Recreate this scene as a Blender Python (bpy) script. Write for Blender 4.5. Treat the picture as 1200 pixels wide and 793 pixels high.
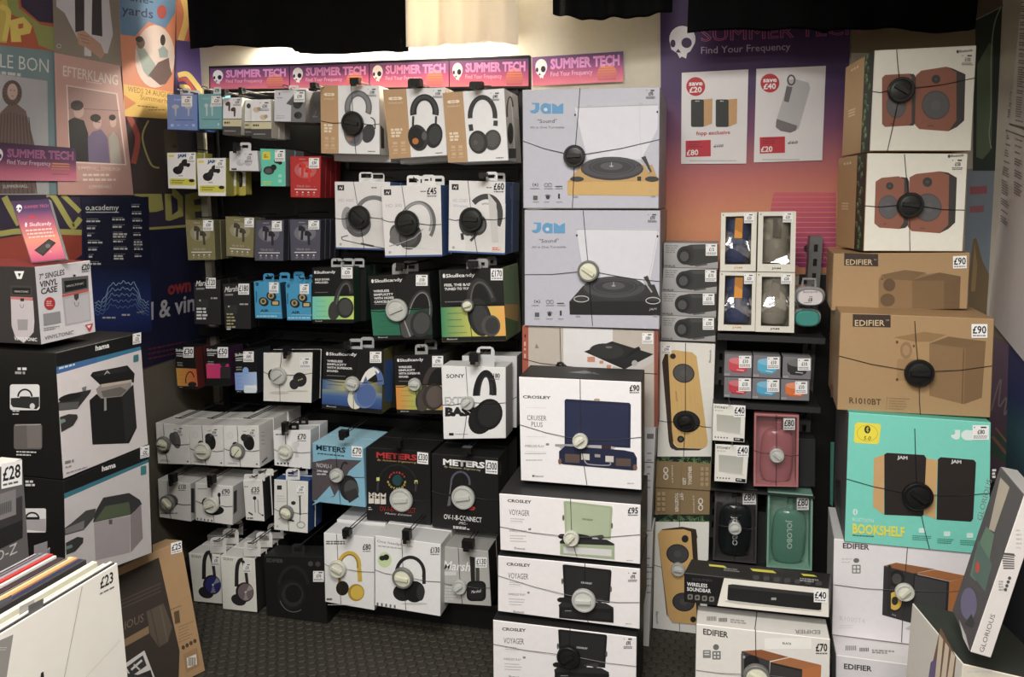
import bpy, bmesh, math, random
from mathutils import Vector, Matrix
random.seed(7)
SC = bpy.context.scene
COL = SC.collection
for o in list(bpy.data.objects): bpy.data.objects.remove(o)

# ---------------------------------------------------------------- camera
FPX, YAW, PITCH = 930.0, math.radians(14), math.radians(9.8)
CAM = Vector((0, 0, 1.4))
cd = bpy.data.cameras.new('camera'); cam = bpy.data.objects.new('camera', cd); COL.objects.link(cam)
cam.location = CAM; cam.rotation_euler = (math.pi/2 - PITCH, 0, YAW)
cd.sensor_fit = 'HORIZONTAL'; cd.sensor_width = 36; cd.lens = FPX/1200*36; cd.clip_start = .05
SC.camera = cam
# ---------------------------------------------------------------- world, lights, exposure
wd = bpy.data.worlds.new('world'); SC.world = wd; wd.use_nodes = True
wd.node_tree.nodes['Background'].inputs[0].default_value = (1, .93, .82, 1)
wd.node_tree.nodes['Background'].inputs[1].default_value = .05
SC.view_settings.view_transform = 'Standard'; SC.view_settings.look = 'None'
SC.view_settings.gamma = 1; SC.view_settings.exposure = 0.0; SC.view_settings.use_curve_mapping = False
def area(name, loc, rot, sx, sy, power, col):
    l = bpy.data.lights.new(name, 'AREA'); l.shape = 'RECTANGLE'; l.size = sx; l.size_y = sy; l.energy = power; l.color = col
    o = bpy.data.objects.new(name, l); COL.objects.link(o); o.location = loc; o.rotation_euler = [math.radians(a) for a in rot]; return o
area('ceiling_light', (-.25, .5, 2.58), (0, 0, 0), 1.2, .6, 66, (1, .965, .915))
area('ceiling_light', (-.35, -.9, 2.58), (0, 0, 0), 1.2, .6, 58, (1, .965, .915))
area('ceiling_light', (-.35, -2.5, 2.58), (0, 0, 0), 1.2, .6, 96, (1, .965, .915))

# ---------------------------------------------------------------- geometry of the view
_F = Vector((-math.sin(YAW)*math.cos(PITCH), math.cos(YAW)*math.cos(PITCH), -math.sin(PITCH)))
_R = Vector((math.cos(YAW), math.sin(YAW), 0)); _U = _R.cross(_F)
def ray(p): return _F*FPX + _R*(p[0]-600) - _U*(p[1]-396.5)
def hit(p, o, n):
    d = ray(p); return CAM + d*((o-CAM).dot(n)/d.dot(n))
def aty(x, y, Y): return hit((x, y), Vector((0, Y, 0)), Vector((0, 1, 0)))
def atx(x, y, X): return hit((x, y), Vector((X, 0, 0)), Vector((1, 0, 0)))
def atz(x, y, Z): return hit((x, y), Vector((0, 0, Z)), Vector((0, 0, 1)))
def proj(x, y, z):
    r = Vector((x, y, z)) - CAM; k = r.dot(_F); return (600+FPX*r.dot(_R)/k, 396.5-FPX*r.dot(_U)/k)
def CR(x0, y0, s): return lambda x, y: (x0+x/s, y0+y/s)
s4 = 952/240
cA, cB, cC, cD = CR(0,0,s4), CR(190,0,s4), CR(390,0,s4), CR(590,0,s4)
cE, cF, cG, cH = CR(780,0,s4), CR(960,0,s4), CR(0,180,s4), CR(190,180,s4)
cI, cJ, cL, cM = CR(390,180,s4), CR(590,180,s4), CR(960,180,s4), CR(0,370,s4)
cN, cO, cP, cR = CR(190,370,s4), CR(390,370,s4), CR(590,370,s4), CR(960,370,s4)
cS, cT, cU = CR(0,593,s4), CR(190,563,s4), CR(390,563,s4)
cK, cQ = CR(760,230,969/220), CR(760,390,969/220)
cV, cW, cX = CR(560,563,827/240), CR(750,563,827/240), CR(960,543,761/240)
ca, cb, cc = CR(180,470,846/160), CR(280,80,793/120), CR(0,520,595/120)
ce, cf, cg = CR(410,510,1159/190), CR(820,530,793/160), CR(720,480,906/160)
ch, ci, cj = CR(915,270,449/85), CR(0,220,952/120), CR(1060,540,439/140)
cz = lambda x, y: (x, y)

# ---------------------------------------------------------------- colours and materials
def lin(c):
    c = c/255.0
    return c/12.92 if c <= .04045 else ((c+.055)/1.055)**2.4
SAT, VAL = .86, 1.0
def S(r, g=None, b=None):
    if g is None: g = b = r
    y = .3*r+.59*g+.11*b
    return tuple(lin(max(0, y+(c-y)*SAT)*VAL) for c in (r, g, b))+(1,)
def mixc(a, b, t): return tuple(a[i]*(1-t)+b[i]*t for i in range(4))
WHITE, BLACK, INK = S(228,228,232), S(17,17,19), S(30,30,34)
def mat(name, rough=.5, col=None, metal=0, spec=.4, noise=0, bump=0, bscale=200, trans=0, coat=0, emit=0, alpha=1):
    m = bpy.data.materials.new(name); m.use_nodes = True
    nt = m.node_tree; b = nt.nodes['Principled BSDF']
    b.inputs['Roughness'].default_value = rough; b.inputs['Metallic'].default_value = metal
    b.inputs['Specular IOR Level'].default_value = spec; b.inputs['Coat Weight'].default_value = coat
    b.inputs['Transmission Weight'].default_value = trans; b.inputs['Alpha'].default_value = alpha
    tc = nt.nodes.new('ShaderNodeTexCoord')
    nz = nt.nodes.new('ShaderNodeTexNoise'); nz.inputs['Scale'].default_value = bscale; nz.inputs['Detail'].default_value = 4
    nt.links.new(tc.outputs['Object'], nz.inputs['Vector'])
    if col is None:
        a = nt.nodes.new('ShaderNodeAttribute'); a.attribute_name = 'Col'; src = a.outputs['Color']
    else:
        r = nt.nodes.new('ShaderNodeRGB'); r.outputs[0].default_value = col; src = r.outputs[0]
    if noise:
        mr = nt.nodes.new('ShaderNodeMapRange'); mr.inputs['To Min'].default_value = 1-noise; mr.inputs['To Max'].default_value = 1+noise
        nt.links.new(nz.outputs['Fac'], mr.inputs['Value'])
        mx = nt.nodes.new('ShaderNodeVectorMath'); mx.operation = 'MULTIPLY'
        nt.links.new(src, mx.inputs[0]); nt.links.new(mr.outputs[0], mx.inputs[1]); src = mx.outputs[0]
    nt.links.new(src, b.inputs['Base Color'])
    if bump:
        bp = nt.nodes.new('ShaderNodeBump'); bp.inputs['Strength'].default_value = bump; bp.inputs['Distance'].default_value = .002
        nt.links.new(nz.outputs['Fac'], bp.inputs['Height']); nt.links.new(bp.outputs[0], b.inputs['Normal'])
    if emit:
        nt.links.new(src, b.inputs['Emission Color']); b.inputs['Emission Strength'].default_value = emit
    return m
M = dict(
    card=mat('printed_card', .5, noise=.05, bump=.04, bscale=60, spec=.35),
    print=mat('print_ink', .5, noise=.05, bscale=40, spec=.3),
    paper=mat('poster_paper', .42, noise=.04, bscale=25, bump=.12),
    gloss=mat('glossy_plastic', .12, noise=.03, spec=.5, coat=.3),
    plastic=mat('plastic', .38, noise=.05, bump=.03),
    metal=mat('painted_metal', .42, noise=.12, bump=.05, bscale=90, spec=.35),
    cloth=mat('cotton_cloth', .95, noise=.15, bump=.5, bscale=500, spec=.05),
    wall=mat('painted_plaster', .75, noise=.06, bump=.25, bscale=60),
    rubber=mat('floor_rubber', .6, noise=.3, bump=.2, bscale=120, spec=.3),
    tube=mat('lamp_tube', .5, S(255,246,224), emit=230),
)
def film_mat():
    m = bpy.data.materials.new('clear_film'); m.use_nodes = True; nt = m.node_tree
    for n in list(nt.nodes): nt.nodes.remove(n)
    out = nt.nodes.new('ShaderNodeOutputMaterial'); mx = nt.nodes.new('ShaderNodeMixShader')
    t = nt.nodes.new('ShaderNodeBsdfTransparent'); g = nt.nodes.new('ShaderNodeBsdfGlossy'); g.inputs['Roughness'].default_value = .12
    fr = nt.nodes.new('ShaderNodeFresnel'); fr.inputs['IOR'].default_value = 1.5
    mp = nt.nodes.new('ShaderNodeMapRange'); mp.inputs['To Min'].default_value = .2; mp.inputs['To Max'].default_value = 1
    nt.links.new(fr.outputs[0], mp.inputs['Value']); nt.links.new(mp.outputs[0], mx.inputs[0])
    nt.links.new(t.outputs[0], mx.inputs[1]); nt.links.new(g.outputs[0], mx.inputs[2]); nt.links.new(mx.outputs[0], out.inputs[0])
    tc = nt.nodes.new('ShaderNodeTexCoord'); nz = nt.nodes.new('ShaderNodeTexNoise'); nz.inputs['Scale'].default_value = 14
    bp = nt.nodes.new('ShaderNodeBump'); bp.inputs['Strength'].default_value = .35; bp.inputs['Distance'].default_value = .012
    nt.links.new(tc.outputs['Object'], nz.inputs['Vector']); nt.links.new(nz.outputs['Fac'], bp.inputs['Height']); nt.links.new(bp.outputs[0], g.inputs['Normal'])
    return m
M['film'] = film_mat()
def translucent_cloth():
    m = mat('thin_cotton', .95, noise=.08, bump=.4, bscale=500, spec=.05); nt = m.node_tree
    out = nt.nodes['Material Output']; b = nt.nodes['Principled BSDF']
    t = nt.nodes.new('ShaderNodeBsdfTranslucent'); a = nt.nodes.new('ShaderNodeAttribute'); a.attribute_name = 'Col'
    nt.links.new(a.outputs['Color'], t.inputs[0]); mx = nt.nodes.new('ShaderNodeMixShader'); mx.inputs[0].default_value = .3
    nt.links.new(b.outputs[0], mx.inputs[1]); nt.links.new(t.outputs[0], mx.inputs[2]); nt.links.new(mx.outputs[0], out.inputs[0])
    return m
M['thin_cloth'] = translucent_cloth()

# ---------------------------------------------------------------- mesh helpers
class MB:
    def __init__(s): s.v = []; s.f = []; s.c = []
    def face(s, pts, col):
        i = len(s.v); s.v += [Vector(p) for p in pts]; n = len(pts)
        s.f.append(tuple(range(i, i+n))); s.c += (col if isinstance(col, list) else [col]*n)
    def mesh(s, vs, fs, col):
        i = len(s.v); s.v += [Vector(p) for p in vs]
        for f in fs:
            s.f.append(tuple(i+k for k in f)); s.c += [col]*len(f)
    def box(s, lo, hi, col):
        x0, y0, z0 = lo; x1, y1, z1 = hi
        s.mesh([(x0,y0,z0),(x1,y0,z0),(x1,y1,z0),(x0,y1,z0),(x0,y0,z1),(x1,y0,z1),(x1,y1,z1),(x0,y1,z1)],
               [(3,2,1,0),(4,5,6,7),(0,1,5,4),(1,2,6,5),(2,3,7,6),(3,0,4,7)], col)
    def tube(s, pts, r, col, k=6, closed=False):
        pts = [Vector(p) for p in pts]; n = len(pts); vs = []; fs = []
        for i, p in enumerate(pts):
            a = pts[(i-1) % n] if (closed or i > 0) else p; b = pts[(i+1) % n] if (closed or i < n-1) else p
            t = (b-a).normalized(); u = t.cross(Vector((0,0,1)))
            if u.length < .05: u = t.cross(Vector((1,0,0)))
            u.normalize(); w = t.cross(u)
            vs += [p + (u*math.cos(2*math.pi*j/k) + w*math.sin(2*math.pi*j/k))*r for j in range(k)]
        for i in range(n if closed else n-1):
            for j in range(k):
                a, b = i*k+j, i*k+(j+1) % k; c = ((i+1) % n)*k+(j+1) % k; d = ((i+1) % n)*k+j
                fs.append((a, b, c, d))
        if not closed: fs += [tuple(range(k))[::-1], tuple((n-1)*k+j for j in range(k))]
        s.mesh(vs, fs, col)
    def lathe(s, o, u, v, n, prof, col, k=28, sx=1, sy=1):
        # prof: list of (radius, height along n[, colour])
        vs = []; fs = []
        for (r, h, *_) in prof:
            vs += [o + u*(r*sx*math.cos(2*math.pi*j/k)) + v*(r*sy*math.sin(2*math.pi*j/k)) + n*h for j in range(k)]
        i0 = len(s.v); s.v += vs
        for i in range(len(prof)-1):
            cc_ = prof[i][2] if len(prof[i]) > 2 else col
            for j in range(k):
                s.f.append((i0+i*k+j, i0+i*k+(j+1) % k, i0+(i+1)*k+(j+1) % k, i0+(i+1)*k+j)); s.c += [cc_]*4
        e = len(prof)-1
        s.f.append(tuple(i0+e*k+j for j in range(k))); s.c += [prof[e][2] if len(prof[e]) > 2 else col]*k
    def build(s, name, m, parent=None, at=None, smooth=False):
        me = bpy.data.meshes.new(name); o = Vector(at) if at is not None else Vector((0,0,0))
        me.from_pydata([tuple(p-o) for p in s.v], [], s.f)
        ca_ = me.color_attributes.new('Col', 'FLOAT_COLOR', 'CORNER')
        ca_.data.foreach_set('color', [x for c in s.c for x in c])
        me.materials.append(m)
        if smooth:
            for p in me.polygons: p.use_smooth = True
        ob = bpy.data.objects.new(name, me); COL.objects.link(ob)
        if parent: ob.parent = parent
        elif at is not None: ob.location = o
        return ob
def tag(o, label=None, cat=None, group=None, kind=None):
    if label: o['label'] = label
    if cat: o['category'] = cat
    if group: o['group'] = group
    if kind: o['kind'] = kind
    return o
def empty(name, loc, label, cat, group=None):
    o = bpy.data.objects.new(name, None); COL.objects.link(o); o.location = loc; o.empty_display_size = .05
    return tag(o, label, cat, group)

# ---------------------------------------------------------------- lettering
_tc = {}
def glyphs(txt, bold=0, outline=0, shear=0):
    key = (txt, bold, outline, shear)
    if key in _tc: return _tc[key]
    cu = bpy.data.curves.new('t', 'FONT'); cu.body = txt; cu.resolution_u = 2; cu.offset = bold; cu.shear = shear
    if outline: cu.fill_mode = 'NONE'; cu.bevel_depth = outline; cu.bevel_resolution = 0
    ob = bpy.data.objects.new('t', cu); COL.objects.link(ob)
    dg = bpy.context.evaluated_depsgraph_get(); me = ob.evaluated_get(dg).to_mesh()
    vs = [(v.co.x, v.co.y) for v in me.vertices]; fs = [tuple(p.vertices) for p in me.polygons if not outline or p.normal.z > .3]
    ob.evaluated_get(dg).to_mesh_clear(); bpy.data.objects.remove(ob); bpy.data.curves.remove(cu)
    x0 = min(v[0] for v in vs); x1 = max(v[0] for v in vs)
    CAP = .729
    vs = [((x-x0)/(x1-x0), y/CAP) for x, y in vs]
    _tc[key] = (vs, fs, (x1-x0)/CAP); return _tc[key]

EPS = .00006
class Draw:
    """prints flat shapes on a plane in the room; coordinates are those of the photo tile `crop`"""
    def __init__(s, o, n, crop, mb=None, tx=None):
        s.o, s.n, s.crop = o, n.normalized(), crop; s.mb = mb or MB(); s.tx = tx or MB(); s.lv = 1
    def at(s, crop):
        d = Draw(s.o, s.n, crop, s.mb, s.tx); d.root = s; return d
    def _l(s):
        r = getattr(s, 'root', s); r.lv += 1; return r.lv
    def w(s, x, y, h=0): return hit(s.crop(x, y), s.o + s.n*h, s.n)
    def poly(s, pts, col):
        h = s._l()*EPS; s.mb.face([s.w(x, y, h) for x, y in pts], col)
    def rect(s, x0, y0, x1, y1, col, sh=0):
        s.poly([(x0,y0),(x1,y0+sh),(x1,y1+sh),(x0,y1)], col)
    def rects(s, L, col):
        h = s._l()*EPS
        for x0, y0, x1, y1 in L: s.mb.face([s.w(*p, h) for p in ((x0,y0),(x1,y0),(x1,y1),(x0,y1))], col)
    def grad(s, q, stops):
        # q: 4 corners tl tr br bl; stops from top to bottom
        h = s._l()*EPS; (a, b, c, d) = q
        L = lambda p, r, t: (p[0]+(r[0]-p[0])*t, p[1]+(r[1]-p[1])*t)
        for (t0, k0), (t1, k1) in zip(stops, stops[1:]):
            s.mb.face([s.w(*L(a,d,t0),h), s.w(*L(b,c,t0),h), s.w(*L(b,c,t1),h), s.w(*L(a,d,t1),h)], [k0,k0,k1,k1])
    def hgrad(s, q, stops):
        a, b, c, d = q; s.grad((d, a, b, c), stops)
    def ell(s, cx, cy, rx, ry, col, rot=0, k=24):
        c, sn = math.cos(math.radians(rot)), math.sin(math.radians(rot))
        s.poly([(cx+rx*math.cos(t)*c-ry*math.sin(t)*sn, cy+rx*math.cos(t)*sn+ry*math.sin(t)*c) for t in (2*math.pi*i/k for i in range(k))], col)
    def rr(s, x0, y0, x1, y1, r, col, sh=0):
        pts = []
        for cx, cy, a0 in ((x1-r,y0+r,-90),(x1-r,y1-r,0),(x0+r,y1-r,90),(x0+r,y0+r,180)):
            for i in range(5):
                a = math.radians(a0+i*22.5); X = cx+r*math.cos(a); pts.append((X, cy+r*math.sin(a)+sh*(X-x0)/(x1-x0)))
        s.poly(pts, col)
    def arc(s, cx, cy, rx, ry, w, a0, a1, col, rot=0, k=22, w1=None):
        h = s._l()*EPS; c, sn = math.cos(math.radians(rot)), math.sin(math.radians(rot)); P = []
        for i in range(k+1):
            t = math.radians(a0+(a1-a0)*i/k); row = []
            ww = w if w1 is None else w+(w1-w)*i/k
            for e in (-ww/2, ww/2):
                X, Y = (rx+e)*math.cos(t), -(ry+e)*math.sin(t); row.append(s.w(cx+X*c-Y*sn, cy+X*sn+Y*c, h))
            P.append(row)
        for p, q in zip(P, P[1:]): s.mb.face([p[0], p[1], q[1], q[0]], col)
    def line(s, pts, w, col):
        h = s._l()*EPS
        if len(pts) > 2 and w >= 5:
            P = [pts[0]]+list(pts)+[pts[-1]]; out = []
            for a, b, c, e in zip(P, P[1:], P[2:], P[3:]):
                for k in range(6):
                    t = k/6; out.append(tuple(.5*(2*b[i]+(c[i]-a[i])*t+(2*a[i]-5*b[i]+4*c[i]-e[i])*t*t+(3*b[i]-a[i]-3*c[i]+e[i])*t**3) for i in (0, 1)))
            pts = out+[pts[-1]]; L_, R_ = [], []
            for i, p in enumerate(pts):
                a, b = pts[max(i-1,0)], pts[min(i+1,len(pts)-1)]; l = math.hypot(b[0]-a[0], b[1]-a[1]) or 1
                nx, ny = -(b[1]-a[1])/l*w/2, (b[0]-a[0])/l*w/2; L_.append(s.w(p[0]+nx,p[1]+ny,h)); R_.append(s.w(p[0]-nx,p[1]-ny,h))
            for i in range(len(pts)-1): s.mb.face([L_[i], L_[i+1], R_[i+1], R_[i]], col)
            return
        for (x0,y0),(x1,y1) in zip(pts, pts[1:]):
            L = math.hypot(x1-x0, y1-y0) or 1; nx, ny = -(y1-y0)/L*w/2, (x1-x0)/L*w/2
            s.mb.face([s.w(x0+nx,y0+ny,h), s.w(x1+nx,y1+ny,h), s.w(x1-nx,y1-ny,h), s.w(x0-nx,y0-ny,h)], col)
    def text(s, txt, x0, y0, x1, y1, h, col, bold=0, outline=0, up=None, shear=0):
        vs, fs, _ = glyphs(txt, bold, outline, shear); e = s._l()*EPS
        ux, uy = up if up else (0, -1)
        s.tx.mesh([s.w(x0+a*(x1-x0)+b*h*ux, y0+a*(y1-y0)+b*h*uy, e) for a, b in vs], fs, col)
    def small(s, x0, y0, x1, n, dy, h, col, sl=0, seed=1, ragged=.35):
        rnd = random.Random(seed*31+int(x0*7)+int(y0*13)); hh = s._l()*EPS
        for i in range(n):
            y = y0+i*dy; x = x0; end = x1-(x1-x0)*ragged*rnd.random()
            while x < end-h*.5:
                l = min(end-x, h*rnd.uniform(1.2, 3.2)); ya, yb = y+sl*(x-x0), y+sl*(x+l-x0)
                s.mb.face([s.w(x,ya,hh), s.w(x+l,yb,hh), s.w(x+l,yb+h,hh), s.w(x,ya+h,hh)], col); x += l+h*.5
# ---------------------------------------------------------------- cartons
BOXES = []
SIDE_IVORY, KNOB_IVORY, RING_GREY = S(205,205,195), S(215,215,190), S(120,120,116)
class Box:
    def __init__(s, name, label, cat, quad, plane, depth, front=WHITE, side=None, top=None, crop=cz, group=None,
                 ext=None, m='card', bevel=.0012, hollow=None, left=None, floor=False):
        if not isinstance(plane, tuple): o, n = Vector((0, plane, 0)), Vector((0, -1, 0))
        elif plane[0] == 'x': o, n = Vector((plane[1], 0, 0)), Vector((1, 0, 0))
        else: o, n = Vector(plane[0]), Vector(plane[1]).normalized()
        s.o, s.n, s.crop = o, n, crop
        s.qpx = [q if crop is cz else crop(*q) for q in quad]
        s.q = [hit(p, o, n) for p in s.qpx]
        if floor: s.q[2].z = s.q[3].z = .0028
        s.ext = Vector(ext) if ext is not None else -n*depth
        side = side or front; top = top or side; left = left or side
        s.fc, s.sc, s.tc = front, side, top
        b = [p + s.ext for p in s.q]
        lo = min(p.z for p in s.q+b)
        s.root = empty(name, ((s.q[2]+s.q[3]+b[2]+b[3])/4).to_tuple(), label, cat, group)
        s.root.location.z = lo
        s.L = s.root.location.copy(); s.m = m
        if hollow is None:
            mb = MB(); q = s.q
            mb.face([q[3],q[2],q[1],q[0]], front)
            mb.face([b[0],b[1],b[2],b[3]], side)
            mb.face([q[0],q[1],b[1],b[0]], top); mb.face([q[3],b[3],b[2],q[2]], side)
            mb.face([q[1],q[2],b[2],b[1]], side); mb.face([q[0],b[0],b[3],q[3]], left)
            ob = mb.build('carton', M[m], s.root, s.L)
            bm = bmesh.new(); bm.from_mesh(ob.data); bmesh.ops.remove_doubles(bm, verts=bm.verts, dist=1e-5)
            if bevel: bmesh.ops.bevel(bm, geom=bm.edges[:], offset=bevel, segments=1, affect='EDGES')
            bmesh.ops.recalc_face_normals(bm, faces=bm.faces[:])
            bm.to_mesh(ob.data); bm.free(); s.carton = ob
        s.d = Draw(o, n, crop); s.n_i = 0; s.extra = []; s.tabs = []
        BOXES.append(s)
    def uv(s, u, v):
        a, b, c, d = s.qpx
        return ((1-v)*((1-u)*a[0]+u*b[0])+v*((1-u)*d[0]+u*c[0]), (1-v)*((1-u)*a[1]+u*b[1])+v*((1-u)*d[1]+u*c[1]))
    def U(s): return s.d.at(s.uv)
    def face(s, which, crop=None):
        """prints on the right / left / top face"""
        q = s.q; a, b = {'R': (q[1], q[2]), 'L': (q[0], q[3]), 'T': (q[0], q[1])}[which]
        n = (b-a).cross(s.ext).normalized()
        c = sum(q, Vector())/4 + s.ext/2
        if (a-c).dot(n) < 0: n = -n
        d = Draw(a, n, crop or s.crop); s.extra.append((which, d)); return d
    def sticker(s, x0, y0, x1, y1, price, crop=None, sh=0, big=True, d=None, paper=True):
        d = d or s.d; e = Draw(d.o, d.n, crop or d.crop); e.lv = 12 if not isinstance(d, str) else 1; e.lv = getattr(d,'root',d).lv+3
        w, h = x1-x0, y1-y0; Y = lambda x, y: y+sh*(x-x0)/w
        if paper: e.rect(x0, y0, x1, y1, S(236,236,236), sh)
        if big:
            e.text(price, x0+w*.07, Y(x0,y0+h*.68), x1-w*.07, Y(x1-w*.07,y0+h*.68), h*.56, INK, bold=.02)
            e.small(x0+w*.08, y0+h*.8, x1-w*.08, 1, 1, h*.08, S(90), sl=sh/w, ragged=.05)
        else:
            e.rects([(x0+w*.08,y0+h*.12,x0+w*.16,y0+h*.18),(x0+w*.5,y0+h*.1,x0+w*.85,y0+h*.2)], S(50))
            e.text(price, x0+w*.3, Y(x0,y0+h*.6), x0+w*.74, Y(x0,y0+h*.6), h*.3, INK, bold=.02)
            e.small(x0+w*.06, y0+h*.72, x1-w*.06, 2, h*.12, h*.06, S(110), sl=sh/w, ragged=.1)
        e.mb.v += e.tx.v; k = len(e.mb.v)-len(e.tx.v)
        e.mb.f += [tuple(i+k for i in f) for f in e.tx.f]; e.mb.c += e.tx.c
        e.mb.build('price_sticker', M['print'], s.root, s.L)
    def tab(s, x0, y0, x1, y1, col=S(232), hole=(.22,.3,.78,.68), crop=None, back=.004, th=.0012, holes=None):
        """hang tab with a euro slot, standing up behind the front panel"""
        e = Draw(s.o - s.n*back, s.n, crop or s.crop); mb = MB(); w, h = x1-x0, y1-y0
        r = min(w, h)*.25
        out = [(x0,y1),(x0,y0+r),(x0+r*.3,y0+r*.3),(x0+r,y0),(x1-r,y0),(x1-r*.3,y0+r*.3),(x1,y0+r),(x1,y1)]
        hx0, hy0, hx1, hy1 = x0+w*hole[0], y0+h*hole[1], x0+w*hole[2], y0+h*hole[3]; hm = (hy0+hy1)/2
        inn = [(hx0,hy1),(hx0,hm),(hx0,hy0),(hx0+(hx1-hx0)*.3,hy0),(hx0+(hx1-hx0)*.7,hy0),(hx1,hy0),(hx1,hm),(hx1,hy1)]
        for z in (0, -th):
            P = [e.w(*p, z) for p in out]; Q = [e.w(*p, z) for p in inn]
            for i in range(8):
                j = (i+1) % 8; mb.face([P[i], P[j], Q[j], Q[i]], col)
        for L in (out, inn):
            for i in range(8):
                j = (i+1) % 8; mb.face([e.w(*L[i],0), e.w(*L[j],0), e.w(*L[j],-th), e.w(*L[i],-th)], col)
        o = mb.build('hang_tab', M['plastic'], s.root, s.L); s.tabs.append(o); return o
    def tag(s, cx, cy, r, kind='black', T=None, B=None, Lf=None, Rt=None, crop=None, ang=None):
        if ang is None: ang = random.Random(int(cx*7+cy*3)).uniform(-50, 50)
        """round security wrap: a disc with a grip and four cables drawn over the front"""
        d = Draw(s.o, s.n, crop or s.crop); c = d.w(cx, cy); R = (d.w(cx+r, cy)-c).length
        u = Vector((0,0,1)).cross(s.n).normalized(); v = s.n.cross(u)
        dark = {'black': S(20), 'ivory': S(196,196,186), 'grey': S(112,112,108), 'clear': S(176,178,174)}[kind]
        knob = {'black': S(26), 'ivory': S(206,206,190), 'grey': S(212,212,188), 'clear': S(190,192,186)}[kind]
        base = c + s.n*.006; mb = MB()
        mb.lathe(base, u, v, s.n, [(R*.9,-.004),(R,.0),(R,.010),(R*.93,.013),(R*.8,.013),(R*.78,.010,knob),(R*.6,.011,knob),(R*.3,.012,knob)], dark)
        o = mb.build('security_tag', M['plastic'], s.root, s.L)
        g = MB(); a = math.radians(ang); p, q = u*math.cos(a)+v*math.sin(a), -u*math.sin(a)+v*math.cos(a)
        k0 = base + s.n*.010; vs = []
        for (h, sc) in ((0,1),(.009,.8)):
            for (i, j) in ((-1,-1),(1,-1),(1,1),(-1,1)): vs.append(k0 + p*(i*R*.62*(.9+.1*sc)) + q*(j*R*.17*sc) + s.n*h)
        g.mesh(vs, [(4,5,6,7),(0,1,5,4),(1,2,6,5),(2,3,7,6),(3,0,4,7),(3,2,1,0)], knob)
        g.build('grip', M['plastic'], o, s.L)
        inv = s._inv(cx, cy, crop); wcol = S(34) if kind != 'ivory' else S(60)
        ends = {'T': T or s.uv(min(max(inv[0]-.04,.03),.97), 0), 'B': B or s.uv(min(max(inv[0]+.03,.03),.97), 1),
                'L': Lf or s.uv(0, min(max(inv[1]-.03,.03),.97)), 'R': Rt or s.uv(1, min(max(inv[1]+.0,.03),.97))}
        w = MB(); conv = lambda key, given: Draw(s.o, s.n, (crop or s.crop) if given else cz)
        for key, given in (('T',T),('B',B),('L',Lf),('R',Rt)):
            e = ends[key]; pe = conv(key, given).w(*e, .0015); dirv = (pe-c); L = dirv.length
            p0 = c + dirv.normalized()*R*.9 + s.n*.004
            mid = (p0+pe)/2 + Vector((0,0,-.004)); mid = mid - s.n*((mid-s.o).dot(s.n)-.002)
            w.tube([p0, mid, pe], .0009, wcol, 4)
        w.build('cable', M['plastic'], o, s.L)
        return o
    def _inv(s, cx, cy, crop):
        x, y = (crop or s.crop)(cx, cy); u = v = .5
        for _ in range(20):
            px, py = s.uv(u, v); w = s.uv(1, v)[0]-s.uv(0, v)[0]; h = s.uv(u, 1)[1]-s.uv(u, 0)[1]
            u += (x-px)/w; v += (y-py)/h
        return u, v
    def finish(s):
        for nm, d in [('front_print', s.d)] + [({'R':'right_print','L':'left_print','T':'top_print'}[w], d) for w, d in s.extra]:
            if d.mb.f: d.mb.build(nm, M['print'], s.root, s.L)
            if d.tx.f: d.tx.build('lettering', M['print'], s.root, s.L)
    def behind(s, dist, label, group=None, dz=0, dx=0, tabs=True):
        r = s.root.copy(); COL.objects.link(r); r['label'] = label
        if 'group' in r: del r['group']
        if group: r['group'] = group
        r.location = s.root.location + s.ext.normalized()*dist + Vector((dx, 0, dz))
        for ch in [s.carton] + (s.tabs if tabs else []):
            c = ch.copy(); COL.objects.link(c); c.parent = r
        return r

def backto(q0, px, py):
    """depth vector of a carton whose front top corner q0 has its back corner seen at px, py"""
    v = atz(px, py, q0.z) - q0; return (v.x, v.y, 0)
def backx(q0, px, dy):
    p = hit((px, 300), CAM, (_F.cross(Vector((0,0,1)))).normalized()) if False else None
    # horizontal shift that puts the back edge, dy further away, at photo column px
    lo, hi = -.4, .4
    def col(dx):
        r = q0 + Vector((dx, dy, 0)) - CAM; return 600 + FPX*r.dot(_R)/r.dot(_F)
    for _ in range(40):
        m = (lo+hi)/2
        if col(m) < px: lo = m
        else: hi = m
    return (lo, dy, 0)
def sheet(name, label, cat, quad, plane, col, crop=cz, group=None, th=.0008, root_empty=True):
    b = Box(name, label, cat, quad, plane, th, col, crop=crop, group=group, m='paper', bevel=0)
    b.carton.name = 'paper_sheet'; b.carton.data.name = 'paper_sheet'; return b

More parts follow.
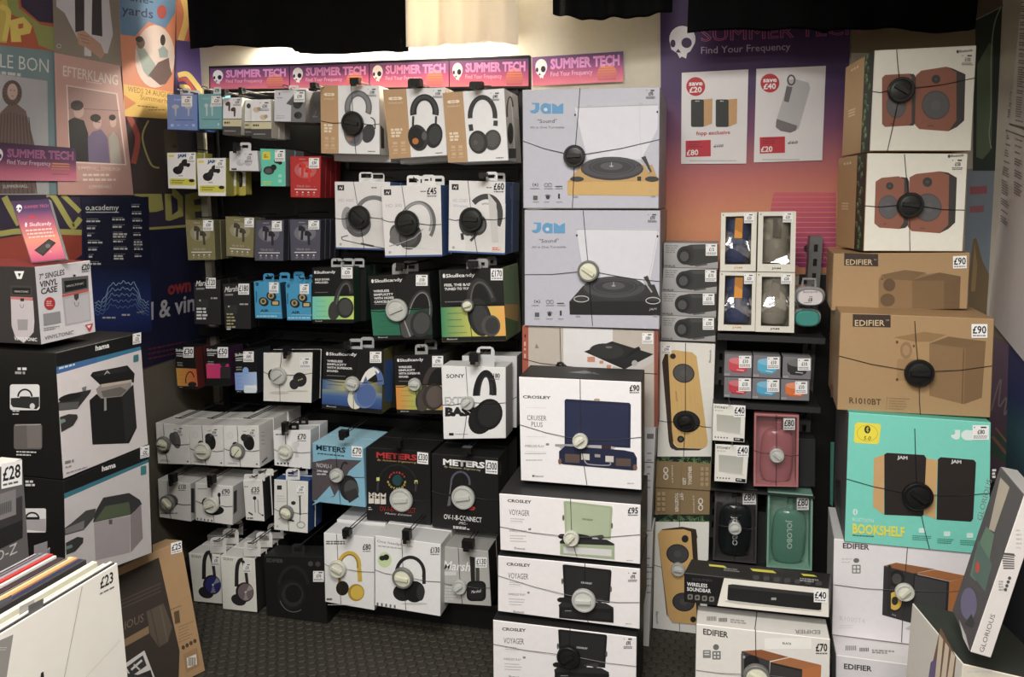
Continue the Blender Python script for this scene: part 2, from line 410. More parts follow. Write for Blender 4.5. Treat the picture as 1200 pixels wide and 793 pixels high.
# ---------------------------------------------------------------- pictures that recur on the boxes
def skull(d, cx, cy, w, h, col=S(240), hole=S(40,24,60)):
    pts = []
    for i in range(15):
        t = math.radians(200-i*(220/14)); pts.append((cx+w*.5*math.cos(t), cy-h*.1-h*.4*math.sin(t)))
    pts += [(cx+w*.3, cy+h*.28), (cx+w*.18, cy+h*.34), (cx+w*.14, cy+h*.5), (cx-w*.02, cy+h*.44), (cx-w*.1, cy+h*.49), (cx-w*.2, cy+h*.34), (cx-w*.42, cy+h*.22)]
    d.poly(pts, col)
    d.ell(cx+w*.16, cy+h*.02, w*.2, h*.16, hole, k=16); d.ell(cx-w*.36, cy+h*.04, w*.1, h*.12, hole, k=12)
    d.poly([(cx-w*.16, cy+h*.2), (cx-w*.05, cy+h*.32), (cx-w*.26, cy+h*.31)], hole)
def headphones(d, cx, cy, sc, band, cup, pad, near='l', rot=0, cap=None, wband=None, rx=.36, ry=.5):
    # over-ear headphones, three-quarter view, sc = overall height
    m = -1 if near == 'l' else 1; a = math.radians(rot)
    T = lambda x, y: (cx+sc*(x*math.cos(a)-y*math.sin(a)), cy+sc*(x*math.sin(a)+y*math.cos(a)))
    w = (wband or .1)*sc; c0 = T(0, -.02)
    d.arc(c0[0], c0[1], sc*rx, sc*ry, w, -5, 185, mixc(band, S(90), .25), rot)
    d.arc(c0[0], c0[1], sc*rx*.97, sc*ry*1.0, w*.55, -5, 185, band, rot)
    f = T(-m*.3, .2); d.ell(f[0], f[1], sc*.17, sc*.24, mixc(cup, S(0), .15), rot+m*10)
    d.ell(f[0]+m*sc*.06, f[1], sc*.14, sc*.21, pad, rot+m*10)
    n = T(m*.3, .26); d.ell(n[0]-m*sc*.09, n[1], sc*.2, sc*.25, pad, rot+m*12)
    d.ell(n[0], n[1], sc*.21, sc*.26, cup, rot+m*12)
    d.ell(n[0]+m*sc*.02, n[1], sc*.16, sc*.2, cap or mixc(cup, S(120), .25), rot+m*12)
    d.ell(n[0]+m*sc*.03, n[1], sc*.13, sc*.17, cup, rot+m*12)
def buds(d, cx, cy, sc, col, tip=None, stem=True):
    for k, (x, y) in enumerate(((-.3, -.12), (.28, .18))):
        X, Y = cx+x*sc, cy+y*sc
        if stem:
            d.ell(X, Y, .23*sc, .17*sc, col, -20 if k else 15); d.ell(X+(.14 if k == 0 else -.12)*sc, Y-.02*sc, .09*sc, .1*sc, tip or mixc(col, S(0), .35))
            d.poly([(X-.06*sc, Y), (X+.08*sc, Y), (X+.05*sc, Y+.62*sc), (X-.05*sc, Y+.62*sc)], col)
        else:
            d.ell(X, Y, .3*sc, .22*sc, col, -25); d.ell(X+.2*sc, Y-.2*sc, .17*sc, .15*sc, tip or col, 0)
def driver(d, cx, cy, rx, ry, rim=S(58), cone=S(66,66,70), rot=0):
    d.ell(cx, cy, rx, ry, rim, rot); d.ell(cx, cy, rx*.9, ry*.9, cone, rot); d.ell(cx, cy, rx*.35, ry*.35, mixc(cone, S(110), .25), rot, 16)
GONDOLA_HOOKS = []
def hook(x, y, crop, Yf, lock=None, twin=True, lead=.03, Yb=2.655, wire=S(24)):
    """peg from the panel of the display to just in front of the box at photo point x, y"""
    p = aty(*crop(x, y), Yf-lead); mb = MB(); e = .006 if twin else 0
    if twin:
        mb.tube([(p.x-e, Yb, p.z), (p.x-e, p.y+.012, p.z), (p.x-e*1.6, p.y, p.z+.004), (p.x, p.y-.008, p.z+.007), (p.x+e*1.6, p.y, p.z+.004), (p.x+e, p.y+.012, p.z), (p.x+e, Yb, p.z)], .0017, wire, 5)
    else: mb.tube([(p.x, Yb, p.z), (p.x, p.y+.01, p.z), (p.x, p.y, p.z+.008)], .0022, wire, 6)
    if lock:
        w, h = lock[0]*.6, lock[1]*.62; mb.box((p.x-w/2, p.y-.012, p.z-h*.55), (p.x+w/2, p.y+.012, p.z+h*.45), S(19))
        mb.box((p.x-w*.35, p.y-.016, p.z-h*.9), (p.x+w*.15, p.y-.004, p.z-h*.2), S(22))
    GONDOLA_HOOKS.append(mb)
# ================================================================ the room
XL, XR, YB, ZC = -1.9, .86, 2.75, 2.62
def struct(name, mb, m, **k): o = mb.build(name, M[m], **k); o['kind'] = 'structure'; return o
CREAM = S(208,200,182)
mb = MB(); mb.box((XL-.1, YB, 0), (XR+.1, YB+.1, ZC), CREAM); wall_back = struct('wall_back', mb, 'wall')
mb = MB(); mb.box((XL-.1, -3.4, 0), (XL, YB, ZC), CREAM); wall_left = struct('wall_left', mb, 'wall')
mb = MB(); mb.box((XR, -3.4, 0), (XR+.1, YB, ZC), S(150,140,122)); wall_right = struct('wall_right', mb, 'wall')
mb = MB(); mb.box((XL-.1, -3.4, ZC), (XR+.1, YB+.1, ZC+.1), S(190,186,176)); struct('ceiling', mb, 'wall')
mb = MB(); mb.box((.12, 1.35, 2.03), (XR, 1.92, ZC), S(70,66,60)); struct('shade_soffit', mb, 'wall')  # unseen soffit, added to shade the top of the right stack
FL = S(58,54,47)
mb = MB(); mb.box((XL-.1, -3.4, -.1), (XR+.1, YB+.1, 0), S(40,38,34)); floor = struct('floor', mb, 'rubber')
mb = MB(); mb.box((XL, -3.4, 0), (XL+.0006, YB, .98), S(92,86,74)); struct('wall_left_lower', mb, 'wall')  # thin sheet over the lower left wall, darker than the cream above
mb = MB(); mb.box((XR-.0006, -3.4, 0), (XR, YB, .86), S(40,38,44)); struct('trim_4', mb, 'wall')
# moulded hexagon studs of the rubber floor
def stud(mb, x, y, r=.0178, h=.0022):
    a = [(x+r*math.cos(math.pi/3*i+.5236), y+r*math.sin(math.pi/3*i+.5236), 0) for i in range(6)]
    b = [(x+r*.84*math.cos(math.pi/3*i+.5236), y+r*.84*math.sin(math.pi/3*i+.5236), h) for i in range(6)]
    i0 = len(mb.v); mb.v += [Vector(p) for p in a+b]
    for i in range(6): mb.f.append((i0+i, i0+(i+1) % 6, i0+6+(i+1) % 6, i0+6+i)); mb.c += [FL]*4
    mb.f.append(tuple(i0+6+i for i in range(6))); mb.c += [FL]*6
spots = []
for j in range(48):
    for i in range(81):
        x = -1.86+i*.034+(.017 if j % 2 else 0); y = 1.15+j*.0294
        if x < .84: spots.append((x, y))
vis = [p for p in spots if -1.35 < p[0] < -.52 and 1.78 < p[1] < 2.3]
vis.sort(key=lambda p: p[0]**2*.35+p[1]**2); near = vis[:290]; ns = set(near)
sm = MB(); stud(sm, 0, 0); s0 = sm.build('hexagon_stud', M['rubber'], floor); s0.location = (*near[0], 0)
for p in near[1:]:
    c = s0.copy(); COL.objects.link(c); c.parent = floor; c.location = (*p, 0)
sm = MB()
for p in spots:
    if p not in ns: stud(sm, *p)
tag(sm.build('floor_studs', M['rubber'], floor), kind='stuff')

# tube lamp on the back wall, hidden behind the hanging shirts
lamp = empty('strip_light', (-1.35, 2.69, 2.01), 'white tube lamp on the back wall behind the hanging black and cream shirts', 'lamp')
mb = MB(); mb.box((-1.66, 2.70, 1.985), (-.70, 2.75, 2.035), S(225)); mb.build('housing', M['plastic'], lamp, lamp.location)
mb = MB(); mb.tube([(-1.62, 2.675, 2.01), (-.73, 2.675, 2.01)], .014, S(255,240,205), 10); mb.build('lamp_tube', M['tube'], lamp, lamp.location)
mb = MB()
for x in (-1.645, -.715): mb.box((x-.015, 2.63, 1.965), (x+.015, 2.70, 2.05), S(210))
mb.build('end_cap', M['plastic'], lamp, lamp.location)

# rail and hanging shirts
mb = MB(); mb.tube([(XL, 2.5, 2.5), (XR, 2.5, 2.5)], .014, S(30), 10)
rail = mb.build('clothes_rail', M['metal'], at=(XL, 2.5, 2.5)); tag(rail, 'black steel rail above the display that the shirts hang from', 'rail')
def shirt(name, label, hem, col, Y, group, m='cloth', ztop=2.36, amp=.012, seed=1, thick=.03):
    """hem: photo points along the lower edge, left to right"""
    P = [aty(x, y, Y) for x, y in hem]; rnd = random.Random(seed); ph = [rnd.uniform(0, 6.3) for _ in range(4)]
    x0, x1 = P[0].x, P[-1].x; nx, nz = 48, 14
    def hz(x):
        for a, b in zip(P, P[1:]):
            if x <= b.x+1e-6: return a.z+(b.z-a.z)*((x-a.x)/max(b.x-a.x, 1e-6))
        return P[-1].z
    root = empty(name, ((x0+x1)/2, Y, min(p.z for p in P)), label, 'shirt', group)
    mb = MB()
    for side in (-1, 1):
        vs = []; fs = []
        for j in range(nz+1):
            t = j/nz
            for i in range(nx+1):
                u = i/nx; x = x0+(x1-x0)*u; z0 = hz(x); xx = x
                z = z0+(ztop+.05*(1-abs(2*u-1)**1.5)-z0)*t
                bulge = thick*(1-abs(2*u-1)**3)**.5*side*.5
                fold = amp*(1-.5*t)*(math.sin(9*u*2+ph[0]+t)+.6*math.sin(17*u*2+ph[1]-t*1.5)+.4*math.sin(31*u+ph[2]))
                vs.append((xx, Y+bulge+fold, z))
        for j in range(nz):
            for i in range(nx):
                a = j*(nx+1)+i; fs.append((a, a+1, a+nx+2, a+nx+1))
        mb.mesh(vs, fs, col)
    # hem seam
    mb.build('body', M[m], root, root.location, smooth=True)
    sl = MB()
    for sd, xs in ((-1, x0), (1, x1)):
        vs = []; fs = []; k = 10
        for j in range(4):
            t = j/3
            cx, cz_, cy = xs-sd*(.075-.015*t), ztop-.0-.18*t, Y
            for i in range(k):
                a = 2*math.pi*i/k; vs.append((cx+.07*math.cos(a)*.75, cy+.018*math.sin(a), cz_+.07*math.cos(a)*.6))
        for j in range(3):
            for i in range(k): fs.append((j*k+i, j*k+(i+1) % k, (j+1)*k+(i+1) % k, (j+1)*k+i))
        sl.mesh(vs, fs, col)
    sl.build('sleeve', M[m], root, root.location, smooth=True)
    mb = MB(); cx = (x0+x1)/2; zt = ztop+.05
    mb.tube([(cx-.16, Y, zt-.06), (cx, Y, zt+.01), (cx+.16, Y, zt-.06)], .005, S(40), 6)
    mb.tube([(cx, Y, zt+.01), (cx, Y, 2.49), (cx+.012, Y, 2.512), (cx+.02, Y, 2.5)], .0025, S(150), 6)
    mb.build('hanger', M['metal'], root, root.location)
    return root
shirt('shirt', 'black shirt hanging at the far left over the bright wall lamp', [cB(*p) for p in ((120,224),(218,219),(224,210),(330,212),(438,216),(440,212),(540,215),(622,224),(632,246),(740,252))]+[cC(*p) for p in ((-50,246),(120,243),(250,238),(300,245),(348,236))], S(12,12,13), 2.5, None, seed=3)
shirt('shirt', 'cream shirt hanging between two black ones, glowing from the lamp behind', [cC(*p) for p in ((348,222),(440,222),(520,214),(620,206),(722,196),(740,200),(800,196),(862,210))], S(236,226,208), 2.52, None, 'thin_cloth', seed=5, amp=.009)
shirt('shirt', 'short black shirt hanging above the two stacked record player boxes', [cD(*p) for p in ((225,62),(300,76),(360,88),(450,84),(560,80),(680,70),(784,52))], S(14,14,15), 2.5, None, seed=8)
shirt('shirt', 'wide black shirt hanging at the right over the purple promotional poster', [cE(*p) for p in ((100,155),(220,140),(400,133),(560,132),(700,138),(740,150))]+[cF(*p) for p in ((60,136),(170,132),(330,122),(420,148),(560,148),(700,140),(728,132))], S(12,12,13), 2.5, None, seed=11)

# ================================================================ the black display bay on the left
gond = empty('display_bay', (-1.2, 2.5, 0), 'tall black shop display bay with rails and pegs carrying the headphone boxes', 'display stand')
GL = gond.location
xa, xb = aty(256, 300, 2.68).x, aty(614, 300, 2.68).x
mb = MB(); mb.box((xa, 2.68, .1), (xb, 2.70, aty(430, 106, 2.68).z), S(20,20,21)); mb.build('back_panel', M['metal'], gond, GL)
for i, (x0, y) in enumerate(((262, 112), (214, 176), (212, 247), (228, 320), (235, 395), (252, 500), (250, 590))):
    z = aty(430, (112, 208, 303, 398, 494, 590, 650)[i], 2.64).z
    mb = MB(); mb.box((aty(x0, y, 2.64).x, 2.635, z-.012), (xb-.01, 2.66, z+.022), S(27,27,28)); mb.box((xa, 2.66, z+.03), (xb-.01, 2.672, z+.034), S(52,52,54))
    mb.build('rail', M['metal'], gond, GL)
for x in (xa+.02, aty(407, 300, 2.67).x, xb-.012):
    mb = MB(); mb.box((x-.014, 2.645, .1), (x+.014, 2.68, 1.80), S(24))
    for k in range(34): mb.box((x-.004, 2.643, .2+k*.047), (x+.004, 2.6455, .222+k*.047), S(6))
    mb.build('upright', M['metal'], gond, GL)
mb = MB(); mb.box((xa-.02, 2.34, 0), (xb, 2.70, .085), S(24,24,25)); mb.box((xa-.02, 2.325, .085), (xb, 2.70, .10), S(34,34,35)); mb.build('base_shelf', M['metal'], gond, GL)
xp = aty(247, 300, 2.72).x
mb = MB(); mb.box((xp-.022, 2.70, 0), (xp+.014, 2.75, 1.78), S(168,162,146)); struct('trim_1', mb, 'wall')
# header strip of four printed panels
hd = Box('header_board', 'long black framed header strip with four sunset panels above the headphone boxes', 'sign',
         [(244.5,77.5),(620.5,64.5),(620.5,103.5),(245,106.5)], 2.62, .03, S(20,18,24), crop=cz, bevel=.001)
SUN = [(0,S(72,44,104)),(.35,S(128,50,118)),(.7,S(216,84,128)),(1,S(240,120,130))]
def sun_panel(b, a, t, sk, tx, box=True):
    """a,t: left-top / right-bottom u limits inside board b"""
    d = b.U(); u0, v0, u1, v1 = a; W = u1-u0
    d.grad([(u0,v0),(u1,v0),(u1,v1),(u0,v1)], [(v, mixc(c, S(230,180,220), .08)) for v, c in SUN])
    cx, cy = u0+W*.82, v0+(v1-v0)*.74; n = 9
    for k in range(n):
        y0, y1 = -1+2*k/n, -1+2*(k+.8)/n
        if cy+y1*.4 > v1: break
        r0, r1 = math.sqrt(max(0, 1-y0*y0)), math.sqrt(max(0, 1-y1*y1)); hw = W*.11
        d.poly([(cx-hw*r0,cy+y0*.36),(cx+hw*r0,cy+y0*.36),(cx+hw*r1,cy+y1*.36),(cx-hw*r1,cy+y1*.36)], mixc(S(245,150,80), S(190,60,130), k/n))
    skull(d, u0+W*.1, v0+(v1-v0)*.42, W*.13, (v1-v0)*.68)
    d.text('SUMMER TECH', u0+W*.2, v0+(v1-v0)*.44, u0+W*.96, v0+(v1-v0)*.44, (v1-v0)*.34, S(236,150,216), outline=.045)
    d.text('Find Your Frequency', u0+W*.2, v0+(v1-v0)*.7, u0+W*.66, v0+(v1-v0)*.7, (v1-v0)*.17, S(240,200,230))
for k in range(4): sun_panel(hd, (.004+k*.249, .1, .25+k*.249, .93), None, 0, 0)
sb = sheet('wall_sign', 'small sunset printed sign with white skull beside the long header strip, on cream wall', 'sign',
           [cD(132,266),cD(557,238),cD(557,379),cD(136,400)], 2.735, S(90,50,110))
sun_panel(sb, (0,0,1,1), None, 0, 0)

# ================================================================ big poster on the back wall
bp = sheet('wall_poster', 'tall purple to orange promotional poster with white skull and two price cards', 'poster',
           [(773.5,-12),(998,-22),(988,318),(776,335)], 2.744, S(60,40,80))
d = bp.U(); d.grad([(0,0),(1,0),(1,1),(0,1)], [(0,S(66,46,92)),(.36,S(74,48,100)),(.5,S(128,70,108)),(.66,S(206,112,104)),(.8,S(230,148,104)),(1,S(228,150,108))])
d = bp.d.at(cK); q = []
for k in range(16):
    y0, y1 = -20+k*26, -20+k*26+22; t = k/15; r = 330; cx, cy = 960, 90
    xs0, xs1 = cx-math.sqrt(max(0, r*r-(y0-cy)**2)), cx-math.sqrt(max(0, r*r-(y1-cy)**2))
    if y1 < 372: d.poly([(xs0,y0),(968,y0),(968,y1),(xs1,y1)], mixc(S(222,96,112), S(176,52,120), t))
for k in range(5):
    d.line([(810+30*k,300+12*(k%3)),(830+30*k,330-9*k%20),(840+28*k,345+8*(k%2)),(862+22*k,300+9*k)], 3, S(236,130,160))
d.ell(825,270,24,22,S(60,30,60)); d.ell(828,268,8,8,S(214,140,160))
d = bp.d.at(cE); skull(d, 78, 196, 122, 152, S(236,232,240), S(66,46,92))
d.text('SUMMER TECH', 165, 192, 905, 158, 62, S(196,96,150), outline=.018)
d.text('Find Your Frequency', 165, 250, 580, 231, 34, S(196,176,206))
for nm, qd, pr, was, save in (('speakers', ((75,338),(385,322),(375,760),(72,762)), '£80', '£100', '£20'), ('bottle', ((422,320),(745,306),(728,745),(410,755)), '£20', '£60', '£40')):
    c = sheet('price_card', 'white price card showing two small wooden speakers, red price £80' if nm == 'speakers' else 'white price card showing a pale grey cylinder speaker, red price £20', 'price card', qd, 2.739, S(226,222,224), crop=cE, group='price cards on the purple poster')
    d = c.d; x = 0 if nm == 'speakers' else 345; y = 0 if nm == 'speakers' else -16
    d.ell(140+x, 402+y, 44, 44, S(206,44,56)); d.text('save', 108+x, 398+y, 172+x, 396+y, 22, S(240), bold=.03); d.text(save, 110+x, 430+y, 168+x, 428+y, 26, S(240), bold=.03)
    d.rect(93+x, 654+y, 210+x, 730+y, S(206,44,60), -4); d.text(pr, 98+x, 722+y, 152+x, 720+y, 26, S(238), bold=.02)
    d.text(was, 224+x, 686+y, 268+x, 684+y, 15, S(60), shear=.2); d.line([(222+x,681+y),(270+x,678+y)], 2, S(60)); d.small(105+x, 660+y, 180+x, 3, 10, 3, S(120,20,34)); d.small(110, 745+y, 330, 1, 1, 3, S(150)) if not x else d.small(450, 740, 700, 1, 1, 3, S(150))
    if not x:
        for X in (118, 233):
            d.poly([(X+56,462),(X+100,458),(X+98,574),(X+58,590)], S(206,158,104)); d.rr(X,462,X+60,590,8,S(54,54,52)); d.small(X+20,468,X+42,1,1,4,S(200))
        d.text('fopp exclusive', 142, 628, 300, 622, 18, S(196,60,64), bold=.02)
    else:
        d.poly([(572,372),(600,366),(664,384),(672,410),(618,600),(560,612),(516,598),(512,570)], S(190,188,192)); d.poly([(516,552),(612,584),(606,606),(580,617),(534,608),(512,590)], S(120,114,118))
        d.arc(584,372,16,22,8,0,360,S(96,90,94)); d.poly([(562,400),(590,405),(572,476),(550,470)], S(110,104,108))

# ================================================================ right wall and corner posters
def wsheet(label, quad, plane, col, crop=cz, cat='poster', group=None, name='wall_poster'): return sheet(name, label, cat, quad, plane, col, crop=crop, group=group)
p = wsheet('olive brown poster behind the topmost speaker box, under the black shirt hem', [(997,-20),(1143,-20),(1143,62),(997,62)], 2.743, S(128,112,86))
p = wsheet('dark green curved poster on the back wall beside the topmost speaker box', [(1143,-25),(1176,-25),(1166,200),(1140,200)], 2.746, S(44,56,46))
d = p.d.at(cF); d.poly([(730,90),(855,30),(850,0),(855,-60),(730,-60)], S(110,98,80)); d.line([(728,92),(790,62),(850,30)], 4, S(170,165,150))
d.poly([(790,200),(808,210),(802,640),(795,700),(760,740),(730,730),(735,300)], S(98,118,88)); d.line([(846,30),(815,110),(800,250),(798,520),(790,620),(800,690)], 5, S(160,164,150))
p = wsheet('pale blue poster of a church spire on the corner behind the second speaker box', [(1134,198),(1166,194),(1156,372),(1128,372)], 2.7465, S(134,150,164))
d = p.d.at(cL); d.rect(700,155,780,190,S(180,96,106),-6); d.rect(700,245,765,275,S(170,104,112),-4)
d.poly([(715,400),(730,390),(760,500),(790,560),(775,780),(690,780),(695,560)], S(134,112,80)); d.poly([(722,420),(735,520),(725,640),(705,640)], S(172,140,96))
p = wsheet('lilac and pink graffiti poster low on the right wall below the newsprint', [(1160,392),(1186,405),(1180,575),(1158,560)], ((XR-.001,0,0),(-1,0,0)), S(130,98,128))
d = p.d.at(cR); d.line([(800,440),(830,330),(845,300),(835,420),(870,380),(860,460),(885,420)], 7, S(190,170,170)); d.poly([(800,560),(860,540),(880,600),(870,690),(800,640)], S(84,130,110)); d.line([(805,560),(870,640)], 14, S(220,140,120)); d.line([(820,520),(875,590)], 9, S(226,150,130))
p = wsheet('blue and teal poster at the right edge beside the lilac graffiti poster', [(1182,404),(1224,425),(1222,600),(1178,575)], ((XR-.0015,0,0),(-1,0,0)), S(52,62,110))
p.U().grad([(0,0),(1,0),(1,1),(0,1)], [(0,S(58,58,110)),(.35,S(62,78,136)),(.55,S(66,120,132)),(1,S(44,54,74))])
for i, (q, lab) in enumerate((([(1171,-22),(1246,-32),(1246,160),(1158,138)], 'upper newsprint listing sheet pinned on the right wall'), ([(1158,138),(1246,168),(1246,480),(1150,362)], 'lower newsprint listing sheet pinned on the right wall, blank towards its foot'))):
    p = wsheet(lab, q, ((XR-.006-.001*i,0,0),(-1,0,0)), S(236,226,224), cat='newsprint', name='newsprint_sheet', group='newsprint on the right wall'); d = p.U()
    for k, (u0, u1) in enumerate(((.06,.17),(.2,.3),(.36,.46),(.5,.6),(.66,.78),(.82,.95))):
        v = .05
        rnd = random.Random(k+9*i)
        while v < (.97 if i == 0 else (.5 if k < 2 else .16 if k > 2 else .3)):
            d.small(u0, v, u1, 1, .01, .006 if i else .008, S(118,106,110), seed=int(v*1000)); v += rnd.choice((.012,.012,.012,.03)) if i else rnd.choice((.016,.016,.03))
    d.line([(0,.03),(1,.03)], .006, S(110,100,104))
SAT, VAL = .68, .86
# ================================================================ left wall: mural and posters
mu = sheet('wall_mural', 'graffiti mural with yellow green letters over purple, red and navy on the left wall', 'mural',
           [(-60,-90),(229,-80),(240,408),(-60,512)], ('x', XL+.001), S(62,48,80), th=.0005)
d = mu.d.at(cG)
d.poly([(-260,380),(150,388),(380,372),(700,340),(960,330),(960,900),(-260,1300)], S(30,32,74))          # navy
d.poly([(-260,390),(0,390),(120,372),(380,376),(380,470),(340,500),(120,700),(60,1200),(-260,1300)], S(186,58,40))      # red
GR = S(176,170,66); PU = S(52,40,74)
d.poly([(-260,190),(380,190),(385,372),(120,376),(0,395),(-260,420)], PU)
d.line([(-260,408),(0,372),(110,360),(380,366)], 26, GR)
for P, w in (([(20,200),(45,250),(90,330)],30), ([(215,190),(250,200),(330,330),(350,330),(375,300)],26), ([(290,190),(372,270)],22), ([(-200,200),(-150,360)],30)): d.line(P, w, GR)
d.poly([(620,150),(700,110),(730,270),(695,272),(690,240),(655,200),(625,195)], GR); d.poly([(690,120),(745,130),(760,260),(730,270)], GR)
d.poly([(765,160),(800,150),(850,200),(852,290),(790,312),(770,310)], GR); d.poly([(795,190),(825,215),(828,265),(800,285)], PU)
d.poly([(860,190),(985,165),(985,200),(900,215),(905,240),(985,230),(985,262),(905,270),(910,300),(985,290),(985,318),(862,312)], GR)
d.line([(640,350),(760,344),(960,328)], 12, GR)
d.text('own', 780, 655, 888, 636, 62, S(186,44,48), bold=.04)
d.text('cd & vinyl', 640, 784, 960, 716, 84, S(196,192,206), bold=.02)
d.small(690, 905, 880, 3, 22, 8, S(120,40,60), sl=-.2)
d = mu.d.at(cA)
d.poly([(-260,-380),(260,-380),(262,240),(-260,200)], S(196,72,40)); d.poly([(-260,-380),(-30,-380),(40,30),(30,200),(-260,160)], S(196,168,48))
d.poly([(40,-380),(260,-380),(260,110),(180,100),(100,30)], S(52,40,74)); d.poly([(60,-200),(90,40),(190,115),(262,128),(262,240),(180,210),(150,110),(40,60),(20,-100)], S(134,146,60))
d.poly([(45,95),(110,78),(150,120),(140,155),(95,165),(100,195),(52,195)], S(222,190,60)); d.poly([(84,112),(108,108),(108,130),(86,134)], S(196,72,40)); d.line([(0,30),(40,60),(20,190)], 24, S(222,190,60))
d.poly([(548,150),(640,160),(640,360),(560,330)], S(62,84,110)); d.line([(580,180),(600,280),(575,340)], 18, S(120,140,80))
d.poly([(590,530),(800,540),(800,900),(600,900)], S(72,58,56)); d.line([(600,540),(640,640),(620,760)], 26, S(196,72,56)); d.line([(690,560),(662,640),(700,760),(740,780)], 8, S(170,164,80)); d.line([(790,600),(800,760)], 60, S(96,84,60))
d.poly([(815,-400),(930,-400),(930,200),(820,190)], S(226,112,70)); d.line([(830,-60),(870,60),(840,190)], 30, S(246,196,88)); d.line([(880,-100),(905,80),(880,200)], 26, S(226,84,60))
d.poly([(822,185),(935,200),(940,430),(815,420)], S(86,62,150)); d.line([(828,350),(870,345),(910,390),(945,440)], 24, S(246,206,84)); d.line([(828,372),(865,372),(905,430)], 18, S(224,72,52)); d.line([(835,400),(870,404),(890,440)], 16, S(246,206,84))
def lposter(label, q, x, col, crop=cA): return wsheet(label, q, ('x', XL+x), col, crop=crop)
p = lposter('teal gig poster of a figure in ribbed hood and jumper, left of the pink poster', [(-120,196),(252,238),(270,905),(-120,905)], .003, S(98,132,142)); d = p.d
d.text('CATE LE BON', -190, 290, 226, 338, 66, S(206,210,206), bold=-.005, up=(0,-1)); d.small(-100, 318, 110, 1, 8, 14, S(190), sl=.12)
d.poly([(-110,330),(220,376),(228,905),(-110,905)], S(168,166,172))
d.poly([(5,520),(40,486),(75,480),(120,515),(165,690),(165,900),(-90,900),(-60,640)], S(118,92,86))
for k in range(12): d.line([(-20+k*14,520+abs(k-5)*4),(-60+k*21,900)], 4, S(84,66,64))
d.ell(56,432,46,60,S(108,84,80)); d.ell(58,426,24,38,S(196,158,146))
for k in range(20): a = k*math.pi/10; d.line([(56+30*math.cos(a),430+44*math.sin(a)),(56+44*math.cos(a),432+58*math.sin(a))], 3, S(74,58,58))
d.ell(50,418,3,2,S(60,44,44)); d.ell(66,420,3,2,S(60,44,44)); d.line([(52,446),(64,447)], 2.5, S(150,80,80)); d.text('SUMMERHALL', 14, 875, 130, 872, 16, S(206,206,206))
p = lposter('brown poster of a figure in white shirt and dark waistcoat, hands clasped', [(240,-160),(546,-90),(566,308),(254,246)], .004, S(132,116,102)); d = p.d
d.poly([(262,-100),(330,-110),(500,-60),(525,160),(500,250),(420,230),(360,180),(300,60),(262,30)], S(196,192,206))
d.poly([(346,-100),(392,-100),(398,140),(350,150)], S(58,52,60)); d.poly([(430,-90),(470,-80),(476,170),(424,160)], S(58,52,60)); d.poly([(392,-100),(430,-90),(424,262),(392,258)], S(206,204,212))
d.poly([(356,150),(392,142),(470,206),(486,250),(470,274),(400,220),(366,206)], S(196,140,112)); 
for k in range(3): d.line([(372+k*4,160+k*16),(410+k*4,172+k*16)], 3, S(140,92,74))
d.ell(274,214,12,10,S(180,176,170)); d.ell(274,214,7,5,S(110,96,86))
p = lposter('dusty pink gig poster with a photo of three figures in profile', [(253,244),(557,306),(621,906),(270,906)], .006, S(206,144,134)); d = p.d
d.text('EFTERKLANG', 293, 352, 548, 396, 50, S(232,216,206), bold=.005); d.small(400, 376, 480, 1, 8, 5, S(230,210,200), sl=.15)
d.poly([(308,394),(546,434),(588,768),(324,756)], S(232,206,196)); d.poly([(314,400),(540,438),(582,762),(330,750)], S(176,128,122)); d.line([(318,502),(552,514)], 3, S(120,84,80))
d.poly([(318,560),(345,545),(390,560),(410,620),(412,752),(328,750)], S(34,30,34)); d.poly([(408,640),(430,612),(470,600),(500,640),(512,758),(412,754)], S(112,92,134)); d.poly([(506,640),(528,610),(548,640),(566,762),(516,758)], S(168,160,150))
d.ell(366,516,24,32,S(206,160,146)); d.ell(358,490,30,24,S(44,32,30)); d.ell(452,570,20,28,S(206,164,148)); d.ell(444,548,25,18,S(50,38,34)); d.line([(440,566),(466,568)], 4, S(40,32,32)); d.ell(526,566,15,26,S(206,164,148)); d.ell(522,546,16,14,S(56,40,36))
d.text('SUMMERHALL, EDINBURGH', 362, 790, 558, 794, 18, S(232,210,200)); d.small(385, 808, 545, 2, 22, 10, S(230,206,196)); d.text('SUMMERHALL', 412, 876, 520, 874, 16, S(232,212,204))
p = lposter('blue, orange and yellow gig poster with two figures in an egg-shaped photo', [(548,-80),(820,-40),(802,554),(578,540)], .005, S(232,120,76)); d = p.d
d.poly([(548,-80),(820,-40),(814,60),(770,130),(690,100),(628,168),(560,160)], S(80,134,190)); d.text('yards', 566, 62, 712, 86, 44, S(36,44,96), bold=.01); d.text('tune-', 572, -4, 712, 22, 38, S(36,44,96), bold=.01); d.ell(752, 55, 22, 32, S(196,56,48))
d.ell(720,262,92,146,S(226,196,186)); d.poly([(630,215),(672,225),(722,300),(720,350),(690,360),(666,330)], S(150,166,158)); d.ell(654,200,20,26,S(120,84,72)); d.ell(648,182,18,14,S(30,26,28)); d.poly([(690,350),(735,290),(785,268),(790,310),(800,345),(770,390),(745,396)], S(104,72,70)); d.poly([(735,230),(760,212),(782,236),(780,268),(742,268)], S(140,160,160)); d.ell(757,186,12,26,S(50,38,38))
d.poly([(574,390),(806,430),(802,554),(578,540)], S(236,180,66)); d.poly([(576,440),(634,480),(580,512)], S(226,120,60)); d.text('WEDS 24 AUGUST', 594, 425, 812, 458, 26, S(140,80,40)); d.text('Summerhall', 652, 462, 806, 486, 26, S(140,80,40)); d.small(640, 488, 790, 1, 9, 6, S(150,96,50), sl=.1); d.small(690, 508, 770, 1, 9, 5, S(150,96,50))
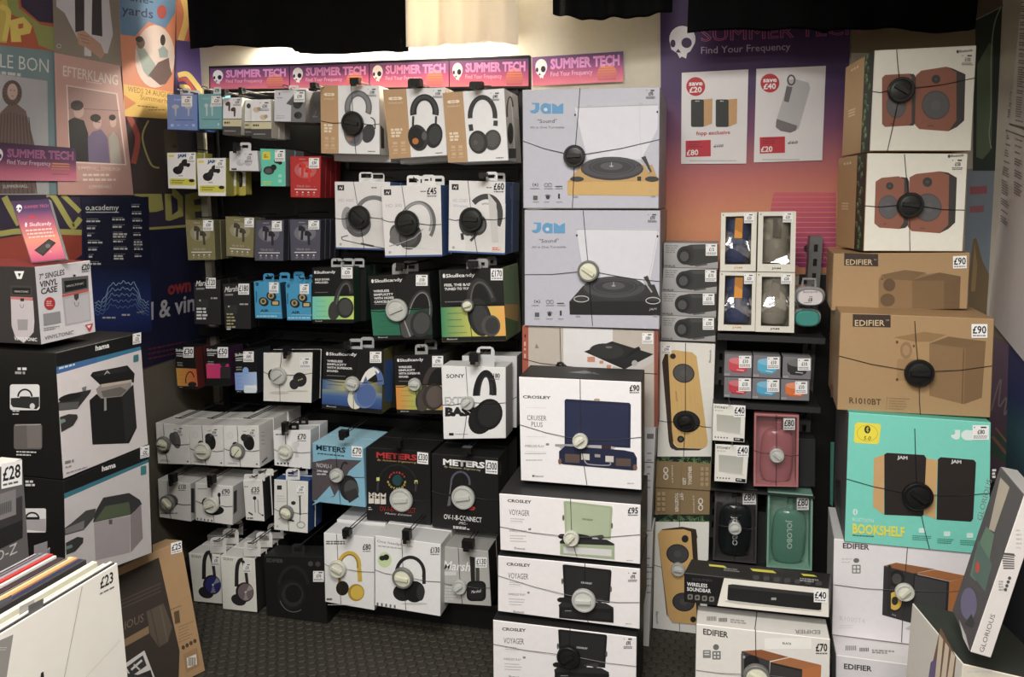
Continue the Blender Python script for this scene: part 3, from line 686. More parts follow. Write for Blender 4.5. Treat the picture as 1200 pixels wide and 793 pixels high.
p = lposter('sunset printed strip with white skull pinned over the teal and pink gig posters', [(-90,655),(352,688),(356,842),(-90,838)], .009, S(72,38,84)); d = p.d
d.grad([(-90,655),(352,688),(356,842),(-90,838)], [(0,S(66,38,78)),(.45,S(110,46,96)),(.8,S(216,92,128)),(1,S(226,110,140))])
skull(d, -8, 724, 44, 70, S(232,226,236), S(72,38,84)); d.text('SUMMER TECH', 34, 728, 342, 742, 38, S(196,96,160), outline=.03); d.text('Find Your Frequency', 34, 762, 236, 770, 22, S(222,190,214))
for k in range(5): d.poly([(238+abs(k-2)*4,756+k*12),(326-abs(k-2)*4,760+k*12),(326,766+k*12),(238,763+k*12)], mixc(S(226,130,70), S(170,56,120), k/5))
p = lposter('navy gig listings poster with white columns of text and glowing blue wave peaks', [(375,200),(690,200),(706,830),(432,850)], .003, S(24,28,66), cG); d = p.d
d.grad([(410,520),(698,520),(706,830),(432,850)], [(0,S(24,28,66)),(.3,S(30,48,120)),(.7,S(34,58,150)),(1,S(24,40,112))])
d.text('O₂ academy' if False else 'o,academy', 398, 262, 552, 262, 26, S(236), bold=.005); d.line([(400,272),(552,272)], 4, S(220))
for k in range(7): d.small(402+k*2, 302+k*33, 402+k*2+66-(k%3)*16, 1, 1, 3, S(150)); d.small(402+k*2, 310+k*33, 402+k*2+70-(k%3)*20, 1, 1, 8, S(214), seed=k)
for k in range(6): d.small(522+k*1.5, 295+k*34, 590, 1, 1, 3, S(150)); d.small(522+k*1.5, 302+k*34, 600-(k%2)*25, 1+(k in (2,5)), 12, 8, S(214), seed=k)
for k in range(8): d.small(612+k*2, 234+k*33, 660, 1, 1, 3, S(150)); d.small(612+k*2, 242+k*33, 662+k, 1+(k==5), 12, 7, S(206), seed=k)
for r in range(5):
    P = []
    for i in range(41):
        x = 440+i*6.3; y = 690+r*14-95*math.exp(-((x-575)/50)**2)*(1-.16*r)-60*math.exp(-((x-515)/26)**2)*(1-.1*r)-55*math.exp(-((x-628)/22)**2)*(1-.1*r)
        P.append((x, y+6*math.sin(i*1.7+r)))
    d.line(P, 3.2, mixc(S(150,196,255), S(60,110,220), r/5))
d.text('Summerhall' if False else 'academy', 636, 742, 668, 738, 12, S(214)); d.small(476, 758, 540, 1, 1, 8, S(206)); d.small(566, 745, 610, 1, 1, 8, S(206))

SAT, VAL = .84, 1.0
# ================================================================ boxes stacked along the left wall
XH = -1.5
def hit_x(p, X): return atx(p[0], p[1], X)
def leftbox(name, label, cat, q, X, depth, front, side, top=None, crop=cz): return Box(name, label, cat, q, ('x', X), depth, front, side, top, crop)
h1 = leftbox('record_case_box', 'large black and white carton picturing a black record case, upper of two by the wall', 'box', [cM(258,172),cM(655,78),cM(690,598),cM(295,762)], XH, .36, S(16), S(15), S(24)); h1.crop = cM
d = h1.d = Draw(h1.o, h1.n, cM)
d.poly([(262,238),(653,142),(656,160),(263,272)], S(52,120,160)); d.poly([(262,240),(450,194),(450,222),(263,271)], S(60,104,166)); d.poly([(263,271),(656,158),(688,596),(294,756)], S(214,206,208))
d.text('hama', 444, 162, 508, 146, 24, S(226), bold=.03); d.small(274, 240, 368, 1, 1, 9, S(200,214,226), sl=-.26)
d.poly([(420,278),(430,262),(592,230),(626,268),(622,312),(596,300),(470,325)], S(26)); d.poly([(432,268),(588,236),(594,256),(446,284)], S(38)); d.text('A', 484, 274, 512, 268, 18, S(190))
d.poly([(446,340),(470,318),(612,296),(610,336),(570,376),(460,384)], S(150,140,134)); d.poly([(470,318),(612,296),(612,308),(472,332)], S(190,176,160)); d.poly([(470,350),(560,330),(590,345),(560,372),(480,378)], S(106,100,94))
d.poly([(416,392),(450,362),(470,384),(566,374),(620,318),(636,520),(600,592),(430,598)], S(26)); d.poly([(566,374),(620,318),(636,520),(584,590)], S(40)); d.poly([(484,380),(494,380),(496,438),(484,442)], S(150))
d.poly([(270,404),(330,362),(424,342),(420,356),(360,432),(274,440)], S(48)); d.poly([(274,406),(368,398),(362,430),(275,438)], S(88)); d.ell(325,378,54,16,S(30),-14); d.poly([(380,334),(402,326),(400,348),(384,350)], S(120))
d.poly([(278,470),(320,456),(358,458),(362,474),(340,510),(285,540)], S(56,52,52)); d.poly([(278,482),(300,478),(306,490),(280,504)], S(110,140,130))
d.small(302, 676, 344, 1, 1, 12, S(120), sl=-.25); d.small(304, 700, 340, 1, 1, 8, S(150), sl=-.25); d.small(308, 728, 410, 1, 1, 6, S(150), sl=-.3)
d.rr(620,184,644,216,4,S(52,120,130),-6); h1.sticker(617,84,656,134,'£30',crop=cM,sh=-8,big=False)
d = h1.face('L', cM)
d.small(82, 240, 124, 1, 1, 12, S(206)); d.small(70, 258, 132, 1, 1, 12, S(150), sl=.02)
d.rr(46,318,184,438,12,S(214)); d.poly([(50,382),(182,376),(182,420),(170,434),(60,424),(50,410)], S(44)); d.arc(116,376,32,34,8,0,180,S(30)); d.rect(92,374,140,386,S(40)); d.ell(150,420,12,14,S(200))
d.small(58, 440, 100, 2, 14, 5, S(190)); d.rr(64,502,196,620,12,S(96,90,88)); d.poly([(124,506),(190,504),(192,612),(128,614)], S(112,104,102)); d.line([(70,508),(190,504)], 3, S(170)); d.small(76, 628, 172, 2, 14, 6, S(200), sl=.03)
h2 = leftbox('record_case_box', 'black and white carton picturing a grey record case, lower of the two beside the wall', 'box', [cM(297,766),cM(690,602),cS(712,216),cS(306,380)], XH, .36, S(16), S(15), S(24))
h2.crop = cM; d = h2.d = Draw(h2.o, h2.n, cM)
d.poly([(380,793),(690,666),(691,680),(300,850),(297,826)], S(52,120,140)); d.poly([(299,850),(691,680),(705,1100),(306,1250)], S(206,200,202))
d.text('hama', 474, 722, 538, 702, 24, S(226), bold=.03); d.rr(654,700,680,742,4,S(52,130,136),-6); h2.sticker(652,610,694,664,'£30',crop=cM,sh=-10,big=False)
d = h2.d.at(cS)
d.poly([(432,75),(446,20),(480,-40),(600,-62),(650,-30),(660,-10),(608,40)], S(52)); d.poly([(440,70),(490,0),(600,-20),(608,40)], S(84,96,70)); d.poly([(436,74),(606,44),(604,215),(444,252)], S(170,160,164)); d.poly([(606,44),(656,-10),(664,150),(608,215)], S(142,132,136)); d.rect(506,62,522,84,S(90))
d.poly([(302,100),(330,80),(400,20),(446,10),(440,50),(390,110),(302,135)], S(70)); d.poly([(304,104),(392,66),(390,106),(304,130)], S(126,122,124)); d.poly([(306,170),(360,142),(388,146),(386,170),(350,210),(308,226)], S(56)); d.poly([(308,186),(334,178),(338,190),(310,202)], S(110,140,134))
d = h2.face('L', cS); d.rr(104,10,214,122,8,S(206)); d.poly([(106,62),(212,58),(214,118),(106,108)], S(160,154,158)); d.arc(150,56,30,26,8,0,180,S(28)); d.rect(118,50,184,62,S(28)); d.at(cM).small(118, 765, 166, 2, 16, 10, S(190))
# vinyl singles case
vc = leftbox('singles_case_box', 'grey and black carton picturing a silver singles case, on the upper record case box', 'box', [cG(160,527),cG(420,496),cM(445,75),cM(190,135)], -1.545, .3, S(206,202,208), S(48,44,46), S(150,44,46)); vc.crop = cG
d = vc.d = Draw(vc.o, vc.n, cG)
d.text('7" SINGLES', 182, 586, 300, 562, 26, S(50,46,48), bold=.02); d.text('VINYL', 184, 622, 268, 606, 28, S(50,46,48), bold=.03); d.text('CASE', 190, 654, 266, 640, 28, S(50,46,48), bold=.03)
d.poly([(286,578),(410,566),(412,628),(290,654)], S(92,90,92)); d.poly([(298,592),(402,580),(404,622),(302,644)], S(26)); d.text('VINYLTONIC', 308, 622, 390, 606, 10, S(200)); d.poly([(288,656),(412,628),(413,640),(290,668)], S(196,84,80)); d.poly([(290,668),(416,640),(424,775),(304,800)], S(170,166,172)); d.poly([(300,676),(410,652),(418,770),(312,792)], S(182,178,184)); d.poly([(344,654),(366,650),(366,672),(355,684),(345,674)], S(60)); d.arc(356,690,10,20,3,180,360,S(110)); d.ell(346,566,7,5,S(60))
d.ell(231,696,26,30,S(186,52,52)); d.small(216, 684, 248, 3, 9, 5, S(226,170,170)); d.poly([(200,745),(280,732),(284,785),(204,800)], S(140,138,144)); d.small(204, 810, 280, 2, 9, 4, S(120), sl=-.15); d.poly([(400,800),(432,792),(424,820),(414,828)], S(206,60,66)); d.poly([(406,804),(425,800),(418,818)], S(230))
d = vc.d.at(cM); d.text('VINYLTONIC', 208, 112, 342, 84, 18, S(50,46,48)); d.poly([(395,42),(434,34),(415,68)], S(196,56,60)); d.poly([(404,46),(425,42),(414,58)], S(226))
vc.sticker(376,508,420,556,'£20',crop=cG,sh=-4,paper=False)
d = vc.face('L', cG); d.poly([(66,546),(112,546),(100,582),(80,582)], S(230)); d.poly([(82,556),(98,556),(90,574)], S(48,44,46)); d.poly([(48,612),(148,614),(150,664),(50,662)], S(60)); d.poly([(56,622),(142,624),(142,654),(58,652)], S(22)); d.text('VINYLTONIC', 66, 644, 132, 646, 9, S(206)); d.poly([(48,664),(152,668),(152,680),(50,676)], S(206,110,110)); d.poly([(50,676),(154,682),(160,780),(156,830),(110,880),(70,850),(54,800)], S(190,180,186)); d.rr(94,672,112,686,3,S(50)); d.arc(102,700,8,16,3,180,360,S(110)); d.poly([(80,770),(130,770),(128,820),(84,820)], S(150,144,150))
d.at(cM).text('VINYLTONIC', 66, 112, 172, 118, 16, S(226), bold=.02)
ws = empty('wall_shelf', (XL+.2, 1.65, .395), 'thin black wall shelf carrying the two record case boxes', 'shelf')
mb = MB(); mb.box((XL, 1.44, .399), (-1.64, 1.74, .4165), S(24)); mb.build('shelf_board', M['metal'], ws, ws.location)
for y in (1.50, 1.68):
    mb = MB(); mb.box((XL, y-.012, .31), (XL+.012, y+.012, .399), S(30)); mb.mesh([(XL,y-.004,.31),(XL,y+.004,.31),(XL,y+.004,.399),(XL,y-.004,.399),(XL+.1,y-.004,.399),(XL+.1,y+.004,.399)], [(0,1,5,4),(0,4,3),(1,2,5),(3,4,5,2)], S(30)); mb.build('bracket', M['metal'], ws, ws.location)
# framed leaning sign on the singles case
nn = Vector((.30, -1, .34)).normalized(); base = atx(*ci(290,700), -1.60)
fs_ = Box('counter_sign', 'small leaning acrylic sign of a black gadget over a sunset, atop the singles case box', 'sign', [(100,122),(455,104),(617,664),(290,700)], (base+Vector((0,0,.002)), nn), .012, S(70,50,70), S(150,150,152), crop=ci, bevel=.0006)
d = fs_.d; d.grad([(108,128),(450,112),(610,658),(296,692)], [(0,S(70,48,84)),(.16,S(84,62,108)),(.4,S(196,92,116)),(.65,S(232,140,116)),(.85,S(226,110,130)),(1,S(196,76,116))])
skull(d, 178, 192, 54, 74, S(226), S(70,48,84)); d.text('SUMMER TECH', 222, 192, 452, 178, 26, S(196,92,124), outline=.03); d.small(270, 262, 390, 1, 1, 22, S(206,56,76)); d.text('Skullcandy', 274, 358, 478, 346, 36, S(236,214,218), bold=.01); d.ell(242, 344, 11, 22, S(236,214,218))
for k in range(3): d.small(238+14*k, 392+k*32, 500+8*k, 1, 1, 14, S(232,196,190), sl=-.08, ragged=.1)
d.poly([(318,580),(455,474),(520,510),(400,634)], S(52,48,50)); d.poly([(330,585),(455,486),(500,508),(396,616)], S(66,62,62)); d.ell(446,540,24,20,S(106,108,104)); d.poly([(455,600),(470,582),(486,598)], S(236,170,170))

# ================================================================ brown leaning box and the record bin
bo = atz(239.5, 787, .0); az = math.radians(23.5)
bn = Vector((math.cos(az), -math.sin(az), .22)).normalized()
bb = Box('stand_box', 'tall brown leaning carton with a dark printed stand picture, beside the record bin', 'box', [(460,325),(842,158),(955,772),(573,939)], (bo, bn), .09, S(176,138,96), S(170,132,92), S(186,148,104), crop=cS, floor=True)
d = bb.d; d.poly([(538,330),(738,238),(870,830),(540,960)], S(62,54,48)); d.text('GLORIOUS', 470, 622, 668, 535, 40, S(116,100,84)); d.poly([(540,640),(690,556),(694,590),(540,676)], S(140,112,80))
for k in range(3): d.line([(560,440+k*18),(748,358+k*18)], 5, S(84,74,66))
d.poly([(680,490),(760,450),(800,560),(780,630),(740,655),(700,600)], S(92,80,68)); d.line([(700,480),(740,650)], 6, S(76,66,58)); d.line([(745,462),(778,628)], 6, S(104,92,78))
d.small(790, 480, 870, 1, 1, 4, S(120,92,64), sl=-.4); d.poly([(808,492),(832,482),(838,540),(814,548)], S(96,76,56)); d.small(830, 560, 900, 6, 14, 4, S(140,108,76), sl=-.4)
for k in range(4): d.ell(852+k*18, 656-k*10, 8, 10, S(84,66,50))
d.poly([(852,688),(916,655),(930,740),(866,775)], S(160,124,86)); d.poly([(868,705),(912,686),(916,735),(872,752)], S(222,214,200)); d.rects([(875+k*6,702,878+k*6,742) for k in range(6)], S(60)); bb.sticker(795,172,845,224,'£25',sh=-12)
hx = empty('record_bin', (-1.12, .88, 0), 'dark open record bin at the lower left holding a row of vinyl sleeves', 'record bin'); L = hx.location
mb = MB(); mb.box((-1.52,.5,.42), (-.93,1.215,.465), S(26)); mb.build('bottom_board', M['metal'], hx, L)
for lo, hi in (((-1.53,.5,.44),(-1.515,1.215,.475)), ((-.935,.5,.44),(-.92,1.215,.475)), ((-1.53,1.20,.44),(-.92,1.215,.475)), ((-1.53,.5,.44),(-.92,.515,.475))):
    mb = MB(); mb.box(lo, hi, S(28)); mb.build('side_board', M['metal'], hx, L)
for x, y in ((-1.51,.53),(-1.51,1.17),(-.96,.53),(-.96,1.17)):
    mb = MB(); mb.box((x-.02,y-.02,0), (x+.02,y+.02,.44), S(24)); mb.build('leg', M['metal'], hx, L)
LPS = [(545,265,S(244,240,232),.0045,'white record sleeve priced £23, frontmost in the record bin'), (532,262,S(46,46,50),.003,'thin black record sleeve directly behind the white £23 sleeve'), (522,258,S(226,222,212),.005,'white record sleeve behind the thin black one at the front of the bin'),
 (490,266,S(206,200,186),.004,'cream white record sleeve third from the front white ones'), (452,258,S(222,220,196),.010,'thick pale cream record sleeve in front of the navy one'), (400,248,S(60,58,60),.006,'charcoal record sleeve between the thick cream and navy ones'), (385,246,S(40,44,84),.008,'navy blue record sleeve behind the charcoal one'),
 (362,238,S(206,150,92),.007,'orange tan record sleeve beside the navy one'), (345,236,S(222,186,130),.009,'pale tan record sleeve behind the orange tan one'), (318,242,S(226,222,214),.004,'thin white record sleeve behind the pale tan one'), (300,240,S(70,46,56),.006,'maroon record sleeve behind the thin white one'), (285,238,S(54,50,52),.006,'black record sleeve between the maroon and white ones'),
 (262,230,S(230,226,218),.005,'white record sleeve right in front of the red one'), (247,222,S(206,52,50),.007,'bright red record sleeve towards the back of the bin'), (228,220,S(150,140,146),.007,'grey record sleeve right behind the red one'), (200,218,S(120,112,120),.008,'dark grey record sleeve second behind the red one'), (180,222,S(170,164,168),.008,'pale grey record sleeve third behind the red one')]
for i, (x, y, c, th, lab) in enumerate(LPS):
    p = atz(*cS(x, y), .80 if i else .7975); X = -.952-.0285*i*1.0 if i else -.950
    X = p.x; Yf = p.y; mb = MB()
    r = empty('record_sleeve', (X, Yf-.16, .467), lab, 'record', 'records in the bin'); r_ = r.location
    lean = .0
    mb.box((X-th, Yf-.318, .467), (X, Yf, p.z), c); mb.build('sleeve', M['paper'], r, r_)
    dd = Draw(Vector((X,0,0)), Vector((1,0,0)), cS)
    if i == 0:
        dd.poly([(-40,640),(62,596),(30,800),(-40,830)], S(150,146,142)); dd.text('£23', 466, 384, 526, 352, 52, S(34), bold=.02); dd.small(464, 404, 532, 1, 1, 8, S(120), sl=-.5, ragged=.02)
        dd.poly([(190,775),(202,768),(206,800),(188,800)], S(40)); dd.line([(382,372),(298,800)], 3, S(176,172,166)); dd.line([(560,620),(400,793)], 1.5, S(206,202,196)); dd.small(0, 655, 40, 2, 10, 4, S(200))
        dd.mb.build('sleeve_print', M['print'], r, r_); dd.tx.build('price_lettering', M['print'], r, r_)
    elif i in (1, 3, 6, 10, 13):
        dd.poly([(x-400,y+200),(x-330,y+165),(x-330,y+210),(x-400,y+245)], mixc(c, S(128), .5)); dd.mb.build('sleeve_print', M['print'], r, r_)
dv = Box('divider_tab', 'grey plastic divider with a raised tab behind the back records', 'divider', [(-150,520),(235,190),(235,260),(-150,600)], ('x', atz(*cS(160,225), .80).x-.012), .003, S(110,106,112), crop=cS)
dv.d.rect(158,182,220,238,S(130,126,132),-20)
bs = Box('record_box_set', 'dark grey boxed record set priced £28 standing at the photo left edge behind the sleeves', 'box set', [proj(-1.30,.905,atx(*cc(130,86),-1.30).z),cc(130,86),proj(-1.30,atx(*cc(132,545),-1.30).y,.468),proj(-1.30,.905,.468)], ('x', -1.30), .05, S(96,92,94), S(70,68,70), S(214,206,200), crop=cz)
bs.crop = cc; bs.d = Draw(bs.o, bs.n, cc)
d = bs.d; d.poly([(-160,430),(130,300),(132,545),(-160,690)], S(58,54,56)); d.poly([(-160,340),(92,262),(94,410),(-160,500)], S(128,124,126)); d.poly([(-160,560),(132,440),(132,545),(-160,690)], S(34)); d.text('O-Z', -30, 690, 100, 630, 62, S(196,190,186)); d.rects([(-20+k*9,355-k*3,-15+k*9,420-k*3) for k in range(10)], S(70)); bs.sticker(8,118,128,262,'£28',sh=-26)
# ================================================================ boxes hanging in the black bay, row by row
def hb(label, cr, q, Y, dep, front=WHITE, side=None, top=None, cat='earphone box', name='earphone_box', group=None, **k):
    return Box(name, label, cat, q, Y, dep, front, side, top, cr, group, **k)
YE = 2.45
# ---- top row: small earphone boxes
b = hb('pale blue box of white earbuds, at the left end of the topmost row', cB, [(22,438),(164,440),(165,607),(24,602)], YE, .05, S(112,140,204), S(62,88,176)); d = b.d
for X in (62, 122): d.ell(X,496,17,10,S(176,180,196)); d.poly([(X-4,498),(X+6,498),(X+4,538),(X-3,538)], S(176,180,196))
d.small(55,460,100,1,1,7,S(150,176,224)); d.rect(60,556,146,559,S(60,80,140)); d.rects([(40,576,54,588),(140,576,152,588),(70,580,84,584),(106,580,120,584)], S(160,190,236))
b.tab(84,410,131,441,S(216,216,222),(.3,.35,.8,.7)); b.sticker(90,445,140,494,'£20',big=False); hook(80,418,cB,YE)
b.behind(.055,'second pale blue earbud box on the peg behind the front one')
b = hb('teal box of white stick earbuds, second in the topmost row', cB, [(166,437),(279,435),(278,600),(172,600)], YE, .05, S(112,172,180), S(84,140,156)); d = b.d
for X in (205, 230): d.ell(X,490,9,9,S(190,204,206)); d.poly([(X-2,490),(X+6,490),(X+6,538),(X,538)], S(190,204,206))
d.rect(186,553,268,556,S(60,110,120)); d.ell(262,578,5,6,S(176,206,210)); d.small(190,455,225,1,1,6,S(150,190,196))
b.tab(238,404,276,438,S(206,214,214),(.2,.3,.7,.7)); b.sticker(228,446,277,494,'£20',big=False); hook(196,412,cB,YE)
def bandbox(label, q, bands, Y=YE):
    b = hb(label, cB, q, Y, .045, WHITE, S(190,186,172), group=None); d = b.U()
    d.rect(0,bands[0],1,bands[1],S(206,198,160)); d.rect(0,bands[1],1,1,S(72,72,72)); d.rect(0,bands[0]-.02,1,bands[0],S(60,54,44)); d.small(.08,(bands[0]+bands[1])/2-.03,.4,1,1,.05,S(70,64,50)); d.small(.1,.88,.9,1,1,.03,S(150)); return b
b = bandbox('white box of dark stick earbuds with beige band and grey foot, beside the teal box', [(282,456),(371,452),(367,628),(282,626)], (.58,.77)); d = b.d
for X, Y in ((305,482),(330,508)): d.ell(X,Y,12,9,S(84,62,58),-30); d.poly([(X+2,Y),(X+12,Y),(X+10,Y+34),(X+3,Y+34)], S(84,62,58))
b.sticker(328,458,368,495,'£30',big=False,paper=False); hook(292,428,cB,YE,(.022,.03)); b.behind(.05,'second white earbud box behind the one with dark stick buds')
b = bandbox('white box with beige band, half hidden between two others in the topmost row', [(386,464),(440,462),(436,632),(380,630)], (.62,.8), YE+.02); d = b.d
d.ell(402,492,10,12,S(64)); hook(372,420,cB,YE,(.02,.03))
b = bandbox('white box of cream earbuds with pale yellow band, overlapping its neighbour, topmost row', [(413,464),(506,461),(508,642),(416,642)], (.58,.76), YE-.03); d = b.d
for X, Y in ((438,510),(470,545)): d.ell(X,Y,16,12,S(206,186,160),10); d.ell(X+12,Y-4,9,9,S(176,150,120))
b.sticker(450,470,502,520,'£30',big=False,paper=False); b.behind(.05,'second box behind the one of cream earbuds')
b = hb('small pictured box back hanging below the pale grey box of the topmost row', cB, [(506,566),(569,568),(568,646),(505,642)], YE+.05, .04, S(206,202,206), S(150)); d = b.d
d.rects([(512,606,535,636),(542,606,562,636)], S(96,90,96)); d.rects([(514,574,530,594),(542,574,560,594)], S(140,128,140)); d.ell(538,584,7,9,S(70,64,74))
b = hb('grey and white box with a diagonal cut and dark earbuds in the topmost row', cB, [(521,419),(669,417),(665,568),(520,565)], YE-.02, .06, S(206,206,216), S(112,112,114)); d = b.d
d.poly([(628,418),(669,417),(665,568),(598,567),(600,490),(576,482)], S(120,120,124)); d.poly([(576,482),(620,440),(606,490)], S(92,92,96)); d.ell(628,484,20,22,S(56),-20); d.ell(642,478,12,12,S(44)); d.ell(632,536,18,17,S(58)); d.ell(622,536,9,11,S(40))
d.small(535,452,570,1,1,5,S(150)); d.small(532,536,580,2,10,4,S(170)); d.rect(542,430,548,442,S(110))
b.tab(590,396,636,420,S(222),(.1,.35,.6,.75)); b.sticker(613,424,663,474,'£30',big=False); hook(572,406,cB,YE-.02); b.behind(.064,'second box behind the grey and white one with the diagonal cut')
b = hb('smoky clear earphone pack between the grey and white box and the first kraft headphone box', cB, [(676,424),(742,424),(740,572),(671,570)], YE+.03, .06, S(78,78,80), S(60)); d = b.d
d.arc(704,500,12,40,3,200,340,S(120)); d.small(684,540,725,1,1,5,S(130)); b.tab(718,418,744,470,S(200),(.2,.2,.7,.4)); hook(708,396,cB,YE-.05,(.034,.024))
# ---- top row: three kraft and white headphone boxes
def kraft(label, q, ux, Y, fields):
    b = hb(label, cC, q, Y, .085, S(228,228,230), S(206,204,198), S(190,160,124), 'headphone box', 'headphone_box', left=S(176,136,94)); d = b.U(); KR = S(190,150,108)
    d.rect(0,0,ux,1,KR); w = ux
    for k in (-1, 0, 1): d.ell(w*.5+k*w*.18, .135, w*.12, .022, S(236,220,196)); 
    d.rect(w*.34,.13,w*.66,.14,KR); d.text('MARLEY', w*.2, .21, w*.84, .21, .022, S(226,206,176))
    for k in range(3): d.small(w*.18,.57+k*.045,w*.75,1,1,.032,S(230,212,184),ragged=.3,seed=k)
    for r in range(2):
        for c in range(2): d.rect(w*(.22+c*.36),.76+r*.1,w*(.42+c*.36),.8+r*.1,S(206,176,138)); d.small(w*(.18+c*.36),.82+r*.1,w*(.46+c*.36),1,1,.012,S(214,186,150))
    d.small(.8,.95,.95,1,1,.014,S(110)); return b
b = kraft('kraft and white box of grey on-ear headphones with a black security disc, leftmost of three', [(-58,396),(215,398),(218,718),(-54,712)], .3, 2.42, 0); d = b.d
d.arc(118,500,50,66,28,-25,200,S(106,106,110)); d.arc(118,500,50,66,14,-20,190,S(130,130,134)); d.ell(165,620,30,44,S(66,66,70),15); d.ell(95,620,44,60,S(120,120,124),-12); d.ell(95,622,34,48,S(96,96,102),-12); d.ell(78,640,12,16,S(150,112,84)); d.line([(176,545),(194,560),(196,600)], 5, S(70))
b.tag(98,574,50,'black'); b.sticker(158,408,206,452,'£180',big=False,paper=False); d = b.face('R'); d.poly([(222,580),(238,600),(240,690),(224,690)], S(60))
b.behind(.09,'second kraft and white headphone box hanging lower behind the leftmost one',dz=-.02,tabs=False); hook(106,376,cC,2.42,(.05,.03))
b = kraft('kraft and white box of black over-ear headphones with orange badges, middle of three', [(233,416),(522,406),(531,722),(264,738)], .375, 2.41, 0); d = b.d
d.arc(426,520,52,68,30,-12,192,S(44,44,46)); d.arc(426,520,54,70,12,-8,188,S(70)); d.line([(374,540),(372,590)], 10, S(60)); d.line([(480,540),(478,585)], 10, S(60)); d.ell(470,630,40,58,S(40,40,42),8); d.ell(474,628,28,44,S(60),8); d.ell(396,640,46,62,S(52,52,54),-14); d.ell(390,640,36,50,S(34),-14); d.ell(384,656,15,15,S(190,112,52)); d.ell(425,632,12,20,S(90))
b.sticker(462,414,512,458,'£150',big=False,paper=False); b.tab(348,364,420,412,S(24),(.2,.3,.7,.6)); hook(388,384,cC,2.41,(.05,.03)); b.behind(.09,'second kraft and white headphone box hanging lower behind the middle one',dz=-.012,tabs=False)
b = kraft('kraft and white box of matt black on-ear headphones without a badge, right one of three', [(510,432),(796,410),(816,746),(536,756)], .33, 2.40, 0); d = b.d
d.arc(696,540,58,88,22,-6,186,S(58,56,56)); d.line([(640,578),(644,608)], 20, S(62)); d.line([(757,560),(756,585)], 20, S(62)); d.ell(742,650,40,48,S(70,68,66),10); d.ell(744,648,28,36,S(84,82,80),10); d.ell(676,660,44,54,S(50,48,48),-8); d.ell(672,660,32,42,S(74,72,70),-8); d.ell(664,662,10,11,S(96,86,80))
b.sticker(728,426,780,472,'£40',big=False,paper=False); b.tab(634,378,704,414,S(22),(.25,.4,.6,.7)); d = b.face('R'); d.arc(824,520,14,70,8,20,200,S(70)); d.ell(826,620,14,50,S(56)); d.rect(818,690,852,735,S(70,74,84)); hook(668,394,cC,2.40,(.046,.026))
b.behind(.09,'second kraft and white headphone box behind the right one')
# ---- second row
def yellowbuds(label, q, stk, Y=YE):
    b = hb(label, cH, q, Y, .045, S(226,226,226), S(150,146,62)); d = b.U()
    d.rect(.06,.06,.24,.12,S(226,206,56)); d.text('JAM', .36,.13,.66,.12,.085,S(36,84,150),bold=.06); d.ell(.62,.28,.13,.1,S(34)); d.ell(.5,.34,.09,.06,S(40)); d.ell(.72,.33,.08,.07,S(30)); d.ell(.36,.49,.17,.11,S(30)); d.ell(.46,.42,.11,.09,S(42)); d.small(.38,.63,.56,1,1,.02,S(90)); d.rr(.06,.72,.96,.9,.05,S(206,200,66)); d.small(.14,.76,.7,2,.06,.025,S(110,104,40)); d.ell(.84,.77,.1,.045,S(34)); b.sticker(*stk,'£30',big=False); return b
b = yellowbuds('white and yellow box of black earbuds, leftmost of the second row', [(22,-4),(157,-6),(158,165),(28,162)], (116,-4,154,44)); hook(60,-30,cH,YE)
b.behind(.05,'yellow box behind the leftmost white and yellow earbud box')
b = yellowbuds('white and yellow box of black earbuds hanging lower, second in the second row', [(160,22),(297,20),(297,198),(168,197)], (246,26,290,70), YE-.02)
for k, x in enumerate((0, 44)):
    e = hb(('first' if not k else 'second')+' narrow yellow and white box edge beside the lower black earbud box', cH, [(300+x,30),(342+x,28),(344+x,190),(302+x,196)], YE+.03+.02*k, .04, S(214,214,210), S(170,160,60)); e.d.rect(301+x,150,344+x,194,S(176,166,60)); e.d.rr(304+x,84,330+x,156,10,S(36,36,38)); e.d.ell(317+x,120,8,20,S(70))
b = hb('white box of pale grey earbuds with a black lock on its clear tab, second row', cH, [(312,-10),(441,-14),(449,82),(312,80)], YE-.02, .07, S(216,216,222), S(160,160,166)); d = b.d
for X in (364, 400): d.ell(X,42,18,15,S(184,184,190)); d.ell(X+8,36,10,10,S(206))
d.small(322,68,362,1,1,8,S(60)); d.small(340,84,420,0,1,1,WHITE); b.tab(358,-52,414,-12,S(206,206,210),(.25,.3,.75,.65)); b.sticker(382,-4,424,44,'£25',big=False,paper=False); hook(346,-34,cH,YE-.02,(.022,.04))
b = hb('mint green box of black earbuds with a yellow corner label, second row', cH, [(455,-24),(574,-20),(575,153),(458,152)], YE, .06, S(92,206,178), S(110,112,114)); d = b.d
d.rr(466,-10,503,28,4,S(226,206,60)); d.small(474,4,494,2,9,5,S(110,96,30)); d.ell(536,34,16,12,S(40)); d.ell(548,42,10,9,S(30)); d.ell(496,78,26,20,S(60)); d.ell(518,64,14,14,S(36)); d.ell(494,80,16,12,S(90)); d.small(468,128,520,2,10,6,S(176,216,100)); d.rects([(540,96,556,110),(540,120,556,134)], S(150,226,206)); b.sticker(524,-18,570,36,'£35',big=False)
b.behind(.065,'second box on the peg behind the mint green one'); hook(520,-30,cH,YE,None,False)
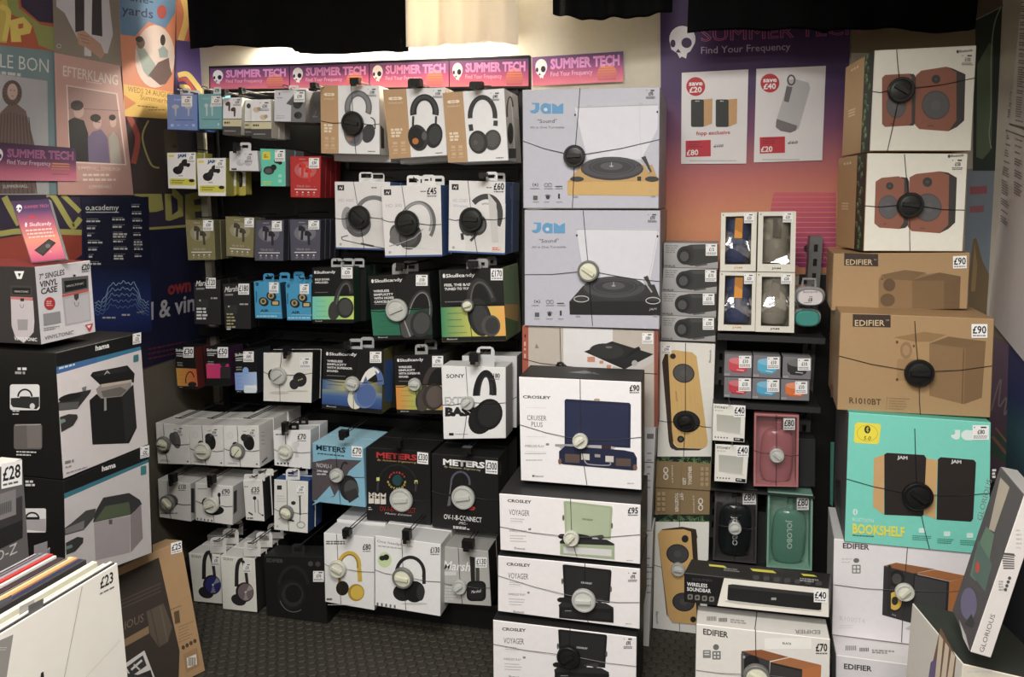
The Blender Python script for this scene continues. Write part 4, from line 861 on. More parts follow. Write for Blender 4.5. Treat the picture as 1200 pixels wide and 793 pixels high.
def truego(label, q, col, side, budcol, stk, n, short, Y=YE):
    b = hb(label, cH, q, Y, .034, col, side); d = b.U(); L = mixc(col, S(250), .28)
    d.ell(.5,.33,.36,.2,mixc(col,S(250),.1)); d.ell(.5,.36,.22,.14,mixc(col,S(250),.18))
    for X, Y2, dx in ((.4,.22,-.02),(.6,.34,.02)):
        d.ell(X,Y2,.12,.065,budcol,20); d.poly([(X-.03,Y2),(X+.06,Y2),(X+.05+dx,Y2+.28),(X-.03+dx,Y2+.28)], budcol); d.ell(X-.07,Y2+.02,.05,.035,mixc(budcol,S(0),.3))
    d.text('TRUE GO', .2,.75,.66,.75,.05,L,bold=.01); d.text('+', .78,.75,.83,.75,.03,L); d.rect(.14,.79,.88,.81,S(226)); 
    for k in range(4): d.ell(.22+k*.19,.87,.03,.016,S(220)); d.small(.18+k*.19,.91,.27+k*.19,2,.025,.012,L)
    d.small(.3,.06,.55,1,1,.02,L); b.sticker(*stk, '£30', big=False); e = b.face('R')
    for k in range(n): b.behind(.037*(k+1), ('next','third','fourth')[k]+' box on the peg behind the '+short)
    return b
b = truego('red box of red stick earbuds, right end of the second row', [(594,12),(739,12),(735,206),(597,203)], S(196,44,44), S(140,26,30), S(226,50,46), (682,20,730,68), 3, 'red stick earbud one'); hook(666,-6,cH,YE,None,False)
truego('olive box of dark stick earbuds, leftmost of the third row', [(107,307),(240,310),(247,494),(120,496)], S(128,120,78), S(96,92,66), S(70,66,50), (190,308,237,358), 2, 'upright olive one')
truego('olive box of dark stick earbuds, tilted, second of the third row', [(294,291),(429,300),(423,483),(298,476)], S(130,122,80), S(96,92,66), S(72,68,52), (383,298,426,342), 1, 'tilted olive one', YE-.01)
truego('navy grey box of dark stick earbuds beside the tilted olive one, third row', [(427,310),(565,308),(562,499),(430,498)], S(80,80,96), S(54,54,64), S(44,44,54), (510,312,556,360), 2, 'navy grey one beside the tilted olive box')
truego('navy grey box of dark stick earbuds, right end of the third row', [(592,305),(736,308),(733,496),(597,497)], S(80,80,96), S(54,54,64), S(42,42,52), (680,310,730,352), 3, 'navy grey one at the end of its row')
hook(165,296,cH,YE,None,False); hook(360,284,cH,YE,None,False); hook(470,298,cH,YE,None,False); hook(620,275,cH,YE,None,False)
# three white headphone boxes with blue sides
BL = S(62,92,146)
def wired(label, q, Y, stk, price, model, near_tag, dep, big=True, model2=None):
    b = hb(label, cI, q, Y, dep, S(222,220,220), BL, S(200,200,206), 'headphone box', 'headphone_box', left=S(210)); d = b.U()
    d.grad([(.3,.35),(1,.3),(1,.97),(.3,.97)], [(0,S(222,220,220)),(.6,S(206,204,202)),(1,S(216,214,212))]); d.rect(0,.975,1,1,BL); d.rect(.05,.05,.17,.13,S(48)); d.poly([(.07,.12),(.1,.07),(.12,.1),(.15,.06),(.13,.12),(.1,.09)], S(226))
    d.text(model, .07,.3,.34,.3,.05,S(176,178,196)); 
    if model2: d.text(model2, .07,.37,.34,.37,.045,S(176,178,196))
    d.small(.66,.08,.78,1,1,.014,S(90)); d.ell(.09,.93,.025,.02,S(170)); return b
b = wired('white box of grey wired headphones under a black disc, leftmost of three blue-sided ones', [(8,130),(268,131),(262,449),(14,442)], 2.44, 0, 0, 'HD 400S', 0, .09); d = b.d
d.arc(190,270,74,66,20,20,185,S(120)); d.ell(66,300,26,54,S(150,150,154)); d.ell(120,330,58,58,S(90,90,94)); d.ell(122,326,42,44,S(110)); d.ell(70,305,12,34,S(104)); d.line([(70,380),(40,388),(44,400),(130,420),(240,440)], 4, S(90)); d.line([(130,418),(190,430)], 9, S(70))
b.tag(128,295,50,'black',T=(96,130),B=(146,446),Lf=(9,300),Rt=(266,296)); b.tab(122,86,187,130,S(226),(.15,.15,.9,.6)); hook(150,104,cI,2.44,None,False); b.behind(.094,'second blue-sided box behind the covered wired headphone one')
b = wired('white blue-sided box of black headphones with tilted band, marked £45, in front of its neighbours', [(222,150),(501,145),(508,477),(243,482)], 2.39, 0, 0, 'HD 300', 0, .085); d = b.d
d.arc(390,330,80,104,16,-20,170,S(104),14); d.arc(384,326,72,98,10,-10,175,S(150),14); d.ell(290,370,26,40,S(84)); d.poly([(270,360),(330,300),(360,400),(300,430),(262,410)], S(110)); d.ell(360,385,52,62,S(66),20); d.ell(356,380,40,50,S(80),20); d.line([(262,430),(320,414),(380,390),(420,350)], 4, S(150)); d.line([(330,436),(420,440),(500,452)], 3, S(206))
b.tag(350,322,55,'black',T=(320,148),B=(340,480),Lf=(226,306),Rt=(504,328)); b.sticker(434,150,486,206,'£45',paper=False); b.tab(344,100,408,148,S(226),(.15,.3,.85,.7)); b.tab(414,98,476,146,S(220),(.2,.3,.8,.6),back=.02); hook(376,122,cI,2.39,None,False); b.behind(.09,'second blue-sided box behind the tilted band headphones'); d = b.face('R'); d.small(516,180,526,0,1,1,WHITE)
b = wired('white blue-sided box of black wireless headphones marked £60, right end of its row', [(540,124),(804,130),(800,470),(537,458)], 2.41, 0, 0, 'HD 250BT', 0, .09, model2='Wireless'); d = b.d
d.arc(698,300,76,104,26,-5,150,S(66),20); d.arc(700,310,60,80,8,0,120,S(180),18); d.ell(628,320,42,62,S(70)); d.ell(672,330,44,50,S(60)); d.ell(680,330,28,34,S(90)); d.line([(600,370),(604,400)], 14, S(56)); d.line([(640,380),(670,370),(640,405)], 12, S(60)); d.poly([(720,180),(760,230),(770,410),(740,410)], S(196,194,192)); d.rect(738,430,782,454,S(226,196,190)); d.small(742,436,778,2,8,4,S(196,90,80))
b.tag(648,305,53,'black',T=(628,126),B=(672,464),Lf=(540,304),Rt=(802,300)); b.sticker(744,128,800,186,'£60',paper=False); b.tab(712,84,766,126,S(222),(.2,.3,.8,.7)); hook(700,98,cI,2.41,(.04,.02)); b.behind(.095,'second blue-sided box behind the wireless headphones marked £60'); d = b.face('R'); d.line([(828,150),(828,210)], 7, S(110,140,200)); d.line([(832,180),(830,420)], 3, S(120,150,206))
# ---- fourth row
def darkbuds(label, q, stk, price, tq):
    b = hb(label, cH, q, YE-.01, .05, S(42,42,42), S(26), S(30)); d = b.d
    x0, y0 = tq; d.text('Marshall', x0, y0, x0+86, y0-8, 26, S(220), bold=.01, shear=.3); d.line([(x0+2,y0+12),(x0+40,y0+11)], 8, S(140)); d.small(x0+70, y0+52, x0+110, 1, 1, 7, S(170)); d.rr(x0+2,y0+60,x0+60,y0+104,8,S(54)); d.ell(x0+20,y0+66,4,4,S(190))
    return b
b = darkbuds('black earbud box with white script marked £120, leftmost of the fourth row', [(146,600),(270,586),(272,796),(150,792)], 0, 0, (156,616)); b.d.small(160,716,215,4,15,9,S(206)); b.sticker(203,577,249,626,'£120'); hook(190,585,cH,YE-.01,None,False)
b.behind(.054,'second black earbud box behind the leftmost one with white script')
b = darkbuds('black earbud box with white script marked £180, second of the fourth row', [(280,606),(410,600),(412,815),(292,814)], 0, 0, (290,644)); b.d.small(300,742,345,5,15,7,S(170,164,120)); b.d.small(300,812,325,1,1,6,S(200)); b.sticker(354,604,404,655,'£180'); hook(345,590,cH,YE-.01,None,False); b.behind(.054,'second black earbud box behind the lower hanging one with white script')
def bluebuds(label, q, cx, dy, stk):
    b = hb(label, cH, q, YE-.02, .04, S(62,156,206), S(34,62,86), S(90,180,220)); d = b.d
    for X, Y in ((cx-28,688+dy),(cx+8,662+dy)): d.ell(X,Y,24,20,S(34,42,50),30); d.ell(X-2,Y-2,14,14,S(176,150,96),30); d.ell(X-2,Y-2,7,8,S(60))
    d.rr(cx+6,682+dy,cx+46,706+dy,5,S(40)); d.rr(cx+12,686+dy,cx+40,702+dy,4,S(196,170,110)); d.text('AIR', cx-44, 735+dy, cx-4, 735+dy, 12, S(24,50,70), bold=.03); d.line([(cx-44,740+dy),(cx+54,742+dy)], 2, S(150,206,230)); d.small(cx-60,752+dy,cx+50,1,1,6,S(170,216,236)); d.ell(cx-58,606+dy,7,9,S(34,90,130)); d.line([(cx-62,640+dy),(cx-62,690+dy)], 5, S(36,96,136))
    b.sticker(*stk,'£30',big=False); return b
b = bluebuds('sky blue box of black and gold earbuds, third of the fourth row', [(425,594),(548,600),(560,768),(432,765)], 500, 0, (497,598,541,648))
b.tab(470,556,520,598,S(60,150,200),(.2,.35,.75,.65)); hook(490,574,cH,YE-.02,None,False); b.behind(.045,'second sky blue box behind the third of the fourth row',dx=.035); b.behind(.09,'third sky blue box behind the third of the fourth row',dx=.065)
b = bluebuds('sky blue box of black and gold earbuds beside the black and green headphone box', [(572,605),(692,600),(692,776),(580,775)], 645, 8, (640,606,682,652))
b.tab(616,566,664,604,S(60,150,200),(.2,.35,.75,.65)); hook(636,582,cH,YE-.02,None,False); b.behind(.045,'second sky blue box behind the one beside the green headphone box',dx=.03)
# black headphone boxes with coloured lower panels
def colourbox(label, cr, q, Y, dep, split, stops, tx, lines, side, stk, price, big=False, top=S(22), name='headphone_box', vert=None, logo=True):
    b = hb(label, cr, q, Y, dep, S(24,24,24), side, top, 'headphone box' if 'headphone' in name else 'earphone box', name); d = b.U()
    if vert: d.grad([(0,split),(1,split),(1,.93),(0,.93)], stops)
    else: d.hgrad([(0,split),(1,split),(1,.93),(0,.93)], stops)
    if logo: d.ell(.07,.085,.02,.03,S(232)); d.text('Skullcandy', .1,.11,.56,.105,.05,S(232),bold=.02)
    for k, l in enumerate(lines): d.text(l, .07,tx+k*.055,.07+.036*len(l)*.9,tx+k*.055,.035,S(226),bold=.03)
    d.small(.07,.44,.42,1,1,.012,S(120)); d.small(.1,split+.08,.4,4,.09,.01,mixc(stops[0][1],S(20),.3)); d.text('Bluetooth', .08,.97,.24,.97,.022,S(220))
    if stk: b.sticker(*stk, price, big=big)
    return b
GRN, YEL, ORG, TEAL = S(60,150,96), S(206,206,84), S(232,150,70), S(40,110,96)
b = colourbox('black box of slim headphones over a mint and lime panel, fourth row', cH, [(697,530),(890,525),(891,788),(697,788)], 2.44, .05, .52, [(0,S(110,206,190)),(.6,S(150,214,120)),(1,S(206,226,90))], .23, ('BOLD SOUND.','UNPLUGGED.'), S(30,60,44), (833,527,885,580), '£30'); d = b.d
d.arc(842,690,34,92,22,30,200,S(54),10); d.ell(800,728,28,46,S(60),10); d.ell(850,716,40,48,S(50)); d.ell(852,714,30,38,S(72)); d.arc(842,690,30,88,6,40,190,S(96),10)
for k, x in enumerate((786, 838, 888)): b.tab(x, 486, x+52, 528, S(170,174,174), (.15,.3,.85,.7), back=.004+.02*k)
hook(812,504,cH,2.44,None,False); b.behind(.056,'second box behind the slim headphones over the mint panel',tabs=False,dx=.02); b.behind(.112,'third box behind the slim headphones over the mint panel',tabs=False,dx=.03)
b = colourbox('black box of headphones over a dark green panel with a pale grip disc, fourth row', cI, [(162,568),(448,552),(465,862),(190,866)], 2.41, .09, .53, [(0,S(44,120,90)),(.5,S(40,110,80)),(1,S(30,56,50))], .26, ('WIRELESS','SIMPLICITY','WITH NOISE','CANCELING.'), S(24,30,30), (386,563,441,614), '£100'); d = b.d
d.arc(400,760,52,120,16,0,190,S(60),10); d.arc(400,760,48,116,5,5,185,S(130),10); d.ell(350,800,40,56,S(76),10); d.ell(410,790,50,64,S(48),10); d.ell(412,788,38,50,S(72),10); d.line([(330,770),(360,850)], 6, S(150))
b.tag(303,725,50,'clear',Lf=(176,730),Rt=(456,712)); b.tab(276,508,350,566,S(150,152,152),(.2,.35,.75,.65)); hook(320,520,cI,2.41,(.05,.03)); b.behind(.095,'second box behind the headphones over the dark green panel')
b = colourbox('black box of headphones over a green to orange panel marked £170, fourth row', cI, [(495,540),(788,530),(806,870),(508,876)], 2.38, .10, .52, [(0,S(50,140,96)),(.5,S(196,196,84)),(1,S(240,170,80))], .23, ('FEEL THE BASS.','TUNED TO YOU.'), S(140,150,100), (734,534,790,588), '£170', True); d = b.d
d.arc(696,720,58,130,26,10,190,S(52),-10); d.arc(700,720,54,124,8,20,170,S(86),-10); d.ell(682,760,54,90,S(44),-14); d.ell(690,770,38,70,S(60),-14); d.ell(735,800,44,50,S(76)); d.ell(740,800,32,38,S(56))
d = b.face('R'); d.poly([(792,545),(858,520),(862,700),(800,700)], S(120,150,110)); d.poly([(800,700),(862,700),(862,815),(806,860)], S(216,170,96)); d.poly([(800,760),(862,780),(862,830),(808,865)], S(96,130,84)); b.tag(632,704,28,'grey',Lf=(500,690),Rt=(796,690)); b.tab(622,494,690,542,S(150),(.2,.35,.7,.7)); b.tab(668,488,722,536,S(160),(.2,.35,.7,.7),back=.03); hook(650,510,cI,2.38,(.05,.03)); b.behind(.104,'second box behind the headphones marked £170')
# ---- fifth row
def smallcolour(label, q, split, stops, stk, price, big, side, Y=YE-.02):
    b = colourbox(label, cN, q, Y, .045, split, stops, .2, (), side, None, None, name='earphone_box', logo=False); d = b.U()
    d.text('Skullcandy', .06,.1,.6,.09,.07,S(226),bold=.02); d.small(.08,.14,.5,2,.05,.025,S(200)); d.small(.08,.36,.4,2,.05,.02,S(150)); b.sticker(*stk, price, big=big); return b
b = smallcolour('black earphone box over an orange panel marked £30, leftmost of the fifth row', [(56,146),(151,151),(167,341),(73,338)], .5, [(0,S(206,150,60)),(1,S(206,90,50))], (98,145,146,194), '£30', True, S(96,34,32)); b.d.arc(130,300,20,40,5,20,200,S(40)); b.d.ell(140,318,20,12,S(40)); b.behind(.05,'second box behind the orange panelled earphone box'); hook(100,130,cN,YE-.02,None,False)
b = smallcolour('black earphone box over a magenta panel marked £50, second of the fifth row', [(200,146),(304,149),(318,326),(210,326)], .42, [(0,S(226,60,110)),(1,S(196,40,120))], (258,145,306,194), '£50', True, S(60,26,60)); b.d.rr(270,236,318,292,8,S(50,44,48)); b.d.ell(284,226,14,10,S(40)); b.d.rect(208,290,318,326,S(26)); b.behind(.05,'second box behind the magenta panelled earphone box'); hook(255,120,cN,YE-.02,None,False)
b = smallcolour('black earphone box over a lilac blue panel, third of the fifth row', [(332,170),(436,160),(442,361),(342,358)], .5, [(0,S(120,150,220)),(1,S(170,196,230))], (377,165,426,214), '£60', False, S(40,46,56)); b.d.ell(388,256,14,18,S(130,170,226)); b.d.rr(380,322,440,358,8,S(206,220,232)); b.d.poly([(384,330),(436,320),(440,340)], S(230)); b.behind(.05,'second box behind the lilac blue panelled earphone box'); hook(395,140,cN,YE-.02,None,False)
b = hb('white box of two black earbuds with a pale grip disc, fifth row', cN, [(470,171),(699,170),(693,405),(470,396)], 2.42, .06, S(222,220,212), S(40,40,42), S(34)); d = b.d
d.ell(510,274,18,26,S(44)); d.ell(640,296,32,34,S(44),-20); d.ell(614,318,22,24,S(52)); d.rects([(632,296,636,302),(640,293,644,299),(648,290,652,296)], S(220,200,120)); d.ell(545,358,46,8,S(196,192,184)); d.ell(630,350,50,4,S(190,186,178))
b.tag(548,276,36,'clear',T=(556,171),B=(548,400),Lf=(471,260),Rt=(697,266)); b.sticker(640,193,690,244,'£100',big=False); hook(580,158,cN,2.42,(.03,.05)); b.behind(.065,'second box behind the white one of two black earbuds')
b = colourbox('black box of blue and white headphones over a blue panel, fifth row', cO, [(-45,152),(236,158),(226,456),(-51,428)], 2.42, .085, .51, [(0,S(50,96,156)),(.55,S(206,196,100)),(1,S(90,96,90))], .22, ('WIRELESS','SIMPLICITY','WITH SUPERIOR','SOUND.'), S(110,104,56), (172,166,226,218), '£70'); d = b.U(); d.grad([(0,.68),(1,.68),(1,.93),(0,.93)], [(0,S(130,146,140)),(.4,S(64,100,160)),(1,S(48,76,140))]); d = b.d
d.arc(180,350,42,100,30,20,200,S(84,108,166),8); d.arc(176,352,50,106,12,60,205,S(230,228,214),8); d.ell(110,380,40,54,S(220,216,196),14); d.ell(150,370,52,60,S(104,128,180),12); d.ell(156,370,44,52,S(80,106,164),12); d.poly([(150,262),(190,236),(200,270),(160,300)], S(230,228,220)); b.tag(97,312,32,'clear',T=(118,156),B=(96,440),Lf=(-48,292),Rt=(232,300))
for k, x in enumerate((74, 128)): b.tab(x, 106-8*k, x+64, 156-6*k, S(170,174,174), (.15,.3,.85,.7), back=.004+.03*k)
hook(66,135,cO,2.42,(.024,.05)); b.behind(.09,'second box behind the blue and white headphones',tabs=False,dx=.012); b.face('R').rect(240,205,280,400,S(70,110,180))
b = colourbox('black box of headphones over an orange and green panel beside the white bass box', cO, [(286,184),(526,176),(530,458),(298,453)], 2.41, .085, .52, [(0,S(226,140,60)),(.45,S(150,190,90)),(1,S(206,140,70))], .22, ('WIRELESS','SIMPLICITY','WITH SUPERIOR','SOUND.'), S(60,60,40), (462,186,513,238), '£90'); d = b.d
d.arc(480,340,56,110,24,20,200,S(66,58,56),8); d.ell(420,390,36,54,S(76,66,62),10); d.ell(468,376,52,62,S(60,54,52),8); d.ell(474,376,40,50,S(96,84,78),8); b.tag(386,315,28,'clear',T=(404,180),B=(395,455),Lf=(292,330)); b.tab(382,132,442,182,S(150,152,150),(.15,.3,.8,.65)); hook(408,152,cO,2.41,None,False); b.behind(.09,'second box behind the headphones over the orange and green panel')
b = hb('white box of black bass headphones marked £180, in front of its twin', cO, [(504,232),(803,239),(804,569),(515,573)], 2.33, .09, S(230,230,230), S(196,196,196), S(214), 'headphone box', 'headphone_box'); d = b.d
d.text('SONY', 527, 289, 612, 287, 18, S(44), bold=.02); d.text('EXTRA', 520, 414, 650, 412, 38, S(110), outline=.02); d.text('BASS', 522, 464, 662, 462, 38, S(36), bold=.07)
d.arc(706,366,38,98,34,0,185,S(30),4); d.arc(706,366,26,86,6,0,185,S(54),4); d.ell(690,480,58,72,S(30),24); d.ell(724,458,64,74,S(24),20); d.ell(728,456,52,62,S(40),20); d.line([(738,310),(744,370)], 8, S(50)); d.rect(540,544,562,556,S(40)); d.small(568,548,636,1,1,4,S(150))
b.tag(631,401,31,'clear',T=(618,235),B=(606,571),Lf=(508,414),Rt=(803,404)); b.sticker(728,262,780,300,'£180',paper=False); b.tab(668,142,752,236,S(200,202,202),(.2,.12,.8,.4)); hook(660,190,cO,2.33,(.05,.04))
e = hb('white headphone box behind the one marked £180, showing at its right', cO, [(600,186),(856,187),(854,520),(606,520)], 2.44, .08, S(206,206,208), S(150), S(200), 'headphone box', 'headphone_box'); e.d.ell(806,410,30,48,S(40)); e.sticker(782,212,832,246,'£180',paper=False); e.d.line([(800,410),(855,376)], 2.5, S(40))
# ---- sixth row: white boxes with security discs (tile ca)
GW = S(222,220,216)
def rowbox(label, q, Y, dep, cr=ca, front=GW, side=S(200,198,194), top=S(206,204,200), name='earphone_box', **k): return Box(name, label, k.pop('cat','earphone box'), q, Y, dep, front, side, top, cr, **k)
def atbox(label, q, dx, kind, cup, tagc, Y, stk):
    b = rowbox(label, q, Y, .09); d = b.U(); d.arc(.19,.24,.07,.075,.012,0,360,S(196,194,190)); d.line([(.19,.2),(.16,.28)], .012, S(196,194,190)); d.small(.1,.9,.4,2,.025,.012,S(120)); d.ell(.92,.92,.025,.02,S(60)); d.small(.55,.13,.68,1,1,.012,S(70))
    d = b.d
    for (x, y, rx, ry, c) in cup: d.ell(x, y, rx, ry, c, -12)
    b.sticker(*stk, '£50', big=False, paper=False); b.tag(*tagc, kind); return b
G1, G2 = S(96,94,92), S(30,30,31)
b = atbox('white earphone box of grey buds, leftmost of the white sixth row, under a grey disc', [(12,133),(212,150),(229,393),(26,386)], 0, 'grey', [(140,240,26,54,G1),(118,230,20,36,mixc(G1,S(0),.3)),(72,300,26,24,G1)], (74,258,40), 2.31, (128,160,186,220)); hook(150,110,ca,2.31); b.behind(.095,'second white box behind the leftmost of the sixth row')
b = atbox('white earphone box of black buds under a pale ivory disc, second of the sixth row', [(213,150),(429,150),(436,404),(232,392)], 0, 'ivory', [(352,250,32,52,G2),(340,222,22,22,S(44)),(272,320,18,26,G2),(292,258,16,14,G2)], (315,302,47), 2.31, (346,168,402,222)); hook(350,112,ca,2.31); b.behind(.095,'second white box behind the one under the ivory disc')
b = atbox('white earphone box of black buds under a grey-rimmed disc, third of the sixth row', [(431,152),(650,150),(658,412),(438,404)], 0, 'grey', [(590,255,34,50,G2),(562,226,22,24,S(44)),(494,326,22,28,G2),(504,266,16,14,G2)], (530,302,42), 2.30, (580,172,634,224)); hook(575,112,ca,2.30)
d = b.face('R'); 
for k in range(4): d.small(668,190+k*24,694,1,1,4,S(130)); d.ell(676+k*8,376-k*8,5,6,S(90))
b.behind(.095,'second white box behind the one under the grey-rimmed disc'); b.behind(.19,'third white box behind the one under the grey-rimmed disc',dx=.004)
b = Box('earphone_box', 'white box of pale stick earbuds marked £70, right end of the white sixth row', 'earphone box', [(515,533),(690,530),(688,713),(522,695)], 2.34, .06, S(226,226,226), S(196,196,196), S(206), cN); d = b.d
d.ell(620,600,20,16,S(206,206,204),-30); d.poly([(608,604),(624,604),(636,656),(620,660)], S(200,198,196)); d.rects([(534+k*16,682,542+k*16,690) for k in range(4)], S(60)); d.small(528,548,600,1,1,6,S(110)); b.tag(580,628,32,'ivory'); b.sticker(626,542,672,588,'£70',paper=False); hook(572,512,cN,2.34,(.026,.05)); b.tab(590,496,636,534,S(26),(.3,.4,.7,.7)); b.behind(.065,'second white box behind the pale stick earbuds')
# ---- seventh row
b = rowbox('white earphone box marked £130, leftmost of the row under the three disc boxes', [(25,482),(228,512),(232,746),(36,718)], 2.30, .08, side=S(186,184,182)); d = b.d
d.small(40,690,150,1,1,8,S(140)); d.ell(100,620,52,44,S(90,88,86)); b.tag(98,622,42,'grey'); b.sticker(150,508,204,560,'£130',paper=False); b.face('R').rect(232,540,252,690,S(60)); hook(120,470,ca,2.30,(.035,.05)); b.behind(.085,'second white box behind the leftmost one of the row under the disc boxes')
b = rowbox('white earphone box marked £90 of black buds, second in the row under the disc boxes', [(257,504),(492,528),(490,768),(260,738)], 2.28, .08, side=S(180,178,176)); d = b.d
d.ell(325,628,26,30,G2); d.ell(376,676,60,30,G2); d.ell(406,580,10,14,G2); d.line([(406,590),(410,640)], 8, G2); d.small(272,540,360,1,1,5,S(120)); d.rects([(268+k*22,722+k*3,276+k*22,734+k*3) for k in range(5)], S(80)); b.tag(368,636,44,'ivory'); b.sticker(418,536,476,590,'£90',paper=False); d = b.face('R'); d.poly([(496,560),(516,548),(516,680),(496,700)], S(64)); hook(360,478,ca,2.28,(.035,.05)); b.behind(.085,'second white box behind the one marked £90 of black buds',dx=.02)
b = rowbox('slim white box of wired earphones marked £35, with a black side', [(553,488),(672,488),(686,745),(572,735)], 2.28, .05, side=S(34,34,36), left=S(200)); d = b.d
d.ell(626,600,11,12,S(34)); d.line([(626,608),(630,690)], 4, S(90)); d.line([(645,606),(650,690),(672,706)], 4, S(90)); d.line([(588,688),(614,704)], 9, S(50)); d.ell(676,706,6,6,S(40)); d.small(580,720,636,1,1,8,S(60)); d.small(562,526,594,1,1,6,S(110)); b.sticker(600,524,660,582,'£35',paper=False); b.tab(560,450,690,494,S(216,216,212),(.25,.3,.6,.6)); hook(610,476,ca,2.28,None,False); b.behind(.055,'second slim box behind the wired earphones marked £35')
b = Box('earphone_box', 'white box of wired in-ear phones with blue sides and a grey disc', 'earphone box', [(520,-6),(678,4),(676,245),(520,228)], 2.31, .05, S(222,222,216), S(48,74,130), S(48,80,140), cT); d = b.d
d.rect(534,22,556,42,S(50)); d.ell(610,104,11,9,S(50)); d.line([(640,72),(642,160)], 7, S(60)); d.line([(632,72),(648,70)], 3, S(90)); d.line([(540,180),(560,170),(600,184),(615,190)], 4, S(150)); d.line([(580,180),(612,188)], 9, S(60)); d.arc(645,206,18,14,4,0,360,S(140)); d.line([(642,160),(640,196)], 3, S(120)); d.small(534,70,580,3,12,4,S(190)); d.ell(536,212,5,5,S(180)); b.tag(585,143,31,'grey'); b.sticker(624,24,664,64,'£90',big=False); b.tab(575,-56,640,-4,S(222),(.15,.3,.85,.7)); hook(606,-34,cT,2.31,None,False); b.behind(.055,'second blue-sided box behind the wired in-ear one')
# three boxes with band lettering
b = Box('headphone_box', 'light blue and grey box of black headphones marked £70', 'headphone box', [(366,519),(425.8,526),(428.5,594.5),(367.2,587.5)], 2.31, .10, S(124,180,206), S(112,166,194), S(150,200,220), cz); d = b.d.at(cN)
d.poly([(697,680),(780,664),(928,672),(870,720),(850,760),(800,840),(697,860)], S(84,76,82)); d.text('METERS', 716, 622, 852, 636, 24, S(28,40,52), bold=.03); d.small(722,636,850,1,1,6,S(50,80,100),sl=.1); d.text('NOVU-1', 718, 702, 786, 710, 20, S(206,204,206)); d.small(718,716,786,1,1,9,S(190,188,192),sl=.08); d.small(720,732,776,1,1,7,S(190,188,192)); d.poly([(697,880),(780,790),(800,835),(720,870)], S(124,180,206))
d.ell(868,800,44,60,S(40),-8); d.ell(880,808,34,46,S(74),-8); d.arc(850,745,22,64,9,60,190,S(40)); d.poly([(846,820),(900,800),(915,840),(870,870)], S(52)); b.tag(818,736,30,'clear',crop=cN); b.sticker(881,604,930,655,'£70',crop=cN,sh=4); hook(845,545,cN,2.31,(.045,.035)); b.behind(.105,'second light blue box behind the one marked £70')
def dark_meter(label, q, Y, tcol, ty): 
    b = Box('headphone_box', label, 'headphone box', q, Y, .12, S(24,24,25), S(20), S(30,30,31), ce, bevel=.0016); return b
b = dark_meter('black box with red lettering and a pale disc, marked £330', [(115,84),(576,116),(580,640),(120,603)], 2.32, 0, 0); d = b.d
d.text('METERS', 190, 158, 478, 178, 40, S(196,48,50), bold=.035); d.text('by Classic Engineering' if False else 'By Ashdown Engineering', 196, 180, 476, 200, 13, S(190,160,90), shear=.3)
R = S(196,60,54); Y_ = S(216,190,70)
for k, ch_ in enumerate('JAMAICA'):
    a = math.radians(150-k*20); x, y = 336+62*math.cos(a), 324-62*math.sin(a)*.95; d.text(ch_, x-7, y+6, x+7, y+6, 15, R, bold=.03)
for k, ch_ in enumerate('BOBMARLEY'):
    a = math.radians(190+k*20); x, y = 336+62*math.cos(a), 324-62*math.sin(a)*.95; d.text('ROOTSROCK'[k], x-7, y+6, x+7, y+6, 15, Y_, bold=.03)
d.ell(340,320,36,40,S(34,70,74)); d.arc(338,360,140,150,12,15,165,S(40,40,42))
for x in (202, 474): d.rect(x-12,300 if x < 300 else 320,x+10,325 if x < 300 else 345,S(206,206,100)); d.line([(x,330),(x-4,400)], 14, S(56,54,62))
for k in range(3): d.rect(134+k*43,404+k*3,172+k*43,486+k*3,S(214,206,194)); d.poly([(136+k*43,404+k*3),(172+k*43,404+k*3),(154+k*43,422+k*3)], S(40)); d.ell(153+k*43,440+k*3,8,10,S(50)); d.line([(134+k*43,446+k*3),(172+k*43,446+k*3)], 3, S(60))
d.text('OV-1-B-CONNECT', 214, 540, 470, 556, 38, S(170,44,48)); d.text('Music Edition', 250, 562, 440, 578, 14, S(200), shear=.3); d.small(132,512,160,2,14,6,S(190)); b.tag(376,452,80,'clear',ang=8); b.sticker(482,118,560,200,'£330',sh=8); hook(340,56,ce,2.32,(.05,.035)); b.behind(.125,'second black box behind the one with red lettering')
b = dark_meter('black box with white lettering and a pale disc, marked £300', [(583,130),(1062,165),(1066,702),(588,652)], 2.30, 0, 0); d = b.d
d.text('METERS', 666, 208, 964, 234, 42, S(232), bold=.04); d.text('By Ashdown Engineering', 674, 228, 936, 254, 13, S(190,180,150), shear=.3)
d.arc(790,340,66,80,14,-10,190,S(84,84,100)); d.line([(722,350),(714,420)], 6, S(120)); d.poly([(708,430),(722,440),(720,500),(696,505)], S(96,98,104)); d.ell(872,520,24,16,S(196,54,48)); d.text('OV-1-B-CONNECT', 672, 596, 942, 622, 36, S(226), bold=.01); d.text('-PRO-', 776, 634, 840, 640, 20, S(214)); d.small(738,646,876,2,10,8,S(206),sl=.1); b.tag(818,436,82,'clear',ang=12); b.sticker(970,176,1056,270,'£300',sh=8); hook(840,100,ce,2.30,(.05,.03)); b.behind(.125,'second black box behind the one with white lettering'); d = b.face('R'); d.small(1068,190,1086,6,16,8,S(110))
